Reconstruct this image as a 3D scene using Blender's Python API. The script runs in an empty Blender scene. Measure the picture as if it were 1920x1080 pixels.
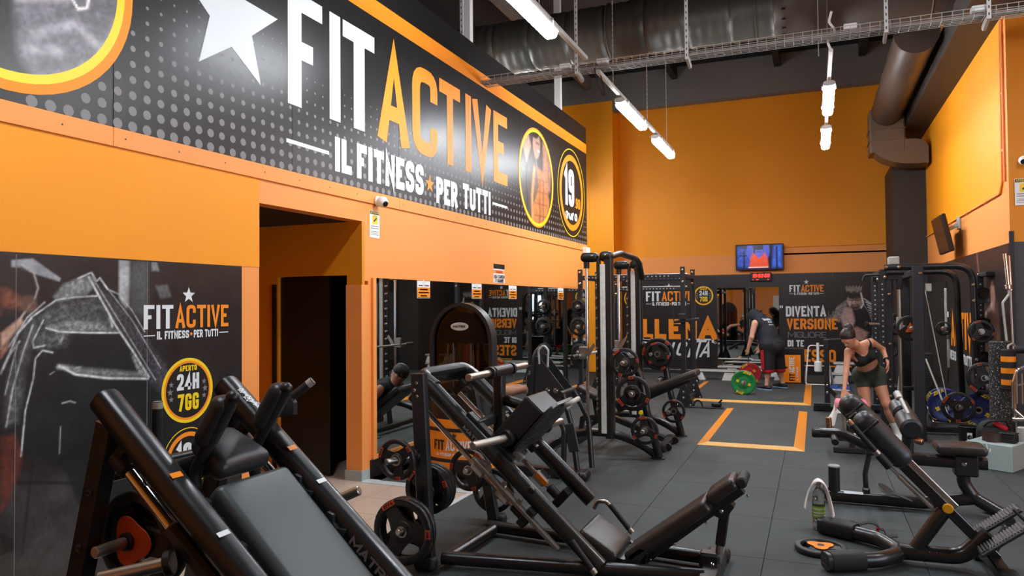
import bpy, math, random
import numpy as np
from mathutils import Matrix, Vector
random.seed(7)
sc = bpy.context.scene
COL = sc.collection
PI = math.pi

# ---------------------------------------------------------------- camera, world, exposure
H = 1.75
F_PX = 1370.0
def _n(v): return v / np.linalg.norm(v)
_Y = _n(np.array([568, -26, 1370.0]))
_X = np.array([3310, 58, -1370.0]); _X = _n(_X - _Y * (_X @ _Y))
_Z = np.cross(_X, _Y)
if _Z[1] < 0: _Z = -_Z
CAMROT = np.array([_X, _Y, _Z])                      # world = CAMROT @ (right, up, forward)
cam_data = bpy.data.cameras.new('camera')
cam = bpy.data.objects.new('camera', cam_data); COL.objects.link(cam)
cam_data.sensor_width = 36.0
cam_data.lens = F_PX / 1920.0 * 36.0
cam_data.clip_end = 200
_m = np.eye(4); _m[:3, 0] = CAMROT[:, 0]; _m[:3, 1] = CAMROT[:, 1]; _m[:3, 2] = -CAMROT[:, 2]; _m[2, 3] = H
cam.matrix_world = Matrix(_m.tolist())
sc.camera = cam
world = bpy.data.worlds.new('world'); sc.world = world
world.use_nodes = True
world.node_tree.nodes['Background'].inputs[0].default_value = (0.75, 0.85, 1.0, 1)
world.node_tree.nodes['Background'].inputs[1].default_value = 0.6
sc.view_settings.view_transform = 'Standard'
sc.view_settings.look = 'None'
sc.view_settings.exposure = 0.0
sc.view_settings.gamma = 1.0
sc.view_settings.use_curve_mapping = False
LAMP_STRENGTH = 114.0
WINDOW_STRENGTH = 5.0
try:
    sc.cycles.use_denoising = True
    sc.cycles.max_bounces = 8
    sc.cycles.diffuse_bounces = 4
    sc.cycles.glossy_bounces = 5
    sc.cycles.transmission_bounces = 5
    sc.cycles.sample_clamp_indirect = 6.0
    sc.cycles.caustics_reflective = False
    sc.cycles.caustics_refractive = False
except Exception:
    pass

# ---------------------------------------------------------------- materials
def lin(c):
    if isinstance(c, str):
        c = [int(c[i:i + 2], 16) / 255 for i in (0, 2, 4)]
    return tuple(x / 12.92 if x <= 0.04045 else ((x + 0.055) / 1.055) ** 2.4 for x in c)
def mat(name, c, rough=0.5, metal=0.0, bump=0.0, scale=80, var=0.0, emit=0.0, trans=0.0, coat=0.0, spec=0.5, vscale=None):
    m = bpy.data.materials.new(name); m.use_nodes = True
    nt = m.node_tree; b = nt.nodes['Principled BSDF']
    rgb = lin(c)
    b.inputs['Base Color'].default_value = (*rgb, 1)
    b.inputs['Roughness'].default_value = rough
    b.inputs['Metallic'].default_value = metal
    b.inputs['Specular IOR Level'].default_value = spec
    if coat: b.inputs['Coat Weight'].default_value = coat; b.inputs['Coat Roughness'].default_value = 0.15
    if trans: b.inputs['Transmission Weight'].default_value = trans
    if emit:
        b.inputs['Emission Color'].default_value = (*rgb, 1); b.inputs['Emission Strength'].default_value = emit
    if bump or var:
        tc = nt.nodes.new('ShaderNodeTexCoord')
        nz = nt.nodes.new('ShaderNodeTexNoise'); nz.inputs['Scale'].default_value = scale; nz.inputs['Detail'].default_value = 5
        nt.links.new(tc.outputs['Object'], nz.inputs['Vector'])
        if bump:
            bp = nt.nodes.new('ShaderNodeBump'); bp.inputs['Strength'].default_value = bump; bp.inputs['Distance'].default_value = 0.004
            nt.links.new(nz.outputs['Fac'], bp.inputs['Height']); nt.links.new(bp.outputs['Normal'], b.inputs['Normal'])
        if var:
            n2 = nt.nodes.new('ShaderNodeTexNoise'); n2.inputs['Scale'].default_value = vscale or scale / 8; n2.inputs['Detail'].default_value = 6
            nt.links.new(tc.outputs['Object'], n2.inputs['Vector'])
            mx = nt.nodes.new('ShaderNodeMix'); mx.data_type = 'RGBA'
            mx.inputs[6].default_value = (*[x * (1 - var) for x in rgb], 1)
            mx.inputs[7].default_value = (*[min(1, x * (1 + var)) for x in rgb], 1)
            nt.links.new(n2.outputs['Fac'], mx.inputs[0]); nt.links.new(mx.outputs[2], b.inputs['Base Color'])
    return m
def rubber_mat(name, c, fleck, rough=0.75, fs=260):
    m = mat(name, c, rough, bump=0.25, scale=220)
    nt = m.node_tree; b = nt.nodes['Principled BSDF']
    tc = nt.nodes.new('ShaderNodeTexCoord')
    n1 = nt.nodes.new('ShaderNodeTexNoise'); n1.inputs['Scale'].default_value = fs; n1.inputs['Detail'].default_value = 2
    n2 = nt.nodes.new('ShaderNodeTexNoise'); n2.inputs['Scale'].default_value = 1.7; n2.inputs['Detail'].default_value = 5
    r1 = nt.nodes.new('ShaderNodeMapRange'); r1.inputs[1].default_value = 0.58; r1.inputs[2].default_value = 0.72
    mx = nt.nodes.new('ShaderNodeMix'); mx.data_type = 'RGBA'
    mx.inputs[6].default_value = (*lin(c), 1); mx.inputs[7].default_value = (*lin(fleck), 1)
    m2 = nt.nodes.new('ShaderNodeMix'); m2.data_type = 'RGBA'; m2.blend_type = 'MULTIPLY'; m2.inputs[0].default_value = 0.6
    cr = nt.nodes.new('ShaderNodeMapRange'); cr.inputs[1].default_value = 0.35; cr.inputs[2].default_value = 0.65; cr.inputs[3].default_value = 0.62; cr.inputs[4].default_value = 1.0
    for n in (n1, n2): nt.links.new(tc.outputs['Object'], n.inputs['Vector'])
    nt.links.new(n1.outputs['Fac'], r1.inputs[0]); nt.links.new(r1.outputs[0], mx.inputs[0])
    nt.links.new(n2.outputs['Fac'], cr.inputs[0]); nt.links.new(mx.outputs[2], m2.inputs[6]); nt.links.new(cr.outputs[0], m2.inputs[7])
    nt.links.new(m2.outputs[2], b.inputs['Base Color'])
    return m
def print_mat(name, rough=0.35):
    m = bpy.data.materials.new(name); m.use_nodes = True
    nt = m.node_tree; b = nt.nodes['Principled BSDF']
    a = nt.nodes.new('ShaderNodeAttribute'); a.attribute_name = 'ink'
    nt.links.new(a.outputs['Color'], b.inputs['Base Color']); b.inputs['Roughness'].default_value = rough
    return m
def smoked_glass(name, tint):
    m = bpy.data.materials.new(name); m.use_nodes = True; nt = m.node_tree; nt.nodes.clear()
    o = nt.nodes.new('ShaderNodeOutputMaterial'); t = nt.nodes.new('ShaderNodeBsdfTransparent'); g = nt.nodes.new('ShaderNodeBsdfGlossy'); x = nt.nodes.new('ShaderNodeMixShader'); f = nt.nodes.new('ShaderNodeFresnel')
    t.inputs[0].default_value = (*tint, 1); g.inputs['Roughness'].default_value = .05; f.inputs[0].default_value = 1.45
    nt.links.new(f.outputs[0], x.inputs[0]); nt.links.new(t.outputs[0], x.inputs[1]); nt.links.new(g.outputs[0], x.inputs[2]); nt.links.new(x.outputs[0], o.inputs[0]); return m
M = dict(
    smokeglass=smoked_glass('smoked acrylic', (.34, .27, .24)),
    orange=mat('orange wall paint', 'f79a02', 0.6, bump=0.08, scale=60, var=0.05, vscale=1.2),
    salmon=mat('apricot wall paint', 'f39a4c', 0.6, bump=0.08, scale=60, var=0.04, vscale=1.5),
    deep=mat('darker orange paint', 'e08c05', 0.6, bump=0.06, scale=60),  # darker tone of the wall orange, on the recess and return walls
    ceil=mat('black ceiling paint', '0b0f15', 0.7, bump=0.1, scale=30),
    beam=mat('grey beam paint', '6f6b66', 0.7, bump=0.1, scale=30),
    brown=mat('dark brown paint', '2c241e', 0.6, bump=0.08, scale=50),
    black=mat('matte black', '101010', 0.55),
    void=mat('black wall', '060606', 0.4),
    frame=mat('black powder coat', '1b1c1d', 0.33, bump=0.04, scale=900, coat=0.15),
    frame2=mat('satin black steel', '26282a', 0.36, bump=0.03, scale=900),
    rack=mat('rack black steel', '1c1f23', 0.45, bump=0.05, scale=700),
    plast=mat('black plastic', '131313', 0.4),
    grip=mat('black rubber grip', '151515', 0.6, bump=0.25, scale=500),
    vinyl=mat('black vinyl upholstery', '2a2d2e', 0.38, bump=0.12, scale=600, var=0.12),
    vinylg=mat('worn grey vinyl', '3d4444', 0.4, bump=0.1, scale=600, var=0.12, vscale=5),
    vinylb=mat('brown black vinyl', '2f2a27', 0.33, bump=0.12, scale=600, var=0.15),
    chrome=mat('chrome', 'd8d8d6', 0.16, 1.0),
    steel=mat('brushed steel', 'b5b2aa', 0.35, 1.0, bump=0.08, scale=300),
    dull=mat('dull galvanised steel', 'b4b4ae', 0.5, 0.4, bump=0.1, scale=120, var=0.2),
    white=mat('white plastic', 'e6e6e2', 0.45),
    ivory=mat('off white painted strip', 'cfd0c6', 0.5, bump=0.2, scale=40, var=0.25, vscale=22),
    paper=mat('white paper', 'eeeeea', 0.6),
    rubber=mat('plate rubber', '171717', 0.42, bump=0.15, scale=500, coat=0.1),
    rubber2=mat('worn plate rubber', '303230', 0.5, bump=0.15, scale=500),
    label=mat('orange red plate label', 'd9502a', 0.5),
    core=mat('orange plate core', 'd8612b', 0.5),
    oran=mat('orange vinyl print', 'f58f1e', 0.5, spec=0.35),
    yel=mat('yellow print', 'f5d21c', 0.42), amber=mat('amber knob', 'e3a01c', 0.35),
    whi=mat('white print', 'dfe5e6', 0.5, spec=0.35),
    grey=mat('grey print', '807e7d', 0.5, spec=0.3),
    blk=mat('black print', '141312', 0.42),
    banner=mat('black satin vinyl banner', '201f1f', 0.33, bump=0.02, scale=5, spec=0.3),
    poster=mat('black printed wall panel', '242021', 0.35),
    tile=mat('beige ceramic tile', 'c9b7a4', 0.4, bump=0.05, scale=40, var=0.08, vscale=6),
    grout=mat('tile grout', '8f8377', 0.8),
    strip=mat('pale threshold strip', 'c6d0d2', 0.4, var=0.1, scale=60),
    floor=rubber_mat('rubber floor tile', '3a4040', '5a6060'),
    floorgap=mat('rubber tile joint', '161717', 0.9),
    wood=mat('orange lacquered wood edge', 'e28a1c', 0.45, bump=0.1, scale=30, var=0.12, vscale=14),
    wood_lit=mat('lit wood edge', 'dba858', 0.5, bump=0.1, scale=30, var=0.12, vscale=14),  # paler copy of the orange edge wood, light on it put into the colour
    duct=mat('dark insulated duct', '4c4a44', 0.4, 0.25, bump=0.1, scale=14, var=0.08, vscale=3),
    duct2=mat('brown painted sheet duct', '453a33', 0.45, 0.2, bump=0.05, scale=40),
    ductg=mat('grey brown sheet metal', '6b5c4d', 0.4, 0.3, bump=0.05, scale=40),
    lampw=mat('lamp housing', 'c8c8c4', 0.5),
    lamp=mat('lit lamp diffuser', 'f3f8ff', 0.5, emit=LAMP_STRENGTH),
    green=mat('green bumper rubber', '0d7a36', 0.5, bump=0.1, scale=300),
    red=mat('red bumper rubber', 'b5202c', 0.5, bump=0.1, scale=300),
    blue=mat('blue bumper rubber', '1c2a63', 0.5, bump=0.1, scale=300),
    skin=mat('skin', 'c98f6f', 0.5, bump=0.05, scale=200, var=0.08, vscale=20),
    skin2=mat('pale skin', 'd09c80', 0.5, bump=0.05, scale=200, var=0.08, vscale=20),
    hair=mat('dark brown hair', '1f1512', 0.45, bump=0.5, scale=90),
    clothb=mat('black sports fabric', '0f1014', 0.75, bump=0.2, scale=300),
    clothn=mat('dark navy jersey', '1b2029', 0.85, bump=0.25, scale=200),
    clothg=mat('dark olive fabric', '353d31', 0.8, bump=0.2, scale=300),
    clothr=mat('red fabric', 'b01726', 0.8, bump=0.2, scale=300),
    towel=mat('white towelling', 'e9e6df', 0.95, bump=0.8, scale=160),
    pink=mat('pink towelling', 'dc7f92', 0.95, bump=0.8, scale=160),
    boxg=mat('pale grey painted wood', '9fb0ad', 0.6, bump=0.15, scale=30, var=0.08, vscale=6),
    leather=mat('dark leather', '3a2a24', 0.45, bump=0.2, scale=100),
    plastc=mat('clear plastic bottle', 'e9efe9', 0.08, trans=0.92),
    glabel=mat('green bottle label', '8fc43c', 0.5),
    copper=mat('copper coloured steel', 'a87658', 0.3, 0.9),
    speck=rubber_mat('black speckled foam', '262626', 'd0d0d0', 0.8, 75),
    daylight=mat('daylight behind the window', 'dcecff', 0.5, emit=WINDOW_STRENGTH),
    mirror=mat('mirror glass', 'c9cfce', 0.015, 1.0),
    smoke=mat('dark glossy shroud', '100d0c', 0.2, spec=0.22),
    greyp=mat('charcoal shroud plastic', '202224', 0.4),
    screen=print_mat('printed picture', 0.32),
)
# ---------------------------------------------------------------- geometry helpers
def V(*a): return np.array(a if len(a) > 1 else a[0], float)
def frame_of(d, up=None):
    d = _n(V(d)); u = V(up) if up is not None else V(0, 0, 1)
    if abs(d @ _n(u)) > 0.97: u = V(0, 1, 0) if abs(d[1]) < 0.9 else V(1, 0, 0)
    s = _n(np.cross(u, d)); return s, np.cross(d, s), d       # side, up, dir
def fillet(pts, r, seg=6):
    pts = [V(p) for p in pts]; out = [pts[0]]
    for i in range(1, len(pts) - 1):
        a, b, c = pts[i - 1], pts[i], pts[i + 1]
        u, w = a - b, c - b; lu, lw = np.linalg.norm(u), np.linalg.norm(w); u /= lu; w /= lw
        ang = math.acos(max(-1, min(1, u @ w)))
        if ang > PI - 0.05 or r <= 0: out.append(b); continue
        t = min(r / math.tan(ang / 2), lu * 0.49, lw * 0.49)
        p, q = b + u * t, b + w * t
        for k in range(seg + 1):
            s = k / seg
            out.append((1 - s) ** 2 * p + 2 * s * (1 - s) * b + s * s * q)
    out.append(pts[-1]); return out
class MB:
    def __init__(s): s.v, s.f = [], []
    def add(s, vs, fs):
        o = len(s.v); s.v += [tuple(map(float, p)) for p in vs]; s.f += [tuple(i + o for i in f) for f in fs]; return s
    def box(s, c, d, rot=None, bev=0.0):
        c = V(c); h = V(d) / 2; R = np.eye(3) if rot is None else np.array(rot)
        if bev <= 0:
            vs = [c + R @ (h * V(x, y, z)) for x in (-1, 1) for y in (-1, 1) for z in (-1, 1)]
            return s.add(vs, [(0, 1, 3, 2), (4, 6, 7, 5), (0, 4, 5, 1), (2, 3, 7, 6), (0, 2, 6, 4), (1, 5, 7, 3)])
        b = min(bev, min(h) * 0.9); vs = []; ix = {}
        for x in (-1, 1):
            for y in (-1, 1):
                for z in (-1, 1):
                    for a in range(3):
                        p = V(x, y, z) * (h - b); p[a] = (x, y, z)[a] * h[a]
                        ix[(x, y, z, a)] = len(vs); vs.append(c + R @ p)
        fs = []
        for a in range(3):
            b1, b2 = (a + 1) % 3, (a + 2) % 3
            for sg in (-1, 1):
                q = []
                for (i, j) in ((-1, -1), (1, -1), (1, 1), (-1, 1)):
                    k = [0, 0, 0]; k[a] = sg; k[b1] = i; k[b2] = j; q.append(ix[(*k, a)])
                fs.append(q if sg > 0 else q[::-1])
            for i in (-1, 1):
                for j in (-1, 1):
                    e = []
                    for t in (-1, 1):
                        k = [0, 0, 0]; k[a] = t; k[b1] = i; k[b2] = j; e.append((ix[(*k, b1)], ix[(*k, b2)]))
                    q = [e[0][0], e[0][1], e[1][1], e[1][0]]
                    fs.append(q if i * j < 0 else q[::-1])
        for x in (-1, 1):
            for y in (-1, 1):
                for z in (-1, 1):
                    q = [ix[(x, y, z, a)] for a in range(3)]
                    fs.append(q if x * y * z > 0 else q[::-1])
        return s.add(vs, fs)
    def bar(s, p, q, w, h, up=None, bev=0.006):
        p, q = V(p), V(q); sd, u, d = frame_of(q - p, up)
        return s.box((p + q) / 2, (w, h, np.linalg.norm(q - p)), np.array([sd, u, d]).T, bev)
    def sweep(s, path, prof, closed=False, caps=True, up=None, scale=None):
        path = [V(p) for p in path]; n, m = len(path), len(prof); vs = []
        sd = None
        for i in range(n):
            if closed: d = path[(i + 1) % n] - path[i - 1]
            else: d = path[min(i + 1, n - 1)] - path[max(i - 1, 0)]
            d = _n(d)
            if sd is None or up is not None: sd, u, _ = frame_of(d, up)
            else:
                sd = _n(sd - d * (sd @ d)); u = np.cross(d, sd)
            k = 1.0 if scale is None else scale[i]
            vs += [path[i] + sd * a * k + u * b * k for a, b in prof]
        fs = []
        for i in range(n if closed else n - 1):
            j = (i + 1) % n
            for a in range(m):
                b = (a + 1) % m
                fs.append((i * m + a, i * m + b, j * m + b, j * m + a))
        if caps and not closed:
            fs.append(tuple(range(m))[::-1]); fs.append(tuple((n - 1) * m + a for a in range(m)))
        return s.add(vs, fs)
    def tube(s, path, r, n=14, bend=0.0, closed=False, seg=7):
        if bend: path = fillet(path, bend, seg)
        return s.sweep(path, [(r * math.cos(2 * PI * k / n), r * math.sin(2 * PI * k / n)) for k in range(n)], closed)
    def oval(s, path, w, h, n=18, bend=0.0, up=None, p=2.6, seg=7):
        if bend: path = fillet(path, bend, seg)
        pr = []
        for k in range(n):
            c, q = math.cos(2 * PI * k / n), math.sin(2 * PI * k / n)
            pr.append((w / 2 * math.copysign(abs(c) ** (2 / p), c), h / 2 * math.copysign(abs(q) ** (2 / p), q)))
        return s.sweep(path, pr, up=up)
    def rect(s, path, w, h, bend=0.0, up=None, c=0.008):
        if bend: path = fillet(path, bend)
        x, y = w / 2, h / 2
        pr = [(x, -y + c), (x, y - c), (x - c, y), (-x + c, y), (-x, y - c), (-x, -y + c), (-x + c, -y), (x - c, -y)]
        return s.sweep(path, pr, up=up)
    def cyl(s, p, q, r, n=20, r2=None, bev=0.0):
        p, q = V(p), V(q); L = np.linalg.norm(q - p); r2 = r if r2 is None else r2
        prof = [(0, 0), (r - bev, 0)] + ([(r, bev)] if bev else []) + ([(r2, L - bev)] if bev else [(r2, L)]) + ([(r2 - bev, L)] if bev else []) + [(0, L)]
        return s.lathe(prof, p, q - p, n)
    def lathe(s, prof, o, ax, n=24):
        sd, u, d = frame_of(ax); o = V(o); vs = []; rows = []
        for r, z in prof:
            if abs(r) < 1e-9: rows.append([len(vs)]); vs.append(o + d * z)
            else:
                rows.append(list(range(len(vs), len(vs) + n)))
                vs += [o + d * z + (sd * math.cos(2 * PI * k / n) + u * math.sin(2 * PI * k / n)) * r for k in range(n)]
        fs = []
        for A, B in zip(rows, rows[1:]):
            for k in range(n):
                k2 = (k + 1) % n
                if len(A) == 1 and len(B) == 1: break
                if len(A) == 1: fs.append((A[0], B[k2], B[k]))
                elif len(B) == 1: fs.append((A[k], A[k2], B[0]))
                else: fs.append((A[k], A[k2], B[k2], B[k]))
        return s.add(vs, fs)
    def prism(s, poly, o, ux, uy, th, inset=0.0):
        """flat outline (2-D points, counter-clockwise) in the plane o + a*ux + b*uy, thickened to both sides"""
        o, ux, uy = V(o), V(ux), V(uy); w = np.cross(ux, uy); w /= np.linalg.norm(w); n = len(poly)
        P = [V(a, b) for a, b in poly]
        vs = [o + ux * p[0] + uy * p[1] - w * th / 2 for p in P]
        vs += [o + ux * p[0] + uy * p[1] + w * th / 2 for p in P]
        fs = [tuple(range(n))[::-1], tuple(range(n, 2 * n))] + [(k, (k + 1) % n, (k + 1) % n + n, k + n) for k in range(n)]
        return s.add(vs, fs)
    def pad(s, c, d, r=0.03, rot=None, seg=4, dome=0.0, taper=None):
        """rounded cushion; dome lifts the middle of the +z face, taper(x) scales y along x"""
        c = V(c); h = V(d) / 2; R = np.eye(3) if rot is None else np.array(rot)
        r = min(r, min(h) * 0.98)
        def lines(a):
            z = [-a + r * (1 - math.cos(k / seg * PI / 2)) for k in range(seg)] if False else [-a + r * k / seg for k in range(seg)]
            z += [-(a - r) + 2 * (a - r) * k / 4 for k in range(5)] if a - r > 1e-6 else [0.0]
            z += [a - r * (seg - 1 - k) / seg for k in range(seg)]
            return z
        for ax in range(3):
            b1, b2 = (ax + 1) % 3, (ax + 2) % 3
            A, B = lines(h[b1]), lines(h[b2])
            for sg in (-1, 1):
                vs = []
                for i in A:
                    for j in B:
                        p = V(0, 0, 0); p[ax] = sg * h[ax]; p[b1] = i; p[b2] = j
                        q = np.clip(p, -(h - r), h - r); e = p - q
                        p = q + e / np.linalg.norm(e) * r
                        if dome and p[2] > 0: p[2] += dome * (1 - (p[0] / h[0]) ** 2) * (1 - (p[1] / h[1]) ** 2)
                        if taper: p[1] *= taper(p[0] / h[0])
                        vs.append(c + R @ p)
                nB = len(B); fs = []
                for i in range(len(A) - 1):
                    for j in range(nB - 1):
                        q = (i * nB + j, (i + 1) * nB + j, (i + 1) * nB + j + 1, i * nB + j + 1)
                        fs.append(q if sg > 0 else q[::-1])
                s.add(vs, fs)
        return s
    def ball(s, c, r, n=12, sq=(1, 1, 1)):
        c = V(c); vs, fs = [], []
        for i in range(n // 2 + 1):
            t = PI * i / (n // 2)
            for k in range(n):
                a = 2 * PI * k / n
                vs.append(c + V(math.sin(t) * math.cos(a) * sq[0], math.sin(t) * math.sin(a) * sq[1], math.cos(t) * sq[2]) * r)
        for i in range(n // 2):
            for k in range(n):
                fs.append((i * n + k, (i + 1) * n + k, (i + 1) * n + (k + 1) % n, i * n + (k + 1) % n))
        return s.add(vs, fs)
    def ring(s, c, ax, r, t, n=24, m=8):
        sd, u, d = frame_of(ax); c = V(c)
        return s.tube([c + (sd * math.cos(2 * PI * k / n) + u * math.sin(2 * PI * k / n)) * r for k in range(n)], t, m, closed=True)

def obj(name, mb, m, parent=None, smooth=35, weld=1e-5):
    me = bpy.data.meshes.new(name)
    me.from_pydata(mb.v, [], mb.f); me.validate()
    me.materials.append(M[m] if isinstance(m, str) else m)
    if smooth:
        me.polygons.foreach_set('use_smooth', [True] * len(me.polygons))
        me.set_sharp_from_angle(angle=math.radians(smooth))
    o = bpy.data.objects.new(name, me); COL.objects.link(o)
    if parent is not None: o.parent = parent
    return o
def welded(mb, tol=1e-5):
    key, nv, mp = {}, [], []
    for p in mb.v:
        k = tuple(round(x / tol) for x in p)
        if k not in key: key[k] = len(nv); nv.append(p)
        mp.append(key[k])
    out = MB(); out.v = nv
    for f in mb.f:
        g = []
        for i in f:
            if mp[i] not in g: g.append(mp[i])
        if len(g) > 2: out.f.append(tuple(g))
    return out
def tag(o, label, cat, group=None):
    o['label'] = label; o['category'] = cat
    if group: o['group'] = group
    return o
def thing(name, label, cat, loc=(0, 0, 0), rz=0.0, group=None):
    o = bpy.data.objects.new(name, None); COL.objects.link(o)
    o.location = loc; o.rotation_euler = (0, 0, rz); o.empty_display_size = 0.1
    return tag(o, label, cat, group)
def struct(o): o['kind'] = 'structure'; return o
def stuff(o): o['kind'] = 'stuff'; return o
def dup(root, label=None, group=None, matrix=None):
    def cp(o, par):
        c = o.copy(); COL.objects.link(c); c.parent = par
        for ch in list(o.children): cp(ch, c)
        return c
    r = cp(root, None)
    if label: r['label'] = label
    if group: r['group'] = group
    if matrix is not None: r.matrix_world = matrix
    return r
def basis(o, x, y):
    """matrix with local x and y axes along the given world vectors"""
    x = _n(V(x)); y = V(y); y = _n(y - x * (x @ y)); z = np.cross(x, y)
    m = np.eye(4); m[:3, 0], m[:3, 1], m[:3, 2], m[:3, 3] = x, y, z, o
    return Matrix(m.tolist())

# ---------------------------------------------------------------- stroke lettering
GL = {}
def _g(ch, w, *st): GL[ch] = (w, st)
_g('A', 1, ('s', [(0, 0), (.5, 1), (1, 0)]), ('s', [(.18, .28), (.82, .28)]))
_g('B', 1, ('s', [(0, 0), (0, 1)]), ('r', [(0, 1), (.92, 1), (.92, .53), (0, .53)]), ('r', [(0, .53), (1, .53), (1, 0), (0, 0)]))
_g('C', 1, ('r', [(1, .68), (1, 1), (0, 1), (0, 0), (1, 0), (1, .32)]))
_g('D', 1, ('s', [(0, 0), (0, 1)]), ('r', [(0, 1), (1, 1), (1, 0), (0, 0)]))
_g('E', .85, ('s', [(1, 1), (0, 1), (0, 0), (1, 0)]), ('s', [(0, .52), (.85, .52)]))
_g('F', .85, ('s', [(1, 1), (0, 1), (0, -.0)]), ('s', [(0, .5), (.85, .5)]))
_g('G', 1, ('r', [(1, .7), (1, 1), (0, 1), (0, 0), (1, 0), (1, .46)]), ('s', [(1.0, .46), (.5, .46)]))
_g('H', 1, ('s', [(0, 0), (0, 1)]), ('s', [(1, 0), (1, 1)]), ('s', [(0, .5), (1, .5)]))
_g('I', 0, ('s', [(0, 0), (0, 1)]))
_g('L', .8, ('s', [(0, 1), (0, 0), (1, 0)]))
_g('M', 1.4, ('s', [(0, 0), (0, 1), (.5, .25), (1, 1), (1, 0)]))
_g('N', 1, ('s', [(0, 0), (0, 1), (1, 0), (1, 1)]))
_g('O', 1, ('c', [(0, 0), (1, 0), (1, 1), (0, 1)]))
_g('P', 1, ('s', [(0, 0), (0, 1)]), ('r', [(0, 1), (1, 1), (1, .45), (0, .45)]))
_g('R', 1, ('s', [(0, 0), (0, 1)]), ('r', [(0, 1), (1, 1), (1, .47), (0, .47)]), ('s', [(.5, .47), (1, 0)]))
_g('S', 1, ('r', [(1, .72), (1, 1), (0, 1), (0, .54), (1, .46), (1, 0), (0, 0), (0, .28)]))
_g('T', 1, ('s', [(0, 1), (1, 1)]), ('s', [(.5, 1), (.5, 0)]))
_g('U', 1, ('r', [(0, 1), (0, 0), (1, 0), (1, 1)]))
_g('V', 1, ('s', [(0, 1), (.5, 0), (1, 1)]))
_g('X', 1, ('s', [(0, 0), (1, 1)]), ('s', [(0, 1), (1, 0)]))
_g('Z', 1, ('s', [(0, 1), (1, 1), (0, 0), (1, 0)]))
_g('0', 1, ('c', [(0, 0), (1, 0), (1, 1), (0, 1)]))
_g('1', .45, ('s', [(0, .78), (1, 1), (1, 0)]))
_g('2', 1, ('r', [(0, .7), (0, 1), (1, 1), (1, .55), (0, 0.02)]), ('s', [(0, 0), (1, 0)]))
_g('4', 1, ('s', [(.75, 0), (.75, 1), (0, .25), (1, .25)]))
_g('5', 1, ('s', [(1, 1), (0, 1), (0, .55)]), ('r', [(0, .57), (1, .6), (1, 0), (0, 0), (0, .25)]))
_g('7', 1, ('s', [(0, 1), (1, 1), (.35, 0)]))
_g('9', 1, ('c', [(0, .45), (1, .45), (1, 1), (0, 1)]), ('r', [(1, .7), (1, 0), (0, 0), (0, .25)]))
_g('e', .9, ('r', [(0, .32), (1, .32), (1, .62), (0, .62), (0, 0), (.95, 0)]))
_g('u', .9, ('r', [(0, .62), (0, 0), (1, 0), (1, .62)]), ('s', [(1, .62), (1, 0)]))
_g('r', .55, ('s', [(0, 0), (0, .62)]), ('r', [(0, .35), (0, .62), (1, .62)]))
_g('o', .9, ('c', [(0, 0), (1, 0), (1, .62), (0, .62)]))
_g('.', 0, ('s', [(0, 0), (0, .06)]))
_g(',', 0.1, ('s', [(1, .08), (0, -.14)]))
_g(':', 0, ('s', [(0, .18), (0, .3)]), ('s', [(0, .66), (0, .78)]))
_g("'", 0, ('s', [(0, .72), (0, 1)]))
_g('"', .35, ('s', [(0, .75), (0, 1)]), ('s', [(1, .75), (1, 1)]))
_g('-', .6, ('s', [(0, .45), (1, .45)]))
def round2(pts, r, closed=False, seg=5):
    n = len(pts); out = []
    for i in range(n):
        if not closed and i in (0, n - 1): out.append(V(pts[i])); continue
        a, b, c = V(pts[i - 1]), V(pts[i]), V(pts[(i + 1) % n])
        u, w = a - b, c - b; lu, lw = np.linalg.norm(u), np.linalg.norm(w)
        t = min(r, lu * .5, lw * .5); p, q = b + u / lu * t, b + w / lw * t
        for k in range(seg + 1):
            s = k / seg; out.append((1 - s) ** 2 * p + 2 * s * (1 - s) * b + s * s * q)
    return out
def ribbon(pts, t, closed=False):
    """outline strip of width t along a 2-D polyline: list of quads"""
    P = [V(p) for p in pts]
    Q = [P[0]]
    for p in P[1:]:
        if np.linalg.norm(p - Q[-1]) > 1e-6: Q.append(p)
    if closed and np.linalg.norm(Q[0] - Q[-1]) < 1e-6: Q.pop()
    P = Q; n = len(P); Ls, Rs = [], []
    for i in range(n):
        d1 = P[i] - P[i - 1] if (i or closed) else P[1] - P[0]
        d2 = P[(i + 1) % n] - P[i] if (i < n - 1 or closed) else d1
        d1, d2 = _n(d1), _n(d2); n1, n2 = V(-d1[1], d1[0]), V(-d2[1], d2[0])
        m = n1 + n2; l = np.linalg.norm(m)
        m = n1 if l < 1e-6 else m / l
        k = min(1 / max(m @ n1, .3), 2.6)
        Ls.append(P[i] + m * t / 2 * k); Rs.append(P[i] - m * t / 2 * k)
    return [(Ls[i], Rs[i], Rs[(i + 1) % n], Ls[(i + 1) % n]) for i in range(n if closed else n - 1)]
def text_width(s, h, w, t, gap):
    x = 0
    for ch in s:
        x += (.5 * w * h if ch == ' ' else GL[ch][0] * (w * h - t) + t) + gap
    return x - gap
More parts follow.
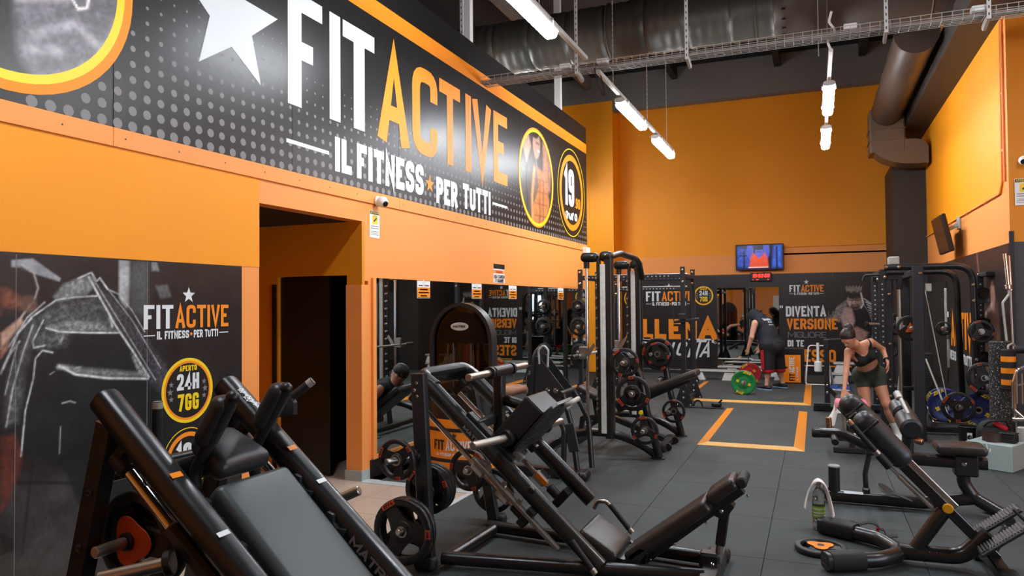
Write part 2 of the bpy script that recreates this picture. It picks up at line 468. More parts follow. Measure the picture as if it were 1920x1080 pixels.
def text(mb, s, o, ux, uy, h, w=.42, t=None, gap=None, width=None, slant=0.0, th=0.0, rr=.45):
    """letters of height h from the baseline point o; width stretches them to fit"""
    o, ux, uy = V(o), V(ux), V(uy); t = h * .17 if t is None else t; gap = h * .07 if gap is None else gap
    k = 1.0 if width is None else width / text_width(s, h, w, t, gap)
    nz = np.cross(ux, uy); x = 0; lift = 0
    for ch in s:
        if ch == ' ': x += .5 * w * h + gap; continue
        gw, st = GL[ch]; cw = gw * (w * h - t)
        for kind, pts in st:
            q = [(x + t / 2 + p[0] * cw, t / 2 + p[1] * (h - t)) for p in pts]
            if kind == 's':
                # straight strokes reach the full height and width of the letter
                e = []
                for i, p in enumerate(q):
                    p = V(p)
                    if i in (0, len(q) - 1) and len(q) > 1:
                        d = _n(p - V(q[1] if i == 0 else q[-2]))
                        oy = pts[i][1]; ox = pts[i][0]
                        if (abs(d[1]) > .9 and oy in (0, 1, -.0)) or (abs(d[0]) > .9 and ox in (0, 1)): p = p + d * t / 2
                        elif abs(d[1]) > .3 and oy in (0, 1): p = p + d * (t / 2 / abs(d[1]))
                    e.append(p)
                quads = ribbon(e, t)
            else:
                quads = ribbon(round2(q, min(cw, h) * rr if cw > 0 else 0, kind == 'c'), t, kind == 'c')
            lift += .0003
            for qd in quads:
                P = [o + nz * lift + ux * (p[0] + slant * p[1]) * k + uy * p[1] for p in qd]
                if np.cross(P[1] - P[0], P[2] - P[0]) @ nz < 0: P = P[::-1]
                mb.add(P, [(0, 1, 2, 3)])
        x += cw + t + gap
    return x * k
def star(mb, o, ux, uy, r, k=.42, n=5, a0=PI / 2):
    o, ux, uy = V(o), V(ux), V(uy)
    P = [o + (ux * math.cos(a0 + PI * i / n) + uy * math.sin(a0 + PI * i / n)) * (r if i % 2 == 0 else r * k) for i in range(2 * n)]
    mb.add([o] + P, [(0, 1 + i, 1 + (i + 1) % (2 * n)) for i in range(2 * n)])
def annulus(mb, o, ux, uy, r1, r2, n=56, ky=1.0):
    o, ux, uy = V(o), V(ux), V(uy)
    c = [(math.cos(2 * PI * k / n), math.sin(2 * PI * k / n)) for k in range(n)]
    if r1 <= 0:
        mb.add([o + ux * a * r2 + uy * b * r2 * ky for a, b in c], [tuple(range(n))]); return
    mb.add([o + ux * a * r1 + uy * b * r1 * ky for a, b in c] + [o + ux * a * r2 + uy * b * r2 * ky for a, b in c],
           [(k, k + n, (k + 1) % n + n, (k + 1) % n) for k in range(n)])
def quad(mb, o, ux, uy, x0, y0, x1, y1):
    o, ux, uy = V(o), V(ux), V(uy)
    mb.add([o + ux * a + uy * b for a, b in ((x0, y0), (x1, y0), (x1, y1), (x0, y1))], [(0, 1, 2, 3)])

# ---------------------------------------------------------------- painted pictures (flat prints as coloured grids)
class Paint:
    def __init__(s, x0, x1, z0, z1, step, base):
        s.x0, s.x1, s.z0, s.z1 = x0, x1, z0, z1
        s.nx, s.nz = max(2, int(abs(x1 - x0) / step)), max(2, int((z1 - z0) / step))
        s.X, s.Z = np.meshgrid(np.linspace(x0, x1, s.nx + 1), np.linspace(z0, z1, s.nz + 1))
        s.C = np.ones(s.X.shape + (3,)) * np.array(lin(base)); s.rng = np.random.default_rng(3)
        s.step = step
    def noise(s, sc):
        """smooth value noise of cell size sc"""
        gx = (s.X - s.X.min()) / sc; gz = (s.Z - s.Z.min()) / sc
        T = s.rng.random((int(gz.max()) + 3, int(gx.max()) + 3)); i, j = gz.astype(int), gx.astype(int); a, b = gz - i, gx - j
        a, b = a * a * (3 - 2 * a), b * b * (3 - 2 * b)
        return (T[i, j] * (1 - a) + T[i + 1, j] * a) * (1 - b) + (T[i, j + 1] * (1 - a) + T[i + 1, j + 1] * a) * b
    def seg_d(s, pts, closed=False):
        D = np.full(s.X.shape, 1e9); n = len(pts)
        for k in range(n if closed else n - 1):
            a, b = V(pts[k]), V(pts[(k + 1) % n]); d = b - a; L = max(d @ d, 1e-12)
            t = np.clip(((s.X - a[0]) * d[0] + (s.Z - a[1]) * d[1]) / L, 0, 1)
            D = np.minimum(D, np.hypot(s.X - a[0] - t * d[0], s.Z - a[1] - t * d[1]))
        return D
    def mix(s, A, c): s.C = s.C * (1 - A[..., None]) + np.array(lin(c)) * A[..., None]
    def poly(s, pts, c, soft=0.01, alpha=1.0, tex=0.0, tsc=0.05):
        ins = np.zeros(s.X.shape, bool); n = len(pts)
        for k in range(n):
            (x1, z1), (x2, z2) = pts[k], pts[(k + 1) % n]
            if z1 == z2: continue
            h = (s.Z > min(z1, z2)) & (s.Z <= max(z1, z2)) & (s.X < (x2 - x1) * (s.Z - z1) / (z2 - z1) + x1); ins ^= h
        D = s.seg_d(pts, True); D = np.where(ins, D, -D)
        A = np.clip(.5 + D / max(soft, 1e-6) / 2, 0, 1) * alpha
        if tex: A = A * np.clip(1 - tex + tex * 2 * s.noise(tsc) * s.noise(tsc * .37), 0, 1)
        s.mix(A, c); return s
    def line(s, pts, w, c, alpha=1.0, tex=0.0, tsc=0.04):
        A = np.exp(-(s.seg_d(pts) / w) ** 2) * alpha
        if tex: A = A * np.clip(1 - tex + tex * 2 * s.noise(tsc), 0, 1)
        s.mix(A, c); return s
    def oval(s, x, z, rx, rz, c, soft=.15, alpha=1.0, tex=0.0):
        r = np.hypot((s.X - x) / rx, (s.Z - z) / rz); A = np.clip((1 - r) / soft + .5, 0, 1) * alpha
        if tex: A = A * np.clip(1 - tex + tex * 2 * s.noise(.03), 0, 1)
        s.mix(A, c); return s
    def grain(s, k=.12, sc=.02): s.C *= (1 - k + 2 * k * s.noise(sc))[..., None]; return s
    def mesh(s, name, at, parent=None, keep=None):
        n1, n2 = s.X.shape; P = at(s.X.ravel(), s.Z.ravel())
        idx = np.arange(n1 * n2).reshape(n1, n2)
        q = np.stack([idx[:-1, :-1], idx[:-1, 1:], idx[1:, 1:], idx[1:, :-1]], -1).reshape(-1, 4)
        if keep is not None:
            cx = s.X.ravel()[q].mean(1); cz = s.Z.ravel()[q].mean(1); q = q[keep(cx, cz)]
        me = bpy.data.meshes.new(name)
        me.vertices.add(len(P)); me.vertices.foreach_set('co', P.astype(np.float32).ravel())
        me.loops.add(q.size); me.loops.foreach_set('vertex_index', q.astype(np.int32).ravel())
        me.polygons.add(len(q)); me.polygons.foreach_set('loop_start', np.arange(0, q.size, 4, dtype=np.int32))
        me.update(calc_edges=True); me.validate()
        ca = me.color_attributes.new('ink', 'FLOAT_COLOR', 'POINT')
        rgba = np.ones((len(P), 4), np.float32); rgba[:, :3] = np.clip(s.C, 0, 1).reshape(-1, 3)
        ca.data.foreach_set('color', rgba.ravel())
        me.materials.append(M['screen'])
        o = bpy.data.objects.new(name, me); COL.objects.link(o)
        if parent is not None: o.parent = parent
        return o
# wall-plane coordinates of points read off the wall pictures
def _ray(u, v): return CAMROT @ np.array([u - 960, 540 - v, F_PX])
def on_x(u, v, x):
    r = _ray(u, v); k = x / r[0]; return (r[1] * k, H + r[2] * k)
def on_y(u, v, y):
    r = _ray(u, v); k = y / r[1]; return (r[0] * k, H + r[2] * k)
UX, UY, UZ = V(1, 0, 0), V(0, 1, 0), V(0, 0, 1)
# ================================================================ the room
XL, XR, YB, ZC = -4.2, 2.18, 19.0, 7.6
def wallbox(name, m, boxes, parent=None, bev=0.0):
    b = MB()
    for x0, x1, y0, y1, z0, z1 in boxes:
        b.box(((x0 + x1) / 2, (y0 + y1) / 2, (z0 + z1) / 2), (x1 - x0, y1 - y0, z1 - z0), bev=bev)
    return obj(name, b, m, parent, smooth=0)
# floor: slab, rubber tiles, ceramic tiles, threshold strips
floor = struct(wallbox('floor', 'floorgap', [(-8, 5.4, -4.2, 19.2, -0.2, -0.012)]))
XS = [-4.2, -3.35, -2.35, -1.35, -0.35, 0.65, 1.65, 2.65, 3.65]
YS = [2.3 + k for k in range(17)]
share = {}
def tile(x0, x1, y0, y1, m='floor', name='rubber_tile', gap=0.004, h=0.012):
    w, d = round(x1 - x0 - gap, 3), round(y1 - y0 - gap, 3)
    if (w, d, m) not in share:
        o = obj(name, MB().box((0, 0, -h / 2), (w, d, h), bev=0.0015), m, floor, smooth=0); share[(w, d, m)] = o.data
    else:
        o = bpy.data.objects.new(name, share[(w, d, m)]); COL.objects.link(o); o.parent = floor
    o.location = ((x0 + x1) / 2, (y0 + y1) / 2, 0)
for i in range(len(XS) - 1):
    for y in YS:
        x0, x1 = XS[i], XS[i + 1]; y1 = min(y + 1, 18.98)
        if x0 > 2 and y >= 10.3: continue
        if x0 < -3 and y < 6.3: 
            continue
        tile(x0, x1, y, y1)
for y in YS[:4]: tile(-2.99, -2.35, y, y + 1)
for i in range(3):
    for k in range(10):
        y0 = 6.14 - 0.45 * (k + 1)
        tile(-4.2 + .4 * i, -4.2 + .4 * (i + 1), y0, y0 + .45, 'tile', 'ceramic_tile', 0.005)
for i in range(6):
    for k in range(4):
        tile(-4.2 - .4 * (i + 1), -4.2 - .4 * i, 4.66 + .385 * k, 4.66 + .385 * (k + 1), 'tile', 'ceramic_tile', 0.005)
for i in range(2):
    for k in range(3):
        tile(-4.95 + .45 * i, -4.5 + .45 * i, 6.2 + .5 * k, 6.7 + .5 * k, 'tile', 'ceramic_tile', 0.005)
wallbox('threshold_strip', 'strip', [(-4.19, -2.94, 6.14, 6.27, -0.012, 0.004)], floor)
wallbox('threshold_strip', 'strip', [(-3.01, -2.96, 1.5, 6.14, -0.012, 0.003)], floor)

# partition wall with the doorway recess
wall_left = struct(wallbox('wall_left', 'salmon', [
    (XL - .15, XL, -4.2, 4.73, 0, 2.86), (XL - .15, XL, 4.73, 6.25, 2.6, 2.86), (XL - .15, XL, 6.31, 14.05, 0, 2.86),
    (XL - .15, XL, 6.25, 6.31, 2.0, 2.6)  , (XL - .15, XL, 6.25, 6.31, 2.6, 2.86), (XL - .15, XL - .03, -4.2, 14.05, 2.86, 5.27)]))
wallbox('paint_panel', 'orange', [(XL, XL + .003, -4.2, 4.73, 2.07, 2.80)], wall_left)
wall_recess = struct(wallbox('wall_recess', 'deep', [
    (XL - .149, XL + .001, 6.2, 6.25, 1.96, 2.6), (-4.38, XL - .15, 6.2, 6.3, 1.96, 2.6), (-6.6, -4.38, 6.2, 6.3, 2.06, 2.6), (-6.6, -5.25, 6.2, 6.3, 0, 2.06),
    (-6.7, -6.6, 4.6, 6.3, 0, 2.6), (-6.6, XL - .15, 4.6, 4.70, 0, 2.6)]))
wallbox('jamb', 'salmon', [(-4.385, XL + .002, 6.19, 6.32, 0.1, 1.96)], wall_recess)
wallbox('jamb_skirting', 'boxg', [(-4.395, XL + .008, 6.175, 6.32, 0, 0.1)], wall_recess)
wallbox('recess_soffit', 'ceil', [(-6.6, XL - .15, 4.7, 6.2, 2.6, 2.68)], wall_recess)
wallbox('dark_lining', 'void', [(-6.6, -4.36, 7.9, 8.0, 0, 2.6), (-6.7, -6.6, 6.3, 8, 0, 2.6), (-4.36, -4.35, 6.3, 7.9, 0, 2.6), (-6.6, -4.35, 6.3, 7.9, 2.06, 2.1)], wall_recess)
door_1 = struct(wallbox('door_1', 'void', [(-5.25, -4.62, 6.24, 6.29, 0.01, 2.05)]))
t = MB(); quad(t, (-5.3, 6.16, 0), UX, UZ, .02, 0, .06, 1.98)
wallbox('door_stop', 'void', [(-5.31, -5.27, 6.17, 6.2, 0, 1.98)], door_1)

# outer shell
struct(wallbox('ceiling', 'ceil', [(-8, 5.4, -4.2, 19.2, ZC, ZC + .1)]))
struct(wallbox('wall_outer', 'ceil', [(-8.1, -8, -4.2, 19.2, 0, ZC)]))
wall_back = struct(wallbox('wall_back', 'orange', [(-8, 5.4, YB, YB + .2, 0, ZC)]))
wallbox('paint_band', 'salmon', [(-4.72, 1.62, YB - .003, YB, 2.4, 2.94), (-1.55, 1.62, YB - .003, YB, 2.9, 3.06)], wall_back)
struct(wallbox('pillar_1', 'orange', [(-6.2, -4.72, 18.2, YB, 0, 6.95)]))
struct(wallbox('beam_1', 'beam', [(-8, XR + .4, 18.2, YB, 6.95, 7.6), (-4.72, XR, 18.2, 18.5, 6.69, 6.95)]))
struct(wallbox('pillar_2', 'brown', [(1.55, XR, 17.3, YB, 0, 4.66)]))
wall_right = struct(wallbox('wall_right', 'salmon', [(XR, XR + .2, 10.4, YB, 0, 5.25)]))
wallbox('paint_panel', 'orange', [(XR - .003, XR, 10.62, 17.3, 3.09, 5.25)], wall_right)
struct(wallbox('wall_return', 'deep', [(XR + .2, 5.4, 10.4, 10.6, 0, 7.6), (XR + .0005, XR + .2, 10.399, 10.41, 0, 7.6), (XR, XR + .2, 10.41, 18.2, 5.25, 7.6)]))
struct(wallbox('soffit_1', 'brown', [(1.74, XR + .2, 6.0, 18.2, 5.25, 5.62)]))
wall_front = struct(wallbox('wall_front', 'orange', [(-8, 5.4, -4.3, -4.2, 0, ZC)]))
wallbox('paint_band', 'salmon', [(-4.2, 5.2, -4.2, -4.197, 0, 2.4)], wall_front)
door_2 = struct(wallbox('door_2', 'white', [(-2.1, -1.15, -4.197, -4.16, 0, 2.1)]))
wallbox('door_plate', 'brown', [(-1.75, -1.45, -4.16, -4.15, 1.5, 1.66)], door_2)
wall_near = struct(wallbox('wall_near_right', 'salmon', [
    (5.2, 5.4, -4.2, 0, 0, ZC), (5.2, 5.4, 6, 10.4, 0, ZC), (5.2, 5.4, 0, 6, 0, .9), (5.2, 5.4, 0, 6, 3.0, ZC)]))
win = struct(wallbox('window_1', 'white', [(5.22, 5.28, 2 * k - .03, 2 * k + .03, .9, 3.0) for k in range(4)] + [(5.22, 5.28, 0, 6, .9, .96), (5.22, 5.28, 0, 6, 2.94, 3)]))
wallbox('daylight_pane', 'daylight', [(5.3, 5.31, 0, 6, .9, 3.0)], win)

# trim boards along the foot of the banner
trim = struct(wallbox('trim_1', 'salmon', [(XL - .02, XL, -1.9, 14.05, 2.80, 2.92)]))
SE = [-1.9, -.15, 1.6, 3.37, 6.9, 10.48, 14.05]
for a, b in zip(SE, SE[1:]):
    wallbox('board', 'salmon', [(XL, XL + .016, a + .002, b - .002, 2.797, 2.922)], trim, bev=.002)
nb = MB()
for y in np.arange(1.7, 14, .44): nb.cyl((XL + .0155, y, 2.86), (XL + .0175, y, 2.86), .006, 8)
stuff(obj('nail', nb, 'blk', trim))

# ---------------------------------------------------------------- the big banner
ban = thing('wall_banner', 'long black banner with dotted print and orange stripe high on the doorway wall', 'banner', (XL, 6, 2.92))
def loc(o, parent): o.parent = parent; o.matrix_parent_inverse = Matrix.Translation(-Vector(parent.location)); return o
BX = XL + .012
SEAM = [-1.93, -.17, 1.6, 3.37, 5.13, 6.9, 8.7, 10.48, 12.25, 14.05]
for a, b in zip(SEAM, SEAM[1:]):
    loc(wallbox('panel', 'banner', [(XL - .03, BX, a + .0015, b - .0015, 2.922, 5.27)], None, bev=.002), ban)
def flat(name, m, fn, parent):
    b = MB(); fn(b); return loc(obj(name, b, m, None, smooth=0), parent)
def W(b): return (BX + .002, 0, 0)
flat('stripe', 'oran', lambda b: quad(b, (BX + .001, 0, 0), UY, UZ, -1.9, 4.75, 14.05, 4.94), ban)
def dots(b):
    C1, C2, C3 = (2.69, 3.8, .83), (11.21, 3.82, .82), (13.07, 3.83, .85)
    for y in np.arange(1.7, 13.99, .1135):
        for k in range(14):
            z = 2.955 + .105 * k
            r = .036 * (1 - (k + .2) / (12.5 if y < 5 else 10.5 if y < 9.5 else 9))
            if y > 4.2: r *= .92
            if r < .006 or any((y - c[0]) ** 2 + (z - c[1]) ** 2 < (c[2] + .02) ** 2 for c in (C1, C2, C3)): continue
            n = 12 if y < 6 else 8
            b.add([(BX + .0008, y + r * math.cos(2 * PI * i / n), z + r * math.sin(2 * PI * i / n)) for i in range(n)], [tuple(range(n))])
stuff(flat('dot_pattern', 'grey', dots, ban))
TX = BX + .002
for ch, y0, w in (('F', 5.07, .48), ('I', 5.66, .17), ('T', 5.87, .55)):
    flat('letter', 'whi', lambda b: text(b, ch, (TX, y0, 3.51), UY, UZ, 1.02, .47, .165, width=w), ban)
flat('star', 'whi', lambda b: star(b, (TX, 4.41, 4.02), UY, UZ, .56, .42), ban)
for ch, y0, w in (('A', 6.49, .62), ('C', 7.19, .6), ('T', 7.84, .56), ('I', 8.56, .17), ('V', 8.78, .59), ('E', 9.46, .5)):
    flat('letter', 'oran', lambda b: text(b, ch, (TX, y0, 3.5), UY, UZ, 1.02, .55, .165, width=w), ban)
def sub(b):
    text(b, 'IL', (TX, 5.74, 3.03), UY, UZ, .33, .6, .085, width=.27)
    text(b, 'FITNESS', (TX, 6.1, 3.02), UY, UZ, .35, .6, .085, width=1.34)
    text(b, 'PER', (TX, 7.75, 2.98), UY, UZ, .32, .6, .08, width=.56)
    text(b, 'TUTTI', (TX, 8.47, 3.0), UY, UZ, .33, .6, .08, width=.87)
    quad(b, (TX, 0, 0), UY, UZ, 5.05, 3.165, 5.65, 3.2); quad(b, (TX, 0, 0), UY, UZ, 9.41, 3.165, 9.95, 3.2)
flat('lettering', 'whi', sub, ban)
flat('star', 'oran', lambda b: star(b, (TX, 7.59, 3.18), UY, UZ, .11), ban)
def wx(Y, Z): return np.stack([np.full_like(Y, BX + .003), Y, Z], -1)
# waist-down picture in the first roundel
p = Paint(1.85, 3.53, 2.96, 4.7, .012, '2a2c2a')
p.poly([(2.3, 4.2), (3.3, 4.3), (3.3, 4.7), (2.3, 4.7)], 'b87a62', .08)
p.poly([(2.6, 3.72), (2.75, 3.64), (3.25, 3.98), (3.25, 4.5), (2.6, 3.9)], 'b98a74', .06, .9, .3)
p.poly([(2.75, 3.2), (2.98, 2.9), (3.55, 3.1), (3.6, 4.0), (3.4, 4.15), (2.72, 3.6)], '77747a', .03, 1, .45, .05)
p.poly([(2.7, 3.62), (2.74, 3.5), (3.05, 3.62), (3.4, 3.95), (3.4, 4.1), (3.05, 3.8)], 'a5a19e', .02, .9, .3)
p.line([(2.72, 3.66), (3.05, 3.84), (3.4, 4.15)], .02, '1d1f1f', .9)
for q in ([(2.85, 3.35), (3.1, 3.5), (3.3, 3.4)], [(3.0, 3.1), (3.25, 3.3), (3.4, 3.6)], [(2.8, 3.25), (3.0, 3.3)]): p.line(q, .03, 'b9b6ba', .6, .5)
p.line([(3.02, 3.72), (3.12, 3.6), (3.18, 3.63), (3.2, 3.75)], .008, 'efece6'); p.line([(3.0, 3.73), (3.16, 3.79)], .016, 'efece6')
p.grain(.2, .02)
o = loc(p.mesh('picture', wx, None, lambda y, z: (y - 2.69) ** 2 + (z - 3.8) ** 2 < .72 ** 2), ban)
flat('ring', 'yel', lambda b: annulus(b, (BX + .004, 2.69, 3.8), UY, UZ, .705, .76), ban)
flat('ring', 'oran', lambda b: annulus(b, (BX + .004, 2.69, 3.8), UY, UZ, .76, .82), ban)
# bare-chested picture in the second roundel
p = Paint(10.4, 12.05, 2.95, 4.7, .012, '3a3532')
p.poly([(10.95, 3.0), (11.75, 3.0), (11.8, 3.5), (11.6, 3.95), (11.2, 4.0), (10.95, 3.6)], 'c9814e', .04, 1, .3, .1)
p.poly([(10.45, 3.6), (10.6, 4.2), (10.9, 4.45), (11.15, 4.2), (11.3, 3.7), (11.0, 3.3), (10.9, 3.0), (10.6, 3.2)], '56554f', .03, 1, .3, .06)
p.line([(11.0, 3.05), (10.98, 3.5), (11.1, 3.95)], .05, 'e6a06a', .8); p.line([(10.8, 4.3), (10.72, 3.7), (10.78, 3.3)], .03, '2b2b28', .8); p.line([(11.15, 4.2), (11.28, 3.8)], .03, '85827a', .7)
p.poly([(11.5, 4.45), (11.75, 4.5), (11.9, 4.1), (11.85, 3.7), (11.65, 3.6), (11.5, 3.9)], 'b98468', .04, 1, .4, .05); p.line([(11.75, 4.3), (11.8, 3.8)], .035, '6d4a3a', .7, .6)
p.poly([(10.55, 4.3), (10.8, 4.55), (10.95, 4.3), (10.75, 4.0)], 'c7a08c', .03, .9, .3)
p.oval(11.2, 4.38, .17, .24, 'b08a78', .2); p.oval(11.3, 4.28, .06, .02, 'f0ece6', .3, .9); p.oval(11.12, 4.56, .2, .1, '2a211d', .3); p.line([(11.18, 4.4), (11.32, 4.4)], .02, '3a2a24', .8)
for x in (11.32, 11.5): p.line([(x, 3.05), (x + .02, 3.8)], .02, '6b3f26', .7)
for z in (3.2, 3.4, 3.6, 3.8): p.line([(11.1, z), (11.7, z + .02)], .014, '6b3f26', .55)
p.grain(.12, .03)
loc(p.mesh('picture', wx, None, lambda y, z: (y - 11.21) ** 2 + (z - 3.82) ** 2 < .775 ** 2), ban)
flat('ring', 'yel', lambda b: annulus(b, (BX + .004, 11.21, 3.82), UY, UZ, .745, .79), ban)
flat('ring', 'oran', lambda b: annulus(b, (BX + .004, 11.21, 3.82), UY, UZ, .79, .815), ban)
C3 = (BX + .004, 13.07, 3.83)
flat('ring', 'yel', lambda b: annulus(b, C3, UY, UZ, .805, .825), ban)
flat('ring', 'oran', lambda b: annulus(b, C3, UY, UZ, .6, .71), ban)
flat('lettering', 'whi', lambda b: (text(b, '19', (TX, 12.6, 3.57), UY, UZ, .7, .45, .13, width=.62), text(b, 'euro', (TX, 12.68, 3.32), UY, UZ, .2, .85, .055, width=.72)), ban)
flat('lettering', 'oran', lambda b: text(b, '.90', (TX, 13.25, 3.57), UY, UZ, .2, .55, .04, width=.34), ban)

# ---------------------------------------------------------------- printed wall picture beside the doorway
mur = thing('wall_poster', 'wide black wall picture of a crouching man and a leather jacket, beside the doorway', 'poster', (XL, 3, 0))
MX = XL + .006
for a, b in ((.9, 2.755), (2.755, 3.64), (3.64, 4.53)):
    loc(wallbox('panel', 'poster', [(XL, MX, a + .001, b - .001, .02, 2.07)], None), mur)
p = Paint(2.2, 4.515, .03, 2.06, .0062, '252122')
def w1(*uv): return [on_x(u, v, XL) for u, v in uv]
p.poly(w1((0, 900), (130, 880), (290, 940), (452, 930), (452, 1080), (0, 1080)), '4a4a4c', .06, .55, .4, .2)
p.line(w1((30, 905), (280, 905)), .01, '111111', .7); p.line(w1((60, 860), (40, 1040)), .008, '151515', .6)
p.poly(w1((20, 488), (60, 485), (112, 522), (110, 528), (20, 500)), 'aeb4b8', .006, .75)
p.poly(w1((222, 486), (242, 486), (240, 570), (232, 590), (222, 560)), 'c6cccd', .012, .7)
p.poly(w1((242, 487), (276, 490), (275, 600), (240, 585)), '5d6366', .03, .6)
p.poly(w1((283, 489), (292, 490), (297, 508), (283, 508)), '8a8f92', .008, .7); p.poly(w1((290, 536), (312, 534), (320, 556), (300, 560)), '6f7476', .01, .6)
J = w1((0, 640), (40, 590), (90, 560), (120, 530), (165, 513), (190, 530), (215, 552), (240, 582), (262, 620), (312, 700), (330, 800), (330, 980), (250, 990), (150, 960), (120, 880), (40, 850), (30, 880), (0, 880))
p.poly(J, '1c2123', .012, .97)
S_ = 'dfe4e3'
def wash(pts, a=.5, tex=.75, tsc=.03, c='9aa09f', soft=.03): p.poly(w1(*pts), c, soft, a, tex, tsc)
wash([(100, 556), (117, 535), (150, 521), (170, 518), (176, 534), (160, 551), (140, 558), (107, 564)], .85, .6, .02, 'b4baba', .015)
wash([(110, 566), (180, 558), (205, 600), (190, 618), (120, 612), (70, 600)], .45, .8, .025)
wash([(86, 612), (140, 600), (186, 606), (222, 622), (112, 622)], .6, .8, .02, 'b4baba', .012)
wash([(62, 648), (80, 606), (130, 622), (120, 645), (85, 652)], .45, .9, .02)
wash([(58, 602), (64, 612), (42, 700), (30, 790), (8, 800), (18, 700)], .55, .8, .035)
wash([(180, 540), (200, 552), (240, 585), (312, 690), (330, 760), (282, 720), (240, 640), (205, 590)], .5, .9, .014, '6e6d76', .02)
wash([(108, 684), (140, 699), (205, 706), (276, 707), (260, 698), (150, 690)], .55, .6, .03, 'b4baba', .015)
wash([(244, 662), (262, 684), (275, 706), (258, 700)], .6, .8, .012, 'd0d5d4', .01)
for pts, w, a in (
    (((145, 522), (170, 511), (180, 527), (186, 521), (200, 542)), .005, .95), (((165, 519), (180, 547), (190, 565), (215, 610), (250, 662), (278, 707)), .0065, .95),
    (((172, 520), (196, 560), (232, 618), (290, 712)), .0035, .55), (((186, 523), (212, 556), (246, 600), (300, 690)), .0035, .5), (((200, 542), (222, 552), (246, 582), (270, 622)), .004, .6),
    (((57, 595), (105, 562), (140, 557), (180, 555)), .005, .8), (((57, 597), (32, 625), (5, 690)), .006, .8), (((82, 567), (50, 595), (15, 650)), .005, .6), (((60, 610), (42, 660), (22, 730), (10, 800)), .005, .6),
    (((85, 615), (110, 622), (165, 624), (222, 624)), .005, .95), (((80, 600), (60, 640), (62, 652), (82, 648)), .0045, .8), (((97, 661), (78, 657), (65, 672), (61, 710), (46, 770), (38, 855)), .0045, .85),
    (((110, 686), (140, 702), (200, 709), (276, 710)), .007, .95), (((108, 688), (125, 690)), .012, .6), (((115, 756), (130, 752), (140, 755)), .004, .6), (((110, 850), (112, 800)), .004, .35),
    (((92, 702), (100, 697)), .004, .5), (((142, 690), (150, 688)), .006, .5), (((112, 640), (116, 634)), .008, .6), (((205, 596), (209, 612)), .01, .7), (((0, 700), (12, 672), (35, 640)), .006, .5), (((30, 650), (20, 690), (8, 740)), .004, .5)):
    p.line(w1(*pts), w, S_, a, .55, .02)
# man
p.poly(w1((0, 525), (8, 505), (40, 498), (62, 515), (70, 545), (62, 575), (50, 560), (30, 575), (0, 580)), '2a2624', .01, 1, .2)
p.line(w1((40, 497), (62, 512), (70, 540), (62, 565), (45, 585), (35, 600)), .006, 'b9b4ae', .8)
p.poly(w1((0, 540), (20, 545), (38, 560), (35, 580), (20, 585), (0, 590)), '9a5a45', .02, .9, .5)
p.poly(w1((0, 575), (35, 578), (32, 605), (20, 625), (0, 630)), '1c2024', .015, .9)
p.oval(*on_x(52, 570, XL), .05, .05, '6d5448', .4, .8)
p.poly(w1((0, 625), (38, 595), (42, 605), (12, 640), (0, 655)), 'c9a48f', .01, .9)
p.poly(w1((0, 660), (15, 640), (12, 655), (0, 672)), 'c08d78', .01, .8)
p.poly(w1((0, 820), (25, 815), (38, 850), (35, 880), (15, 940), (0, 960)), '7a3a2c', .02, .9, .5)
p.poly(w1((0, 1000), (22, 1010), (30, 1030), (0, 1040)), '121212', .01, .9)
p.grain(.22, .018); p.grain(.25, .12)
loc(p.mesh('picture', lambda Y, Z: np.stack([np.full_like(Y, MX + .001), Y, Z], -1)), mur)
flat('panel_joint', 'grey', lambda b: (quad(b, (MX + .0018, 0, 0), UY, UZ, 2.754, .03, 2.758, 2.06), quad(b, (MX + .0018, 0, 0), UY, UZ, 3.638, .03, 3.642, 2.06)), mur)
def logo(parent, o, ux, uy, w, dim=1.0, starx=.5):
    """star, FITACTIVE and the line beneath; o is the lower left of the big letters, w their width"""
    o, ux, uy = V(o), V(ux), V(uy); h = w * .215
    def f1(b): text(b, 'FIT', o, ux, uy, h, .46, h * .16, width=w * .32)
    def f2(b): text(b, 'ACTIVE', o + ux * w * .345, ux, uy, h, .52, h * .16, width=w * .655)
    def f3(b):
        hs = h * .34; q = o - uy * (hs + h * .1)
        text(b, 'IL FITNESS', q + ux * w * .14, ux, uy, hs, .6, hs * .22, width=w * .36)
        text(b, 'PER TUTTI', q + ux * w * .56, ux, uy, hs, .6, hs * .22, width=w * .3)
        quad(b, q, ux, uy, 0, hs * .45, w * .12, hs * .58); quad(b, q, ux, uy, w * .88, hs * .45, w, hs * .58)
        star(b, o + ux * w * starx + uy * h * 1.42, ux, uy, h * .36)
    def f4(b): star(b, o - uy * h * .27 + ux * w * .53, ux, uy, h * .1)
    flat('lettering', 'whi', f1, parent); flat('lettering', 'oran', f2, parent); flat('lettering', 'whi', f3, parent); flat('star', 'oran', f4, parent)
def badge24(parent, o, ux, uy, r):
    o, ux, uy = V(o), V(ux), V(uy)
    flat('ring', 'yel', lambda b: annulus(b, o, ux, uy, r * .91, r), parent); flat('ring', 'oran', lambda b: annulus(b, o, ux, uy, r * .84, r * .91), parent)
    n = np.cross(ux, uy)
    flat('disc', 'blk', lambda b: annulus(b, o - n * .0004, ux, uy, 0, r * .86), parent)
    def wh(b):
        text(b, '24H', o - ux * r * .43 + uy * r * .02, ux, uy, r * .5, .48, r * .1, width=r * .86)
    def ye(b):
        text(b, '7GG', o - ux * r * .4 - uy * r * .62, ux, uy, r * .52, .48, r * .1, width=r * .82)
        text(b, 'APERTO', o - ux * r * .33 + uy * r * .6, ux, uy, r * .17, .5, r * .035, width=r * .66)
    def st(b):
        for s in (-1, 1):
            for k in (-1, 0, 1): star(b, o + ux * s * r * (.68 - .04 * abs(k)) + uy * k * r * .22, ux, uy, r * (.1 if k else .12))
    flat('lettering', 'whi', wh, parent); flat('lettering', 'yel', ye, parent); flat('star', 'grey', st, parent)
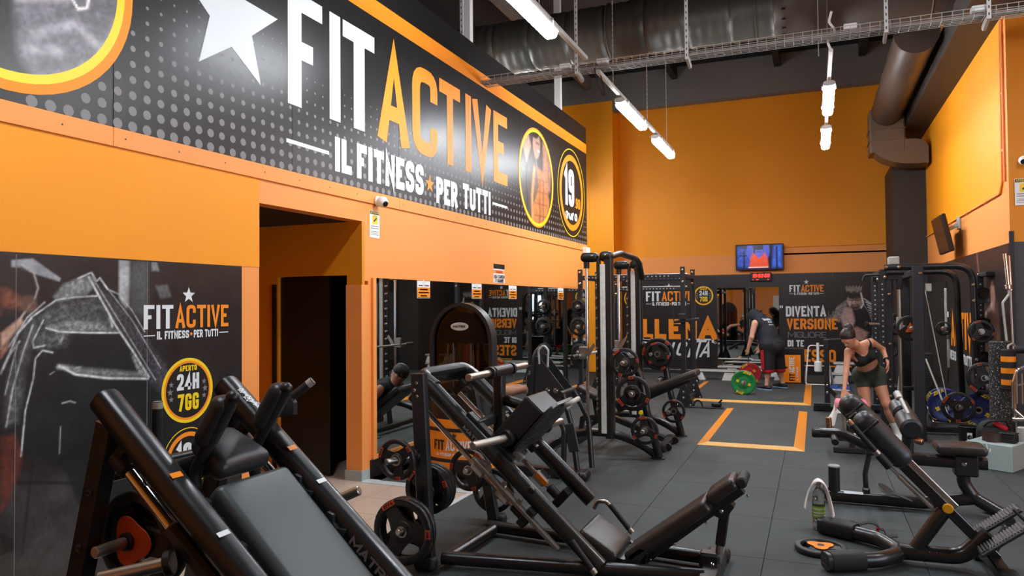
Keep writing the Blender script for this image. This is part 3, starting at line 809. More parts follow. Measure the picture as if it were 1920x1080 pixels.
def badge19(parent, o, ux, uy, r):
    o, ux, uy = V(o), V(ux), V(uy); n = np.cross(ux, uy)
    flat('disc', 'blk', lambda b: annulus(b, o - n * .0004, ux, uy, 0, r * .97), parent)
    flat('ring', 'yel', lambda b: annulus(b, o, ux, uy, r * .97, r), parent); flat('ring', 'oran', lambda b: annulus(b, o, ux, uy, r * .72, r * .86), parent)
    flat('lettering', 'whi', lambda b: (text(b, '19', o - ux * r * .5 - uy * r * .2, ux, uy, r * .72, .5, r * .16, width=r * .66), text(b, 'euro', o - ux * r * .42 - uy * r * .5, ux, uy, r * .24, .85, r * .06, width=r * .8)), parent)
    flat('lettering', 'oran', lambda b: text(b, '.90', o + ux * r * .2 - uy * r * .2, ux, uy, r * .24, .55, r * .05, width=r * .36), parent)
LX = MX + .003
logo(mur, (LX, 3.61, 1.60), UY, UZ, .77)
badge24(mur, (LX, 3.99, 1.15), UY, UZ, .233)
badge19(mur, (LX, 3.99, .66), UY, UZ, .222)

# ---------------------------------------------------------------- back wall prints and mirrors
def bw(o): return o
BY = YB - .012
pl = thing('wall_poster', 'black wall picture with ALLENA in orange letters and a white script word', 'poster', (-3.5, YB, 0))
for a, b in ((-4.72, -3.5), (-3.5, -2.29)): loc(wallbox('panel', 'poster', [(a + .001, b - .001, BY, YB - .003, .09, 2.45)], None), pl)
ph = thing('wall_sign', 'plain black panel above the pair of mirrors on the end wall', 'panel', (-1.5, YB, 2.1))
for a, b in ((-2.29, -1.545), (-1.545, -.8)): loc(wallbox('panel', 'poster', [(a + .001, b - .001, BY, YB - .003, 2.12, 2.45)], None), ph)
pr = thing('wall_poster', 'black wall picture of a man leaning forward beside the words DIVENTA LA VERSIONE MIGLIORE', 'poster', (0, YB, 0))
for a, b in ((-.8, .4), (.4, 1.55)): loc(wallbox('panel', 'poster', [(a + .001, b - .001, BY, YB - .003, .0, 2.45)], None), pr)
PY = BY - .003
logo(pl, (-4.08, PY, 1.80), UX, UZ, 1.2)
badge24(pl, (-2.61, PY, 1.93), UX, UZ, .24)
badge24(pl, (-4.42, PY, 1.88), UX, UZ, .24)
def allena(b):
    x = -4.5
    for ch, x0, w in (('A', -4.62, .42), ('L', -4.16, .26), ('L', -3.86, .3), ('E', -3.5, .34), ('N', -3.12, .34), ('A', -2.74, .46)):
        text(b, ch, (x0, PY, .82), UX, UZ, .52, .75, .13, width=w, rr=.3)
flat('lettering', 'oran', allena, pl)
def script(b):
    for ch, x0, z0, h in (('F', -4.34, .42, .44), ('E', -4.02, .38, .36), ('L', -3.76, .40, .42), ('I', -3.5, .38, .36), ('C', -3.34, .40, .36), ('I', -3.04, .36, .40), ('T', -2.98, .33, .48), ('A', -2.74, .37, .40)):
        text(b, ch, (x0, PY, z0), UX, UZ, h, .62, .058, slant=.3)
    quad(b, (0, PY, 0), UX, UZ, -3.0, .80, -2.44, .84); text(b, '"', (-2.42, PY, .56), UX, UZ, .25, .4, .025); annulus(b, (-2.34, PY, .74), UX, UZ, .02, .03, 12)
flat('lettering', 'whi', script, pl)
logo(pr, (-.57, PY, 1.995), UX, UZ, .77, starx=.5)
def quote(b):
    text(b, 'DIVENTA', (-.66, PY, 1.40), UX, UZ, .25, .55, .05, width=.9)
    text(b, 'DI TE', (-.63, PY, .67), UX, UZ, .16, .55, .035, width=.37)
    text(b, "''", (-.8, PY, 1.45), UX, UZ, .22, .5, .03)
flat('lettering', 'whi', quote, pr)
flat('lettering', 'grey', lambda b: (text(b, 'MIGLIORE', (-.62, PY, .89), UX, UZ, .14, .8, .014, width=.86), text(b, 'LA', (.29, PY, 1.42), UX, UZ, .11, .7, .014, width=.14)), pr)
flat('lettering', 'oran', lambda b: (text(b, 'VERSIONE', (-.64, PY, 1.09), UX, UZ, .26, .55, .052, width=1.13), text(b, 'STESSO', (-.63, PY, .31), UX, UZ, .3, .6, .06, width=1.07), quad(b, (0, PY, 0), UX, UZ, -.5, .2, .72, .23), text(b, ',', (.72, PY, .2), UX, UZ, .2, .4, .05)), pr)
p = Paint(.1, 1.53, .3, 2.3, .009, '242021')
p.poly([(.40, 1.35), (.52, 1.62), (.72, 1.8), (1.0, 1.82), (1.22, 1.72), (1.38, 1.4), (1.42, .9), (1.36, .5), (1.05, .55), (.85, .85), (.6, 1.0)], '17141d', .02, 1)
p.poly([(.56, 1.36), (.66, 1.62), (.80, 1.6), (.86, 1.3), (.80, 1.1), (.62, 1.12)], 'caa9a0', .03, .95, .3, .08)
p.poly([(.36, 1.34), (.48, 1.64), (.72, 1.8), (.66, 1.5), (.52, 1.25)], 'a39a95', .02, .9, .7, .03)
p.poly([(.1, 1.22), (.4, 1.28), (.5, 1.45), (.3, 1.4), (.1, 1.34)], '9a938f', .02, .6, .9, .03)
for k in range(14): p.line([(1.10 + .022 * k, 1.74 - .062 * k), (1.2 + .018 * k, 1.68 - .058 * k)], .009, 'e8e4e0', .9, .3)
p.line([(1.06, 1.82), (1.26, 1.66), (1.4, 1.3), (1.44, .95)], .010, 'd9d5d2', .9, .4); p.line([(1.02, 1.74), (1.16, 1.5), (1.3, 1.05)], .008, 'b9b5b2', .6, .5)
p.oval(.87, 1.78, .165, .215, 'b99c90', .18); p.oval(.86, 1.93, .19, .12, '211c1b', .25); p.oval(.84, 2.03, .2, .10, '3a3330', .3, 1, .4)
for k in range(16): p.line([(.70 + .02 * k, 1.99 + .02 * math.sin(k)), (.68 + .023 * k, 2.10 + .025 * math.sin(k * 2.1))], .008, 'b9b1ab', .6, .3)
p.oval(.92, 1.72, .12, .12, '6a544d', .5, .6); p.line([(.73, 1.79), (.82, 1.775), (.86, 1.79), (.92, 1.775), (1.03, 1.80)], .012, '151212', .95); p.line([(.74, 1.83), (.84, 1.81)], .012, '1d1a1a', .9); p.line([(.9, 1.81), (1.02, 1.84)], .012, '1d1a1a', .9)
p.oval(.87, 1.63, .10, .07, '2a1f1d', .4, .9); p.line([(.83, 1.65), (.91, 1.65)], .012, 'b5857a', .8); p.line([(1.0, 1.95), (1.05, 1.7), (1.0, 1.6)], .016, 'f0e6e0', .8); p.line([(.85, 1.76), (.84, 1.7), (.88, 1.69)], .01, 'e0cabf', .7)
p.poly([(.62, 1.02), (.9, 1.16), (1.14, 1.02), (1.05, .82), (.78, .86)], 'bf958a', .03, .95, .35, .05)
p.line([(1.1, .62), (1.25, .95)], .022, 'd5cfca', .8, .6); p.line([(1.15, .6), (1.32, .98)], .012, 'd5cfca', .6, .6); p.poly([(1.0, .5), (1.3, .55), (1.3, .8), (1.05, .78)], 'c9a13a', .02, .35, .8, .05)
p.grain(.15, .02)
loc(p.mesh('picture', lambda X, Z: np.stack([X, np.full_like(X, BY - .001), Z], -1)), pr)
def mirror(name_label, x0, x1, z0, z1, edge='rack'):
    t = thing('wall_mirror', name_label, 'mirror', ((x0 + x1) / 2, YB, z0))
    loc(wallbox('glass', 'mirror', [(x0 + .004, x1 - .004, YB - .012, YB - .004, z0, z1)], None), t)
    b = MB()
    for q in ((x0, x0 + .012), (x1 - .012, x1)): b.box(((q[0] + q[1]) / 2, YB - .012, (z0 + z1) / 2), (.012, .016, z1 - z0))
    loc(obj('edge_trim', b, edge, None, 0), t)
mirror('tall mirror on the end wall beside the ALLENA picture', -2.29, -1.545, .1, 2.12)
mirror('tall mirror on the end wall beside the DIVENTA picture', -1.545, -.8, .1, 2.12)
struct(wallbox('baseboard_back', 'ceil', [(-4.72, 1.55, YB - .02, YB - .003, 0, .09)]))

# mirror strip along the partition
mt = thing('wall_mirror', 'long mirror of several panes along the doorway wall, in an orange frame', 'mirror', (XL, 10, .3))
ym = np.linspace(6.42, 14.0, 7)
for a, b in zip(ym, ym[1:]): loc(wallbox('pane', 'mirror', [(XL + .004, XL + .012, a + .0015, b - .0015, .22, 2.035)], None), mt)
loc(wallbox('frame', 'salmon', [(XL, XL + .03, 6.36, 6.42, .18, 2.035), (XL, XL + .03, 6.42, 14.0, .18, .22)], None, bev=.003), mt)
loc(wallbox('backing', 'blk', [(XL, XL + .004, 6.42, 14.0, .2, 2.035)], None), mt)
struct(wallbox('baseboard_left', 'poster', [(XL, XL + .02, 6.33, 14.05, 0, .18)]))

# right wall prints
rp = thing('wall_poster', 'black wall picture with tall orange and white letters on the wall behind the pulley frame', 'poster', (XR, 13, 0))
RX = XR - .01
for a, b in ((10.42, 12.2), (12.2, 14.4), (14.4, 17.3)): loc(wallbox('panel', 'poster', [(RX, XR, a + .001, b - .001, 0, 2.44)], None), rp)
flat('lettering', 'oran', lambda b: text(b, 'ACTIVE', (RX - .003, 14.6, .98), -UY, UZ, .58, .5, .1, width=2.2), rp)
flat('lettering', 'whi', lambda b: (text(b, 'FIT', (RX - .003, 16.0, .98), -UY, UZ, .58, .5, .1, width=1.2), text(b, 'IL FITNESS PER TUTTI', (RX - .003, 15.4, .74), -UY, UZ, .16, .6, .035, width=2.6)), rp)
p = Paint(12.4, 10.45, .5, 2.43, .014, '2a2524')
p.poly([(11.9, .6), (11.8, 1.3), (11.55, 1.6), (11.3, 1.95), (11.05, 1.7), (10.9, 1.2), (11.0, .6)], '6a4a40', .05, .9, .6, .15)
p.oval(11.35, 1.8, .14, .2, '9a7062', .4); p.line([(11.8, 1.55), (11.4, 1.7)], .04, 'd9b4a5', .8, .5); p.line([(11.7, .9), (11.1, 1.2)], .08, 'b98a70', .6, .6); p.line([(11.9, .6), (11.2, .7)], .05, 'd0b49a', .6, .5)
p.line([(12.3, 2.42), (12.1, 1.9)], .05, 'b06a5c', .5, .6)
loc(p.mesh('picture', lambda Y, Z: np.stack([np.full_like(Y, RX - .001), Y, Z], -1)), rp)
fp = thing('wall_panel', 'plain charcoal wall panel at the wall corner behind the barbells', 'panel', (3.5, 10.4, 0))
loc(wallbox('panel', mat('charcoal wall panel', '39383a', .4), [(XR + .01, 5.19, 10.385, 10.397, 0, 2.45)], None), fp)
loc(wallbox('corner_strip', 'blk', [(XR - .012, XR + .035, 10.37, 10.4, 0, 2.58)], None), fp)
rm = thing('wall_mirror', 'mirror on the wall behind the pulley frame next to the dark pillar', 'mirror', (XR, 16, .3))
loc(wallbox('glass', 'mirror', [(RX - .008, RX - .001, 15.0, 17.2, .3, 2.1)], None), rm)
loc(wallbox('edge_trim', 'blk', [(RX - .012, RX - .001, 14.97, 15.0, .3, 2.1)], None), rm)
# ================================================================ ceiling: lamps, tray, ducts
def lamp(x, y0, y1, z, label, cable=True, rail=None):
    t = thing('ceiling_light', label, 'light', (x, (y0 + y1) / 2, z), 0, 'strip lights in rows under the ceiling')
    L = y1 - y0
    b = MB(); b.oval([(0, -L / 2, .02), (0, L / 2, .02)], .15, .07, 14, up=UZ); obj('housing', b, 'lampw', t)
    b = MB(); b.pad((0, 0, -.036), (.14, L - .03, .1), .045, seg=3); obj('diffuser', welded(b), 'lamp', t)
    for s in (-1, 1):
        b = MB(); b.rect([(-.08, s * L * .36, -.01), (-.08, s * L * .36, .06), (.08, s * L * .36, .06), (.08, s * L * .36, -.01)], .02, .004, up=UY, c=.001); obj('bracket', b, 'dull', t)
    return t
LZ = 4.6
lamp(-2.5, 5.72, 7.2, LZ, 'strip light nearest the camera, before the cable tray above the banner')
lamp(-2.5, 10.05, 11.6, LZ, 'first strip light beyond the cable tray on the rail beside the banner')
lamp(-2.5, 12.52, 14.1, LZ, 'second strip light beyond the cable tray, at the far end of its rail')
lamp(.22, 10.4, 11.85, LZ, 'upper of two strip lights hanging before the end wall')
lamp(.22, 13.0, 14.45, LZ, 'lower of two strip lights hanging before the end wall')
for x, y, s in ((-2.5, 1.3, 'strip light above the hack squat, over the picture'), (.22, 5.6, 'strip light above the back extension bench, over the picture'), (2.9, 6.2, 'strip light above the floor in front of the wall corner')):
    lamp(x, y, y + 1.5, LZ, s)
for y, s in ((10.2, 'added strip light hidden behind the banner wall, nearest its white strut'), (13.0, 'added strip light hidden behind the banner wall, middle of that row'), (15.6, 'added strip light hidden behind the banner wall, beside the orange pillar')): lamp(-5.3, y, y + 1.5, 5.0, s)  # unseen row added to brighten the far end wall
def hanger(b, p, q, r=.006): b.tube([p, q], r, 6)
rl = thing('light_rail', 'grey rail carrying two strip lights beyond the cable tray', 'rail', (-2.5, 9, LZ))
b = MB(); b.rect([(-2.5, 8.95, LZ + .1), (-2.5, 14.25, LZ + .1)], .06, .05, up=UZ); loc(obj('rail', b, 'dull'), rl)
for y in (9.7, 11.9, 13.6):
    b = MB()
    for k in range(40): b.tube([(-2.5, y, LZ + .12 + k * .075), (-2.5, y, LZ + .17 + k * .075)], .008, 5)
    hanger(b, (-2.5, y, LZ + .12), (-2.5, y, ZC), .004); loc(obj('chain', b, 'dull'), rl)
rl = thing('light_rail', 'grey rail above the strip light nearest the camera, ending at the cable tray', 'rail', (-2.5, 6, LZ))
b = MB(); b.rect([(-2.5, -3, LZ + .1), (-2.5, 8.4, LZ + .1)], .06, .05, up=UZ); loc(obj('rail', b, 'dull'), rl)
for y in (6.8, 3): b = MB(); hanger(b, (-2.5, y, LZ + .12), (-2.5, y, ZC), .005); loc(obj('wire', b, 'dull'), rl)
rl = thing('light_rail', 'rail joining the two strip lights before the end wall', 'rail', (.22, 12, LZ))
b = MB(); b.rect([(.22, 9.3, LZ + .1), (.22, 14.5, LZ + .1)], .05, .04, up=UZ); loc(obj('rail', b, 'white'), rl)
b = MB(); b.tube([(.22, 9.3, LZ + .1), (.18, 9.3, LZ + .22), (.28, 9.25, LZ + .3), (.2, 9.2, LZ + .4), (.23, 9.14, LZ + .5)], .014, 8, .06); loc(obj('cable', b, 'white'), rl)
cb = MB(); cb.tube([(-2.56, 9.0, 4.77), (-2.52, 9.0, 4.55), (-2.46, 9.05, 4.4), (-2.43, 9.0, 4.45), (-2.48, 9.0, 4.66)], .008, 6, .08)
tag(obj('power_cable', cb, 'plast'), 'thin dark cable looping from the cable tray to the light rail', 'cable')
# wire cable tray
tr = thing('cable_tray', 'galvanised wire cable tray crossing the gym from the banner towards the corner', 'cable tray', (-1, 9.14, 4.8))
TY, TZ = 9.14, 4.78
x0, x1 = -4.18, 4.2
b = MB()
for dy, dz in ((-.1, .09), (-.1, .045), (-.1, 0), (-.05, 0), (0, 0), (.05, 0), (.1, 0), (.1, .045), (.1, .09)): b.tube([(x0, TY + dy, TZ + dz), (x1, TY + dy, TZ + dz)], .004, 6)
loc(obj('long_wire', b, 'dull'), tr).__setitem__('kind', 'stuff')
b = MB()
for x in np.arange(x0, x1, .1): b.tube([(x, TY - .1, TZ + .095), (x, TY - .1, TZ), (x, TY + .1, TZ), (x, TY + .1, TZ + .095)], .0035, 5)
loc(obj('cross_wire', b, 'dull'), tr).__setitem__('kind', 'stuff')
cable_m = (mat('grey cable', '8f8b84', .6), mat('pinkish cable', '9d7f7c', .6), mat('pale cable', 'b9b7b0', .6))
for k in range(9):
    rr = random.Random(k); b = MB()
    b.tube([(x0 + i * .7, TY - .075 + k * .018 + rr.uniform(-.012, .012), TZ + .012 + (k % 3) * .014 + rr.uniform(0, .008)) for i in range(12)] + [(x1, TY, TZ + .02)], .009, 6)
    loc(obj('cable', b, cable_m[k % 3]), tr)
for x in (-2.81, -1.4, .78, 1.75):
    b = MB(); b.rect([(x, TY - .12, TZ - .05), (x, TY - .12, ZC)], .041, .012, up=UY, c=.002); loc(obj('hanger', b, 'lampw'), tr)
    b = MB()
    for k in range(36): b.box((x, TY - .1268, TZ + k * .075), (.011, .0015, .03))
    stuff(loc(obj('slot_pattern', b, 'blk', None, 0), tr))
    b = MB(); b.prism([(0, 0), (0, -.05), (.24, -.1), (.3, -.06), (.3, -.03), (.05, .02)], (x, TY - .12, TZ), UY, UZ, .03); loc(obj('arm', b, 'dull'), tr)
for x in (-3.05, -2.55, .35, 1.6): loc(wallbox('junction_block', 'white', [(x, x + .14, TY - .1, TY + .02, TZ + .06, TZ + .12)], None, bev=.008), tr)
# big duct
dt = thing('air_duct', 'fat dark insulated air duct running above the cable tray', 'duct', (-2, 11.2, 6))
b = MB(); n = 28
for (xa, xb) in [(-7.9 + .62 * k, -7.9 + .62 * (k + 1)) for k in range(12)]:
    prof = [(.418 + .012 * math.sin(i / 16 * 4 * PI) ** 2 - (.014 if i in (0, 16) else 0), .62 * i / 16) for i in range(17)]
    b.lathe(prof, (xa, 11.2, 6.03), UX, n)
loc(obj('sleeve', b, 'duct', None, 50), dt); 
for x in (-.72, -2.9, -5.2):
    b = MB(); b.ring((x, 11.2, 6.03), UX, .438, .012, 28, 6); loc(obj('strap', b, 'duct'), dt)
b = MB(); b.lathe([(0, 0), (.40, 0), (.46, .06), (.49, .3), (.49, 5.5), (0, 5.5)], (-.5, 11.2, 6.05), UX, 36); loc(obj('metal_section', b, 'duct2', None, 40), dt)
for x in (.22, 1.5): 
    b = MB(); b.ring((x, 11.2, 6.05), UX, .492, .01, 36, 6); loc(obj('seam_band', b, 'ductg'), dt)
b = MB(); b.rect([(.1, 10.72, 5.1), (.1, 10.72, ZC)], .03, .012, up=UX, c=.002); loc(obj('hanger', b, 'dull'), dt)
for k in range(5):
    b = MB(); a = -.2 - k * .32; b.box((-.34, 11.2 + .49 * -math.cos(a * .9), 6.05 + .49 * math.sin(a * .9)), (.05, .02, .02)); loc(obj('clip', b, 'blk'), dt)
# round duct along the wall with its elbow
sd_ = thing('spiral_duct', 'brown round duct running to the end wall and bending down beside the pillar', 'duct', (1.4, 13, 5.5))
b = MB(); prof = []
L = 4.65
for k in range(33):
    y = k * L / 32; prof.append((.285 + (.008 if k % 8 == 0 else 0), y))
b.lathe([(0, 0)] + prof + [(0, L)], (1.4, 11.72, 5.56), UY, 30); loc(obj('pipe', b, 'duct2', None, 50), sd_)
b = MB(); path = []
for k in range(9): a = k / 8 * PI / 2; path.append((1.4, 16.3 + .35 * math.sin(a), 5.21 + .35 * math.cos(a)))
b.rect([(1.4, 16.7, 5.62), (1.4, 16.7, 4.75)], .64, .64, up=UX, c=.03); loc(obj('drop_box', b, 'ductg', None, 30), sd_)
for z in (5.0, 5.22): b = MB(); b.rect([(1.4, 16.7, z - .012), (1.4, 16.7, z + .012)], .68, .68, up=UX, c=.03); loc(obj('flange', b, 'ductg', None, 30), sd_)
b = MB(); q = [(-.32, 0)] + [(.5 - .82 * math.cos(a), -.5 * math.sin(a)) for a in np.linspace(.12, PI / 2, 9)] + [(.72, -.5), (.72, -.2)] + [(.72 - .3 * (1 - math.cos(a)), -.2 + .2 * math.sin(a)) for a in np.linspace(.2, PI / 2, 6)]
b.prism(q, (1.4, 16.7, 4.98), UX, UZ, .62); loc(obj('elbow', b, 'ductg', None, 30), sd_)
# struts and dark purlins above the partition
for (y, s) in ((9.25, 'tall white strut rising behind the banner before the cable tray'), (13.2, 'short white strut rising behind the far end of the banner')):
    tag(wallbox('ceiling_strut', 'white', [(-4.54, -4.42, y - .05, y + .05, 0, ZC)], None), s, 'strut')
b = MB(); b.rect([(-4.4, 8.9, 5.1), (-4.4, 8.9, ZC)], .05, .02, up=UY, c=.002)
hs = tag(obj('hanger_strip', b, 'lampw'), 'perforated white hanger strip beside the tall white strut', 'hanger')
b = MB()
for k in range(26): b.box((-4.4, 8.889, 5.3 + k * .085), (.012, .002, .03))
stuff(obj('slot_pattern', b, 'blk', hs, 0))
for x, s in ((-5.4, 'dark roof purlin behind the banner'), (-3.2, 'dark roof purlin above the banner light row'), (-.8, 'dark roof purlin over the platforms'), (1.0, 'dark roof purlin over the pulley frame')):
    o = struct(wallbox('purlin_beam', 'beam' if x < -5 else 'ceil', [(x, x + .14, -4, 18.2, 7.3, 7.6)], None))
# ================================================================ weight plates
STUFF_NAMES = {'bolt', 'tread', 'hole_pattern', 'hook_pin', 'adjust_hole', 'status_dot', 'nail', 'rack_hook', 'cap_slot'}
KEEP_WHOLE = {'lettering', 'star', 'print', 'body', 'hole_pattern', 'bolt'}
def clusters(b, gap=.002):
    """loose pieces of a builder that do not touch one another"""
    n = len(b.v); par = list(range(n))
    def find(i):
        while par[i] != i: par[i] = par[par[i]]; i = par[i]
        return i
    for f in b.f:
        r = find(f[0])
        for i in f[1:]:
            q = find(i)
            if q != r: par[q] = r
    g = {}
    for i in range(n): g.setdefault(find(i), []).append(i)
    box = [[np.min([b.v[i] for i in ix], 0) - gap, np.max([b.v[i] for i in ix], 0) + gap, ix] for ix in g.values()]
    if len(box) > 60: return [b]
    again = True
    while again:
        again = False
        for i in range(len(box)):
            for j in range(i + 1, len(box)):
                if (box[i][0] <= box[j][1]).all() and (box[j][0] <= box[i][1]).all():
                    box[i] = [np.minimum(box[i][0], box[j][0]), np.maximum(box[i][1], box[j][1]), box[i][2] + box[j][2]]; box.pop(j); again = True; break
            if again: break
    if len(box) == 1: return [b]
    out = []
    for _, _, ix in box:
        ix = sorted(ix); mp = {k: i for i, k in enumerate(ix)}; m = MB(); m.v = [b.v[i] for i in ix]; m.f = [tuple(mp[i] for i in f) for f in b.f if f[0] in mp]; out.append(m)
    return out
def part(t, name, m, fn, smooth=35, weld=False, parent=None):
    b = MB(); fn(b)
    if weld: b = welded(b)
    P = [b] if name in STUFF_NAMES or name in KEEP_WHOLE else clusters(b)
    os = [loc(obj(name, q, m, None, smooth), parent or t) for q in P]
    if name in STUFF_NAMES: stuff(os[0])
    return os[0]
PROTO = {}
def make_plate(R, th, body='rubber', rich=True):
    t = thing('weight_plate', 'x', 'weight plate', (0, 0, 0))
    def rim(b):
        h = th / 2; e = th * .28
        b.lathe([(R * .76, -h * .6), (R * .79, -h), (R - e, -h), (R - e * .3, -h + e * .3), (R, -h + e), (R, h - e), (R - e * .3, h - e * .3), (R - e, h), (R * .79, h), (R * .76, h * .6), (R * .76, -h * .6)], (0, 0, 0), UZ, 40)
    part(t, 'rim', body, rim, 50)
    def hub(b):
        P = []
        for k in range(3):
            a = PI / 2 + k * 2 * PI / 3
            for q in (-.27, -.1, .1, .27): P.append((R * .82 * math.cos(a + q), R * .82 * math.sin(a + q)))
            for q, rr in ((.55, .5), (PI / 3, .385), (2 * PI / 3 - .55, .5)): P.append((R * rr * math.cos(a + q), R * rr * math.sin(a + q)))
        b.prism(P, (0, 0, 0), UX, UY, th * .62)
        b.lathe([(R * .34, th * .3), (R * .31, th * .43), (.034, th * .46), (.034, th * .3)], (0, 0, 0), UZ, 24)
    part(t, 'hub', body, hub, 30)
    part(t, 'sleeve_ring', 'steel', lambda b: b.lathe([(.0265, -th * .5), (.0265, th * .52), (.038, th * .52), (.038, th * .4)], (0, 0, 0), UZ, 20))
    if rich:
        for k in range(3):
            a = PI / 2 + k * 2 * PI / 3; c = V(math.cos(a), math.sin(a), 0) * R * .89; sx = V(-math.sin(a), math.cos(a), 0) * -1; sy = V(math.cos(a), math.sin(a), 0)
            w = R * (.13 if k else .24); hh = R * .075
            lb = part(t, 'label', 'label', lambda b: b.prism([(-w, -hh), (w, -hh), (w, hh), (-w, hh)], c + UZ * th * .5, sx, sy, .003), 0)
            s = 'ZIVA' if k == 0 else '20'
            b = MB(); text(b, s, c + UZ * (th * .5 + .0022) - sx * w * .8 - sy * hh * .65, sx, sy, hh * 1.3, .6, hh * .3, width=w * 1.6)
            o = obj('lettering', b, 'blk', None, 0); o.parent = lb
    return t
def make_bumper(m, R, th, txt='10'):
    t = thing('bumper_plate', 'x', 'weight plate', (0, 0, 0))
    def disc(b):
        h = th / 2
        b.lathe([(.03, -h), (R * .42, -h), (R * .45, -h * .72), (R * .7, -h * .72), (R * .74, -h), (R - .012, -h), (R, -h + .012), (R, h - .012), (R - .012, h), (R * .74, h), (R * .7, h * .72), (R * .45, h * .72), (R * .42, h), (.03, h)], (0, 0, 0), UZ, 48)
    part(t, 'disc', m, disc, 40)
    part(t, 'steel_hub', 'steel', lambda b: b.lathe([(.026, h2 := -th * .52), (.026, th * .54), (R * .2, th * .54), (R * .22, th * .44)], (0, 0, 0), UZ, 28))
    y = 'yel'
    def tx(b):
        z = th / 2 + .001
        for sg in (1, -1):
            text(b, 'ZIVA', V(-R * .3 * sg, R * .76 * sg, z) - UY * sg * 0, UX * sg, UY * sg, R * .2, .75, R * .055, width=R * .6, slant=.3) if sg > 0 else text(b, 'ZIVA', V(R * .3, -R * .76, z), -UX, -UY, R * .2, .75, R * .055, width=R * .6, slant=.3)
            text(b, txt, V(R * .6 * sg, -R * .12 * sg, z), UY * sg, -UX * sg, R * .22, .6, R * .055, width=R * .24)
    part(t, 'lettering', y, tx, 0)
    return t
def plate_matrix(pos, axis, roll):
    sd, u, d = frame_of(V(axis)); x = sd * math.cos(roll) + u * math.sin(roll); y = np.cross(d, x)
    return basis(pos, x, y)
def plate(R, th, pos, axis, label, roll=0.0, kind=None, rich=True, group='rubber weight plates', txt='10'):
    key = (R, th, kind, rich, txt)
    if key not in PROTO:
        o = make_bumper(kind, R, th, txt) if kind and kind != 'rubber2' else make_plate(R, th, kind or 'rubber', rich)
        PROTO[key] = o
    else: o = dup(PROTO[key])
    o['label'] = label
    if group: o['group'] = group
    o.matrix_world = plate_matrix(pos, axis, roll)
    return o
TOCAM = (0, -1, 0)
def peg(t, p, q, r=.025, collar=.045, name='weight_peg'):
    p, q = V(p), V(q); d = _n(q - p)
    o = part(t, name, 'steel', lambda b: b.cyl(p, q, r, 18, bev=.004))
    part(t, 'collar', 'plast', lambda b: b.cyl(p - d * .012, p + d * .02, collar, 20, bev=.004), parent=o)
    return o
def bolts(t, pts, ax, r=.012, h=.01, m='chrome', parent=None):
    return part(t, 'bolt', m, lambda b: [b.lathe([(r, 0), (r, h * .5), (r * .6, h), (0, h)], p, ax, 10) for p in pts], parent=parent)

# ================================================================ leg press
lp = thing('leg_press_machine', 'black 45 degree leg press with a slanted sled, footplate and tilted back pad', 'gym machine', (-1.5, 4.83, 0))
D = _n(V(.75, 0, -.68)); N = V(.68, 0, .75) / np.linalg.norm((.68, .75)); YC = 4.83
for y0, x1, y1, s in ((4.37, -.66, 4.66, -1), (5.12, -.66, 5.0, 1)):
    part(lp, 'base_rail', 'frame', lambda b: b.oval([(-2.33, y0, .06), (x1, y1, .06)], .085, .085, 14, up=UZ))
part(lp, 'rear_crossbar', 'frame', lambda b: b.oval([(-2.30, 4.37, .055), (-2.27, 5.12, .055)], .08, .07, 14, up=UZ))
part(lp, 'front_crossbar', 'frame', lambda b: b.rect([(-.63, 4.5, .05), (-.63, 5.15, .05)], .12, .08, up=UZ, c=.015))
for x, y in ((-2.40, 4.27), (-2.37, 5.37), (-.63, 4.5), (-.63, 5.15)):
    part(lp, 'foot', 'grip', lambda b: b.pad((x, y, .045), (.15, .1, .085), .03, seg=3), weld=True)
pn = part(lp, 'weight_post', 'frame2', lambda b: b.rect([(-2.41, 4.31, .05), (-2.47, 4.31, 1.29)], .105, .055, up=UY))
pf = part(lp, 'weight_post', 'frame2', lambda b: b.rect([(-2.38, 5.33, .05), (-2.6, 5.33, 1.25)], .09, .055, up=UY))
bolts(lp, [(-2.47, 4.282, 1.23), (-2.485, 4.282, 1.18), (-2.465, 4.282, 1.14)], TOCAM)
for x, y, s in ((-2.52, 4.54, -1), (-2.46, 5.12, 1)):
    g = part(lp, 'guide_tube', 'frame', lambda b: b.tube([V(x, y, 1.19), V(x, y, 1.19) + D * (1.66 if s < 0 else 1.28)], .057, 20))
    if s < 0:
        o = V(x, y - .0575, 1.19) + D * .40 - N * .013
        b = MB(); text(b, 'MATRIX', o, D, N, .026, .9, .006, width=.2); loc(obj('lettering', b, 'grey', None, 0), g)
        b = MB(); b.pad(V(x, y - .03, 1.19) + D * 1.02 + N * .03, (.05, .05, .05), .012, rot=np.array([D, UY, N]).T, seg=2); loc(obj('clamp', b, 'plast', None), g)
    off = -N * .125 + UY * (-.06 if s < 0 else -.1)
    c = V(x, y, 1.19) + off
    rod = part(lp, 'guide_rod', 'chrome', lambda b: b.cyl(c + D * .02, c + D * 1.12, .019, 16))
    part(lp, 'rod_holder', 'plast', lambda b: (b.bar(c + N * .1, c - N * .03, .06, .05, up=UY), b.bar(c + D * 1.12 + N * .09, c + D * 1.12 - N * .05, .06, .09, up=UY)), parent=rod)
    part(lp, 'end_stop', 'grip', lambda b: b.cyl(c + D * 1.0, c + D * 1.13, .034, 16, bev=.008), parent=rod)
    part(lp, 'bearing_block', 'dull', lambda b: [b.bar(c + D * k - N * .0, c + D * (k + .11), .07, .065, up=UY, bev=.012) for k in (.62, .86)], parent=rod)
    if s > 0: part(lp, 'sticker', 'oran', lambda b: b.box(c + D * .93 - UY * .03 + N * .01, (.1, .012, .035), rot=np.array([D, UY, N]).T))
    for k in (.62, .86): part(lp, 'bearing_clip', 'chrome', lambda b: b.bar(c + D * (k + .02) + N * .045, c + D * (k + .1) + N * .045, .05, .02, up=UY), parent=rod)
ra = V(-2.17, 4.445, .76)
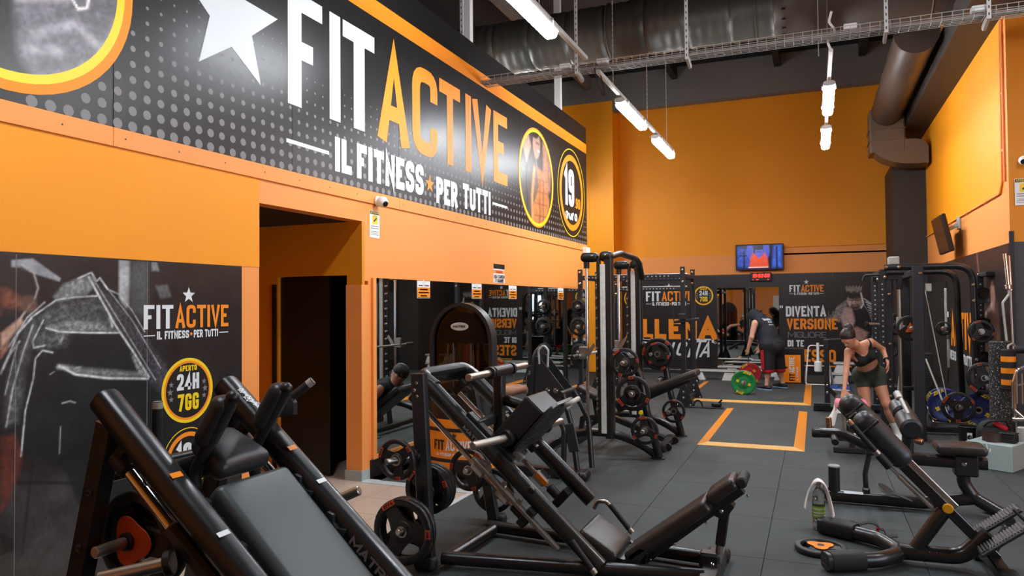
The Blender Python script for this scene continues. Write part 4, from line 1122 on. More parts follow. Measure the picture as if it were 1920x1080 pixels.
part(lp, 'safety_rack', 'steel', lambda b: b.bar(ra + D * .05, ra + D * .86, .03, .045, up=UY))
part(lp, 'rack_hook', 'steel', lambda b: [b.prism([(0, 0), (.05, .01), (.03, .05), (.01, .05)], ra + D * k, D, N, .03) for k in (.15, .3, .45)])
part(lp, 'top_arch', 'frame', lambda b: b.oval(fillet([(-2.48, 4.54, 1.15), (-2.62, 4.56, 1.23), (-2.54, 5.1, 1.24), (-2.42, 5.12, 1.15)], .16, 8), .09, .15, 16, up=N, p=3.5))
# sled
SL = V(-1.765, YC, .91)
RT = np.array([N, UY, -D]).T
fpl = part(lp, 'footplate', 'frame2', lambda b: b.prism([(x * math.cos(0), y) for x, y in round2([(-.24, -.26), (.2, -.26), (.25, -.19), (.25, .19), (.2, .26), (-.24, .26)], .08, True, 4)], SL - N * .02, N, UY, .022))
part(lp, 'tread', 'grip', lambda b: [b.box(SL + N * k + D * .013, (.008, .46, .004), rot=RT) for k in np.arange(-.2, .22, .036)], 0, parent=fpl).__setitem__('kind', 'stuff')
part(lp, 'sled_box', 'frame2', lambda b: b.box(SL - D * .1 - N * .06 - UY * .03, (.38, .38, .17), rot=RT, bev=.012))
part(lp, 'sled_carriage', 'frame', lambda b: [b.bar(SL - N * .25 - D * .4 + UY * k, SL - N * .25 + D * .05 + UY * k, .06, .07, up=UY) for k in (-.27, .17)] + [b.bar(SL - N * .25 - D * .3 - UY * .3, SL - N * .25 - D * .3 + UY * .22, .06, .06)])
part(lp, 'sled_post', 'frame', lambda b: b.rect([(-2.13, 4.87, .6), (-2.12, 4.87, 1.27)], .07, .08, up=UY))
part(lp, 'sled_brace', 'frame', lambda b: b.tube([(-2.1, 4.9, 1.06), (-1.8, 4.95, .97)], .04, 14))
part(lp, 'peg_hub', 'plast', lambda b: b.cyl((-2.11, 4.72, 1.27), (-2.11, 5.02, 1.27), .042, 18, bev=.006))
peg(lp, (-2.11, 4.68, 1.27), (-2.11, 4.33, 1.27)); peg(lp, (-2.11, 5.06, 1.27), (-2.11, 5.36, 1.27))
part(lp, 'peg_arm', 'frame', lambda b: b.cyl((-1.93, 4.52, .84), (-1.87, 5.14, .84), .042, 18))
peg(lp, (-1.93, 4.55, .85), (-2.03, 4.22, .85), .027, .055); peg(lp, (-1.87, 5.14, .84), (-1.84, 5.42, .84), .025, .05)
part(lp, 'grip_loop', 'dull', lambda b: b.tube([SL + N * .19 - UY * .02 + D * .02, SL + N * .27 - UY * .05 + D * .05, SL + N * .29 + UY * .08 + D * .05, SL + N * .22 + UY * .13 + D * .03, SL + N * .17 + UY * .06 + D * .03], .017, 10, .05))
# seat and back
sx = _n(V(.85, 0, -.5)); sn = V(.5, 0, .85) / np.linalg.norm((.5, .85))
part(lp, 'seat_pad', 'vinylb', lambda b: b.pad(V(-1.32, YC, .2) - sn * .045, (.29, .42, .095), .028, rot=np.array([sx, UY, sn]).T, dome=.006), weld=True)
part(lp, 'seat_bracket', 'frame2', lambda b: b.prism([(-1.5, .2), (-1.42, .12), (-1.24, .03), (-1.1, .03), (-1.02, .16), (-1.08, .18), (-1.16, .09), (-1.24, .1)], (0, YC, 0), UX, UZ, .3))
bx = _n(V(.49, 0, .375)); bn = V(-.375, 0, .49) / np.linalg.norm((.375, .49))
B0 = V(-1.17, YC, .115)
part(lp, 'back_pad', 'vinylb', lambda b: b.pad(B0 + bx * .32 - bn * .03, (.66, .30, .085), .03, rot=np.array([bx, UY, bn]).T, dome=.004), weld=True)
part(lp, 'head_pad', 'vinylb', lambda b: b.pad(B0 + bx * .765 - bn * .01, (.215, .27, .075), .03, rot=np.array([bx, UY, bn]).T, dome=.006), weld=True)
part(lp, 'roller', 'grip', lambda b: b.cyl(B0 + bx * .9 - bn * .03 - UY * .12, B0 + bx * .9 - bn * .03 + UY * .12, .035, 16, bev=.01))
part(lp, 'back_frame', 'frame2', lambda b: b.bar(B0 - bn * .095 - bx * .03, B0 + bx * .86 - bn * .06, .09, .05, up=UY))
bolts(lp, [B0 + bx * k - bn * .12 - UY * .05 for k in (.1, .3, .55, .87)], TOCAM, .009)
part(lp, 'pivot_bracket', 'frame', lambda b: b.prism([(-1.17, .03), (-1.05, .03), (-1.03, .13), (-1.1, .15)], (0, YC - .06, 0), UX, UZ, .06))
part(lp, 'support_sleeve', 'grip', lambda b: b.bar((-.585, 4.86, .2), (-.545, 4.86, .48), .06, .06, up=UY))
part(lp, 'support_strut', 'steel', lambda b: b.cyl((-.605, 4.86, .05), (-.585, 4.86, .22), .024, 14))
part(lp, 'support_hinge', 'frame2', lambda b: b.prism([(-.66, .41), (-.53, .50), (-.49, .46), (-.55, .37)], (0, 4.86, 0), UX, UZ, .1))
part(lp, 'support_base', 'frame', lambda b: b.box((-.65, 4.86, .1), (.13, .11, .1), bev=.015))
bolts(lp, [(-.57, 4.805, .43), (-.63, 4.8, .09)], TOCAM, .014)
part(lp, 'side_handle', 'grip', lambda b: b.cyl((-1.44, 4.42, .26), (-1.31, 4.42, .1), .019, 14))
part(lp, 'handle_tip', 'steel', lambda b: b.cyl((-1.31, 4.42, .1), (-1.285, 4.42, .07), .021, 14, bev=.004))
part(lp, 'side_handle', 'grip', lambda b: b.cyl((-1.40, 5.2, .29), (-1.26, 5.2, .13), .019, 14))
part(lp, 'handle_tip', 'steel', lambda b: (b.tube([(-1.52, 5.2, .25), (-1.49, 5.2, .305), (-1.43, 5.2, .31), (-1.395, 5.2, .28)], .016, 12, .04), b.cyl((-1.26, 5.2, .13), (-1.235, 5.2, .105), .021, 14)))
peg(lp, (-2.49, 4.29, .74), (-2.57, 4.06, .74), .02, .05, 'storage_peg'); peg(lp, (-2.46, 4.29, .29), (-2.50, 4.08, .29), .022, .04, 'storage_peg')
peg(lp, (-2.47, 4.34, .48), (-2.49, 4.66, .48), .02, .04, 'storage_peg'); peg(lp, (-2.5, 5.3, .46), (-2.52, 5.1, .46), .022, .04, 'storage_peg'); peg(lp, (-2.44, 5.36, .24), (-2.44, 5.6, .24), .02, .04, 'storage_peg')
plate(.215, .038, (-2.49, 4.13, .285), TOCAM, 'large plate on the low outer peg of the leg press, facing the camera', .55, group=None)
plate(.215, .038, (-2.488, 4.175, .285), TOCAM, 'large plate tucked behind the outermost one on the low peg of the leg press', .1)
plate(.135, .035, (-2.545, 4.15, .74), TOCAM, 'small plate on the upper outer peg of the leg press', 1.2, group=None)
for k in range(3): plate(.17, .04, (-2.48, 4.44 + .045 * k, .48), TOCAM, ('front', 'middle', 'rear')[k] + ' plate of the stack of three on the inner peg of the leg press post', .9 + k, rich=k == 0)
plate(.165, .036, (-2.52, 5.17, .46), TOCAM, 'plate on the inner side of the far leg press post, near the orange drum', -.7)
plate(.18, .038, (-2.44, 5.45, .24), TOCAM, 'dark plate low on the outer side of the far leg press post', .4, rich=False)

# ================================================================ hack squat
hk = thing('hack_squat_machine', 'big black hack squat with two slanted rails, shoulder pads and a long grey back pad', 'gym machine', (-2, 2.52, 0))
Dh = _n(V(.765, 0, -.645)); Nh = V(.645, 0, .765) / np.linalg.norm((.645, .765))
for y, x, s in ((2.22, -2.80, -1), (2.84, -2.73, 1)):
    r = part(hk, 'rail', 'frame', lambda b: b.oval([V(x, y, 1.355), V(x, y, 1.355) + Dh * 2.05], .115, .115, 24, up=Nh, p=2.8))
    part(hk, 'rail_cap', 'plast', lambda b: b.oval([V(x, y, 1.355) - Dh * .012, V(x, y, 1.355)], .108, .108, 24, up=Nh, p=2.8), parent=r)
    part(hk, 'sticker', 'whi', lambda b: b.box(V(x, y, 1.355) + Dh * (.82 if s < 0 else .72) + Nh * .0575 - UY * .012, (.022, .06, .002), rot=np.array([Dh, UY, Nh]).T), parent=r)
    part(hk, 'sticker', 'oran', lambda b: b.box(V(x, y, 1.355) + Dh * .5 + Nh * .0575 - UY * .012, (.026, .055, .002), rot=np.array([Dh, UY, Nh]).T), parent=r)
    part(hk, 'lettering', 'grey', lambda b: text(b, 'MATRIX', V(x, y - .058, 1.355) + Dh * 1.02 - Nh * .02, Dh, Nh, .045, .9, .01, width=.3), 0, parent=r)
    c = V(x, y, 1.355) - Nh * .13
    rod = part(hk, 'guide_rod', 'chrome', lambda b: b.cyl(c + Dh * .2, c + Dh * 1.7, .024, 18))
    part(hk, 'rod_holder', 'grip', lambda b: (b.cyl(c + Dh * .2, c + Dh * .3, .04, 18, bev=.008), b.bar(c + Dh * .22 + Nh * .1, c + Dh * .22, .05, .05, up=UY)), parent=rod)
    part(hk, 'carriage_sleeve', 'frame2', lambda b: b.bar(c + Dh * .6, c + Dh * 1.25, .075, .07, up=UY, bev=.02))
    q = V(x + .03, y, 1.26)
    po = part(hk, 'rear_post', 'frame', lambda b: b.rect([q, (x - .28, y, .08), ], .10, .07, up=UY))
    for k in (.25, .45, .75): part(hk, 'bolt', 'frame2', lambda b: b.lathe([(.017, 0), (.017, .004), (.011, .006), (.006, .003), (0, .003)], q + (V(x - .28, y, .08) - q) * k - UY * .036, TOCAM, 14), parent=po)
    part(hk, 'foot_rail', 'frame', lambda b: b.rect([(x - .3, y, .05), (-1.0, y, .05)], .07, .08, up=UZ))
    # upright bar with a grey knob
    hb = V(-2.66, 2.36, 1.08) if s < 0 else V(-2.46, 2.96, 1.27)
    ht = V(-2.655, 2.36, 1.34) if s < 0 else V(-2.34, 3.02, 1.375)
    part(hk, 'lever', 'grip', lambda b: b.cyl(hb, ht, .021, 14))
    part(hk, 'lever_cap', 'dull', lambda b: b.cyl(ht - _n(ht - hb) * .035, ht, .0215, 14, bev=.004))
    part(hk, 'lever_bracket', 'frame2', lambda b: b.prism([(-.05, -.08), (.06, -.06), (.06, .0), (.02, .05), (-.04, .03)], hb, UX, UZ, .03))
    # catches along the rail
    for k in (.62, .86): part(hk, 'safety_catch', 'frame2', lambda b: b.prism([(0, 0), (.13, 0), (.12, .055), (.085, .03), (.05, .035), (.03, .06), (0, .05)], V(x, y - s * .07, 1.355) + Dh * k - Nh * .03, Dh, Nh, .02))
def decal(b):
    o = V(-2.73, 2.84, 1.355) + Nh * .0582
    for k, r in ((.10, .022), (.155, .03), (.215, .034), (.25, .02)):
        c = o + Dh * k + UY * (.012 if r > .03 else -.015)
        for a in range(3):
            u = math.cos(a * PI / 3), math.sin(a * PI / 3); p, q = c - (Dh * u[0] + UY * u[1]) * r, c + (Dh * u[0] + UY * u[1]) * r; w_ = (Dh * -u[1] + UY * u[0]) * .0022
            b.add([p - w_, q - w_, q + w_, p + w_], [(0, 1, 2, 3)])
        for a in range(6):
            p = c + (Dh * math.cos(a * PI / 3) + UY * math.sin(a * PI / 3)) * r * .75; q = c + (Dh * math.cos((a + 1) * PI / 3) + UY * math.sin((a + 1) * PI / 3)) * r * .75; w_ = _n(np.cross(q - p, Nh)) * .002
            b.add([p - w_, q - w_, q + w_, p + w_], [(0, 1, 2, 3)])
part(hk, 'print', 'whi', decal, 0)
part(hk, 'cross_tube', 'frame', lambda b: b.tube([(-2.86, 2.2, 1.02), (-2.83, 2.88, 1.02)], .032, 16))
part(hk, 'floor_tube', 'frame', lambda b: (b.rect([(-3.08, 2.17, .05), (-3.03, 2.9, .05)], .08, .08, up=UZ), b.rect([(-1.02, 2.17, .05), (-1.02, 2.9, .05)], .08, .08, up=UZ)))
part(hk, 'footplate', 'frame2', lambda b: b.box(V(-1.12, 2.53, .22), (.45, .6, .03), rot=np.array([_n(V(.75, 0, .66)), UY, _n(V(-.66, 0, .75))]).T, bev=.006))
part(hk, 'carriage_bar', 'grip', lambda b: b.oval([(-2.58, 2.28, 1.035), (-2.55, 2.8, 1.035)], .05, .11, 14, up=UZ))
ux = _n(V(.73, 0, -.685)); un = V(.685, 0, .73) / np.linalg.norm((.685, .73))
part(hk, 'back_pad', 'vinylg', lambda b: b.pad(V(-2.285, 2.535, 1.02) + ux * .40 - un * .045, (.80, .44, .10), .035, rot=np.array([ux, UY, un]).T, dome=.004), weld=True)
part(hk, 'back_frame', 'frame2', lambda b: b.box(V(-2.285, 2.535, 1.02) + ux * .4 - un * .13, (.75, .3, .06), rot=np.array([ux, UY, un]).T, bev=.01))
part(hk, 'head_pad', 'vinyl', lambda b: b.pad(V(-2.44, 2.545, 1.10), (.26, .33, .10), .045, rot=np.array([_n(V(.85, 0, -.5)), UY, _n(V(.5, 0, .85))]).T, dome=.015, taper=lambda k: .82 + .18 * k), weld=True)
for y, s in ((2.40, -1), (2.74, 1)):
    a = V(-2.41, y, 1.10) if s < 0 else V(-2.40, y, 1.12)
    e = V(-2.245, y, 1.365)
    hd = part(hk, 'shoulder_bar', 'grip', lambda b: b.tube([a + V(.09, 0, -.30), a + V(-.05, -.005, -.18), a + V(-.075, 0, -.06), e + V(-.03, 0, 0)], .026, 14, .1))
    part(hk, 'bar_knob', 'plast', lambda b: b.ball(e + V(-.028, 0, .004), .029, 12), parent=hd)
    px = _n(e - a)
    pnn = _n(np.cross(px, UY))
    part(hk, 'shoulder_pad', 'vinyl', lambda b: b.pad(a + px * .155 + pnn * .055 + UY * .01, (.25, .11, .085), .04, rot=np.array([px, UY, np.cross(px, UY)]).T, dome=.01), weld=True)
peg(hk, (-2.35, 3.0, .72), (-2.09, 3.06, .84), .024, .035); peg(hk, (-2.36, 2.16, .745), (-2.58, 2.02, .70), .027, .05)
peg(hk, (-2.76, 2.3, .74), (-2.76, 2.14, .74), .025, .04, 'storage_peg')
part(hk, 'peg_beam', 'frame2', lambda b: b.bar((-2.76, 2.28, .74), (-2.76, 2.8, .74), .06, .06))
plate(.215, .045, (-2.74, 2.33, .74), TOCAM, 'plate with an orange centre on the storage peg behind the hack squat post', .5, rich=False, group=None)
plate(.225, .045, (-2.73, 2.39, .74), TOCAM, 'second plate behind the orange centred one inside the hack squat frame', .2, rich=False, group=None)
cp = MB(); cp.prism([(.11 * math.cos(a), .11 * math.sin(a)) for a in np.linspace(0, 2 * PI, 24)[:-1]], (-2.74, 2.305, .74), UX, UZ, .006)
part(hk, 'hub_disc', 'core', lambda b: b.prism([(.1 * math.cos(a) * (1 + .15 * math.cos(3 * a)), .1 * math.sin(a) * (1 + .15 * math.cos(3 * a))) for a in np.linspace(0, 2 * PI, 30)[:-1]], (-2.74, 2.302, .74), UX, UZ, .006))
# ================================================================ back extension bench
M['greyt'] = mat('grey ribbed tread', '55524e', .6)
bk = thing('back_extension_bench', 'black back extension bench with tilted hip pads, ribbed foot plates and a forked base', 'gym machine', (.6, 5.55, 0))
part(bk, 'forked_base', 'frame', lambda b: b.tube([(.12, 5.24, .062), (.36, 5.36, .062), (.52, 5.55, .062), (.40, 5.82, .062), (.10, 6.0, .062)], .05, 20, .22, seg=10))
for p, q in (((.06, 5.21), (.26, 5.305)), ((.04, 6.03), (.25, 5.92))):
    p, q = V(*p, .066), V(*q, .066)
    g = part(bk, 'base_sleeve', 'grip', lambda b: b.oval([p, q], .125, .118, 18, up=UZ, p=4))
    part(bk, 'end_cap', 'frame2', lambda b: b.oval([p - _n(q - p) * .03, p + _n(q - p) * .03], .118, .108, 18, up=UZ, p=4), parent=g)
    part(bk, 'cap_slot', 'plast', lambda b: [b.bar(p - _n(q - p) * .032 + UZ * k + np.cross(UZ, _n(q - p)) * -.035, p - _n(q - p) * .032 + UZ * k + np.cross(UZ, _n(q - p)) * .035, .012, .006) for k in (-.02, .02)], parent=g)
bt = part(bk, 'base_tube', 'frame', lambda b: b.oval([(.50, 5.55, .075), (.86, 5.54, .085), (1.0, 5.53, .26)], .1, .11, 20, .17, up=UY))
b = MB(); text(b, 'MATRIX', (.665, 5.495, .075), _n(V(1, -.01, .02)), UZ, .03, .95, .0075, width=.2); loc(obj('lettering', b, 'whi', None, 0), bt)
Db = _n(V(.60, 0, -.635)); Nb = V(.635, 0, .60) / np.linalg.norm((.635, .60))
def bp(x): return V(x, 5.55, .66 - (x - .52) * 1.055)
part(bk, 'main_beam', 'frame', lambda b: b.bar(bp(.22), bp(1.05), .065, .085, up=UY))
part(bk, 'inner_slide', 'steel', lambda b: b.bar(bp(.50) + Nb * .042, bp(.80) + Nb * .042, .05, .012, up=UY))
part(bk, 'adjust_hole', 'blk', lambda b: [b.cyl(bp(.50 + k * .042) - UY * .036 + Nb * .012, bp(.50 + k * .042) - UY * .033 + Nb * .012, .009, 10) for k in range(7)])
part(bk, 'gas_strut', 'dull', lambda b: (b.cyl(bp(.40) - Nb * .075, bp(.76) - Nb * .06, .011, 10), b.cyl(bp(.55) - Nb * .07, bp(.74) - Nb * .062, .017, 10)))
part(bk, 'strut_leg', 'frame', lambda b: b.tube([bp(.775), (.59, 5.55, .1)], .045, 18))
part(bk, 'adjust_knob', 'amber', lambda b: b.cyl(bp(.775) - UY * .05 + UZ * .01, bp(.775) - UY * .072 + UZ * .01, .032, 20, bev=.005))
part(bk, 'cross_foot', 'frame', lambda b: b.rect([(1.02, 5.78, .05), (1.02, 5.55, .1), (1.06, 5.38, .04)], .08, .07, up=UZ))
for p in ((1.075, 5.36, .045), (1.01, 5.8, .045)): part(bk, 'foot', 'grip', lambda b: b.pad(p, (.11, .1, .085), .025, seg=3), weld=True)
rot = np.array([Db, UY, Nb]).T
for y in (5.415, 5.70):
    c = V(.405, y, .865) if y < 5.5 else V(.33, y, .94)
    part(bk, 'hip_pad', 'vinyl', lambda b: b.pad(c - Nb * .025 + Db * .01, (.43, .17, .15), .07, rot=rot, dome=.004), weld=True)
    part(bk, 'pad_seam', 'plast', lambda b: b.pad(c - Nb * .025 - Db * .10, (.022, .174, .154), .0105, rot=rot, seg=2))
    part(bk, 'pad_bracket', 'frame2', lambda b: b.bar(c - Nb * .08 - UY * 0, V(c[0], 5.55, c[2]) - Nb * .1, .05, .05))
    # grips
    y2 = 5.30 if y < 5.5 else 5.77
    a, e = (V(.19, y2, .965), V(.345, y2, .78)) if y < 5.5 else (V(.145, y2, 1.0), V(.29, y2, .83))
    h = part(bk, 'handle', 'grip', lambda b: b.cyl(a + _n(e - a) * .03, e, .019, 14))
    part(bk, 'handle_tip', 'chrome', lambda b: b.cyl(a - _n(e - a) * .005, a + _n(e - a) * .035, .021, 14, bev=.004), parent=h)
    part(bk, 'handle_clamp', 'steel', lambda b: b.cyl(e, e + _n(e - a) * .03, .022, 14), parent=h)
    part(bk, 'handle_stem', 'grip', lambda b: b.cyl(e + _n(e - a) * .03, e + _n(e - a) * .13, .027, 14), parent=h)
# foot plates
fx = _n(V(.79, 0, .62)); fn = V(-.62, 0, .79) / np.linalg.norm((.62, .79))
for y, c in ((5.42, V(1.05, 5.42, .265)), (5.68, V(1.075, 5.68, .315))):
    f = part(bk, 'foot_plate', 'frame2', lambda b: b.box(c - fn * .012, (.32, .16, .022), rot=np.array([fx, UY, fn]).T, bev=.006))
    part(bk, 'tread', 'greyt', lambda b: [b.box(c + fx * k + fn * .003, (.010, .14, .008), rot=np.array([fx, UY, fn]).T) for k in np.arange(-.14, .145, .02)], 0, parent=f)
part(bk, 'toe_bar', 'frame2', lambda b: b.tube([(1.09, 5.3, .48), (1.2, 5.42, .36), (1.2, 5.75, .36)], .009, 8))
part(bk, 'plate_arm', 'frame2', lambda b: b.bar(bp(1.02), (1.12, 5.55, .3), .05, .05))
# towel, bottle and strap around it
def towel_mesh(name, fn, nu, nv, m, label, cat='towel', th=.008, parent=None):
    b = MB(); P = [[V(fn(i / nu, j / nv)) for j in range(nv + 1)] for i in range(nu + 1)]
    NN = lambda i, j: _n(np.cross(P[min(i + 1, nu)][j] - P[max(i - 1, 0)][j], P[i][min(j + 1, nv)] - P[i][max(j - 1, 0)]) + 1e-9)
    top = [P[i][j] + NN(i, j) * th for i in range(nu + 1) for j in range(nv + 1)]; bot = [P[i][j] for i in range(nu + 1) for j in range(nv + 1)]
    n = (nu + 1) * (nv + 1); ix = lambda i, j: i * (nv + 1) + j; fs = []
    for i in range(nu):
        for j in range(nv):
            q = (ix(i, j), ix(i + 1, j), ix(i + 1, j + 1), ix(i, j + 1)); fs.append(q); fs.append(tuple(k + n for k in q[::-1]))
    ed = [ix(i, 0) for i in range(nu + 1)] + [ix(nu, j) for j in range(1, nv + 1)] + [ix(i, nv) for i in range(nu - 1, -1, -1)] + [ix(0, j) for j in range(nv - 1, 0, -1)]
    for a, c in zip(ed, ed[1:] + ed[:1]): fs.append((c, a, a + n, c + n))
    b.add(bot + top, fs)
    o = obj(name, b, m, None, 60)
    if parent: return loc(o, parent)
    return tag(o, label, cat)
BT = V(.0, 6.13, 0); BK = 1.25
bo = thing('water_bottle', 'clear plastic bottle with a green label on the floor, under a white cloth', 'bottle', tuple(BT))
part(bo, 'bottle_shell', 'plastc', lambda b: b.lathe([(r * BK, z * 1.1) for r, z in ((0, .006), (.03, .003), (.037, .012), (.037, .05), (.034, .055), (.037, .06), (.037, .2), (.035, .205), (.037, .21), (.034, .25), (.02, .285), (.0135, .295), (.0135, .31), (0, .31))], BT, UZ, 24), 60)
part(bo, 'bottle_label', 'glabel', lambda b: b.lathe([(r * BK, z * 1.1) for r, z in ((.0375, .085), (.038, .086), (.038, .165), (.0375, .166))], BT, UZ, 24), 60)
part(bo, 'label_text', 'whi', lambda b: [b.lathe([(.0383 * BK, z), (.0383 * BK, z + .008)], BT, UZ, 24) for z in (.11, .132, .16)], 60)
part(bo, 'bottle_cap', 'white', lambda b: b.cyl(BT + UZ * .335, BT + UZ * .36, .02, 16, bev=.002))
def drape(u, v):
    s = (u - .5) * 2; x = BT[0] + .005 + s * .115 * (1 - .2 * abs(s)) + .01 * math.sin(v * 5 + s * 3); z = .375 - .20 * abs(s) ** 1.9 * (1.0 if s < 0 else 1.3) + .006 * math.sin(v * 9)
    z = max(z, .06); y = BT[1] - .02 + (v - .5) * (.09 + .03 * math.sin(s * 5)) + .012 * math.sin(s * 6)
    return (x, y - .03 * abs(s), z)
towel_mesh('hand_towel', drape, 26, 8, 'towel', 'small white cloth draped over the neck of the floor bottle')
plate(.172, .042, (.01, 5.60, .0215), (0, 0, 1), 'grey plate with an orange core lying on the floor before the forked bench base', .6, 'rubber2', False, None)
pc = [o for o in bpy.data.objects if o.get('label', '').startswith('grey plate with an orange core')][0]
b = MB(); b.prism([(.078 * math.cos(a) * (1 + .22 * math.cos(3 * a)), .078 * math.sin(a) * (1 + .22 * math.cos(3 * a))) for a in np.linspace(0, 2 * PI, 31)[:-1]], (0, 0, .0215), UX, UY, .003); o = obj('core', b, 'oran'); o.parent = pc
b = MB(); b.cyl((0, 0, .0225), (0, 0, .0245), .024, 16); o = obj('bore', b, 'blk'); o.parent = pc
def strapf(u, v): return (.2 + u * .34 - .03 * math.sin(u * 9), 6.12 - .12 * u + (v - .5) * .06, .012 + .11 * math.sin(u * PI) * (1 - u) + .03 * abs(math.sin(u * 11)))
towel_mesh('wrist_strap', strapf, 18, 3, 'clothb', 'crumpled black wrist strap with a red tab on the floor behind the forked base', 'strap', .006)
rt = MB(); rt.box((.40, 6.03, .06), (.02, .012, .05)); 
st = [o for o in bpy.data.objects if o.name == 'wrist_strap'][0]
o = obj('tab', rt, 'clothr', None, 0); o.parent = st

# ================================================================ seated calf raise with roller pads
cf = thing('calf_raise_machine', 'black seated calf raise with padded seat, two rollers and plate horns', 'gym machine', (.7, 7.0, 0))
CY = 7.0
part(cf, 'base_tube', 'frame', lambda b: b.oval([(.06, CY, .062), (.8, CY, .062), (1.16, CY, .13), ], .1, .1, 18, .25, up=UY))
part(cf, 'base_cap', 'frame2', lambda b: b.cyl((.03, CY + .02, .085), (.09, CY + .01, .075), .058, 18, bev=.012))
part(cf, 'stub_post', 'frame', lambda b: b.cyl((.13, CY, .08), (.13, CY, .31), .047, 20))
part(cf, 'stub_cap', 'dull', lambda b: b.cyl((.13, CY, .305), (.13, CY, .325), .05, 20, bev=.006))
part(cf, 'data_plate', 'whi', lambda b: b.box((.28, CY - .035, .105), (.15, .03, .002), rot=np.array([UX, _n(V(0, 1, .6)), _n(V(0, -.6, 1))]).T))
part(cf, 'stop_prop', 'frame2', lambda b: b.tube([(.38, CY, .11), (.375, CY, .27), (.41, CY, .44), (.43, CY, .5)], .021, 12, .08))
part(cf, 'prop_foot', 'frame2', lambda b: b.box((.38, CY, .12), (.06, .07, .06), bev=.012))
part(cf, 'prop_head', 'frame2', lambda b: b.box((.43, CY, .47), (.09, .08, .07), bev=.012))
part(cf, 'lever_arm', 'frame', lambda b: b.oval([(-.02, CY, .60), (.2, CY, .60), (.46, CY, .48), (.68, CY, .42)], .085, .085, 18, .22, up=UY))
part(cf, 'arm_cap', 'grip', lambda b: b.cyl((-.045, CY, .60), (.03, CY, .60), .045, 18, bev=.01))
part(cf, 'plate_horn', 'plast', lambda b: (b.cyl((.13, CY - .03, .575), (.14, CY - .24, .565), .03, 16, bev=.006), b.cyl((.12, CY + .03, .60), (.11, CY + .27, .6), .03, 16, bev=.006)))
part(cf, 'horn_tip', 'copper', lambda b: b.cyl((.10, CY + .12, .6), (.095, CY + .12, .72), .025, 14, bev=.004))
part(cf, 'seat_beam', 'frame', lambda b: b.oval([(.6, CY, .425), (1.27, CY, .42)], .1, .125, 18, up=UY, p=3.5))
part(cf, 'lettering', 'grey', lambda b: text(b, 'MATRIX', (.60, CY - .052, .415), UX, UZ, .03, .95, .0075, width=.2), 0)
part(cf, 'seat_pad', 'vinylb', lambda b: b.pad((1.08, CY, .535), (.36, .30, .075), .03, dome=.008), weld=True)
part(cf, 'seat_bracket', 'frame2', lambda b: b.box((1.12, CY, .4), (.17, .14, .17), bev=.012))
bolts(cf, [(1.1, CY - .075, .42)], TOCAM, .018, .012)
part(cf, 'column', 'frame', lambda b: b.tube([(1.12, CY, .4), (1.10, CY, .26), (1.17, CY, .14), (1.36, CY - .1, .04)], .05, 18, .12))
for p in ((1.36, CY - .25, .03), (1.3, CY + .1, .03)): part(cf, 'foot', 'grip', lambda b: b.lathe([(.0, 0.03), (.03, .03), (.055, .01), (.06, 0), (0, 0)], V(*p) - UZ * .03, UZ, 16))
part(cf, 'foot_bar', 'frame', lambda b: b.tube([(1.36, CY - .32, .05), (1.3, CY + .2, .05)], .036, 14))
part(cf, 'toe_plate', 'rubber2', lambda b: [b.lathe([(0, 0), (.075, 0), (.08, .004), (.07, .012), (0, .014)], (.52, CY - .12, .17), _n(V(.5, -.2, .85)), 24), b.bar((.54, CY - .12, .16), (.72, CY - .1, .09), .06, .012, up=UZ)])
part(cf, 'roller_post', 'frame2', lambda b: b.oval([(.70, CY, .42), (.71, CY, .76)], .10, .09, 16, up=UX, p=3.5))
part(cf, 'thigh_roller', 'vinyl', lambda b: b.cyl((.72, CY - .17, .69), (.70, CY + .1, .75), .088, 26, bev=.02))
part(cf, 'thigh_roller', 'vinyl', lambda b: b.cyl((.69, CY + .15, .77), (.67, CY + .35, .82), .08, 26, bev=.02))
part(cf, 'roller_cap', 'copper', lambda b: b.cyl((.75, CY - .12, .60), (.80, CY - .15, .59), .028, 16, bev=.006))
part(cf, 'adjust_rod', 'dull', lambda b: (b.cyl((.71, CY - .02, .80), (.66, CY + .12, .93), .017, 12), b.cyl((.66, CY + .1, .91), (.64, CY + .15, .96), .03, 14, bev=.005)))
# ================================================================ platforms, smith machine, racks
def platform(name, label, x0, x1, y0, y1, w=.12):
    t = thing(name, label, 'lifting platform', ((x0 + x1) / 2, (y0 + y1) / 2, 0)); h, lo = .03, .006
    part(t, 'mat', 'floor', lambda b: b.box(((x0 + x1) / 2, (y0 + y1) / 2, h / 2 + .001), (x1 - x0 - 2 * w, y1 - y0 - 2 * w, h), bev=.002), 0)
    C = [(x0, y0), (x1, y0), (x1, y1), (x0, y1)]; I = [(x0 + w, y0 + w), (x1 - w, y0 + w), (x1 - w, y1 - w), (x0 + w, y1 - w)]
    for k in range(4):
        a, b2, c, d = C[k], C[(k + 1) % 4], I[(k + 1) % 4], I[k]
        vs = [(*a, 0), (*b2, 0), (*c, 0), (*d, 0), (*a, lo), (*b2, lo), (*c, h), (*d, h)]
        part(t, 'ramp_board', 'wood_lit' if k in (0, 2) else 'wood', lambda b: b.add(vs, [(3, 2, 1, 0), (4, 5, 6, 7), (0, 1, 5, 4), (1, 2, 6, 5), (2, 3, 7, 6), (3, 0, 4, 7)]), 0)  # front and back ramps take the paler, lit tone of the same wood
    return t
platform('lifting_platform', 'rubber lifting platform with sloped orange edge boards, lying free in the gym middle', -1.37, -.14, 9.22, 12.54)
platform('lifting_platform', 'rubber lifting platform with orange edge boards under the barbell before the mirrors', -2.29, -.09, 13.33, 16.62)

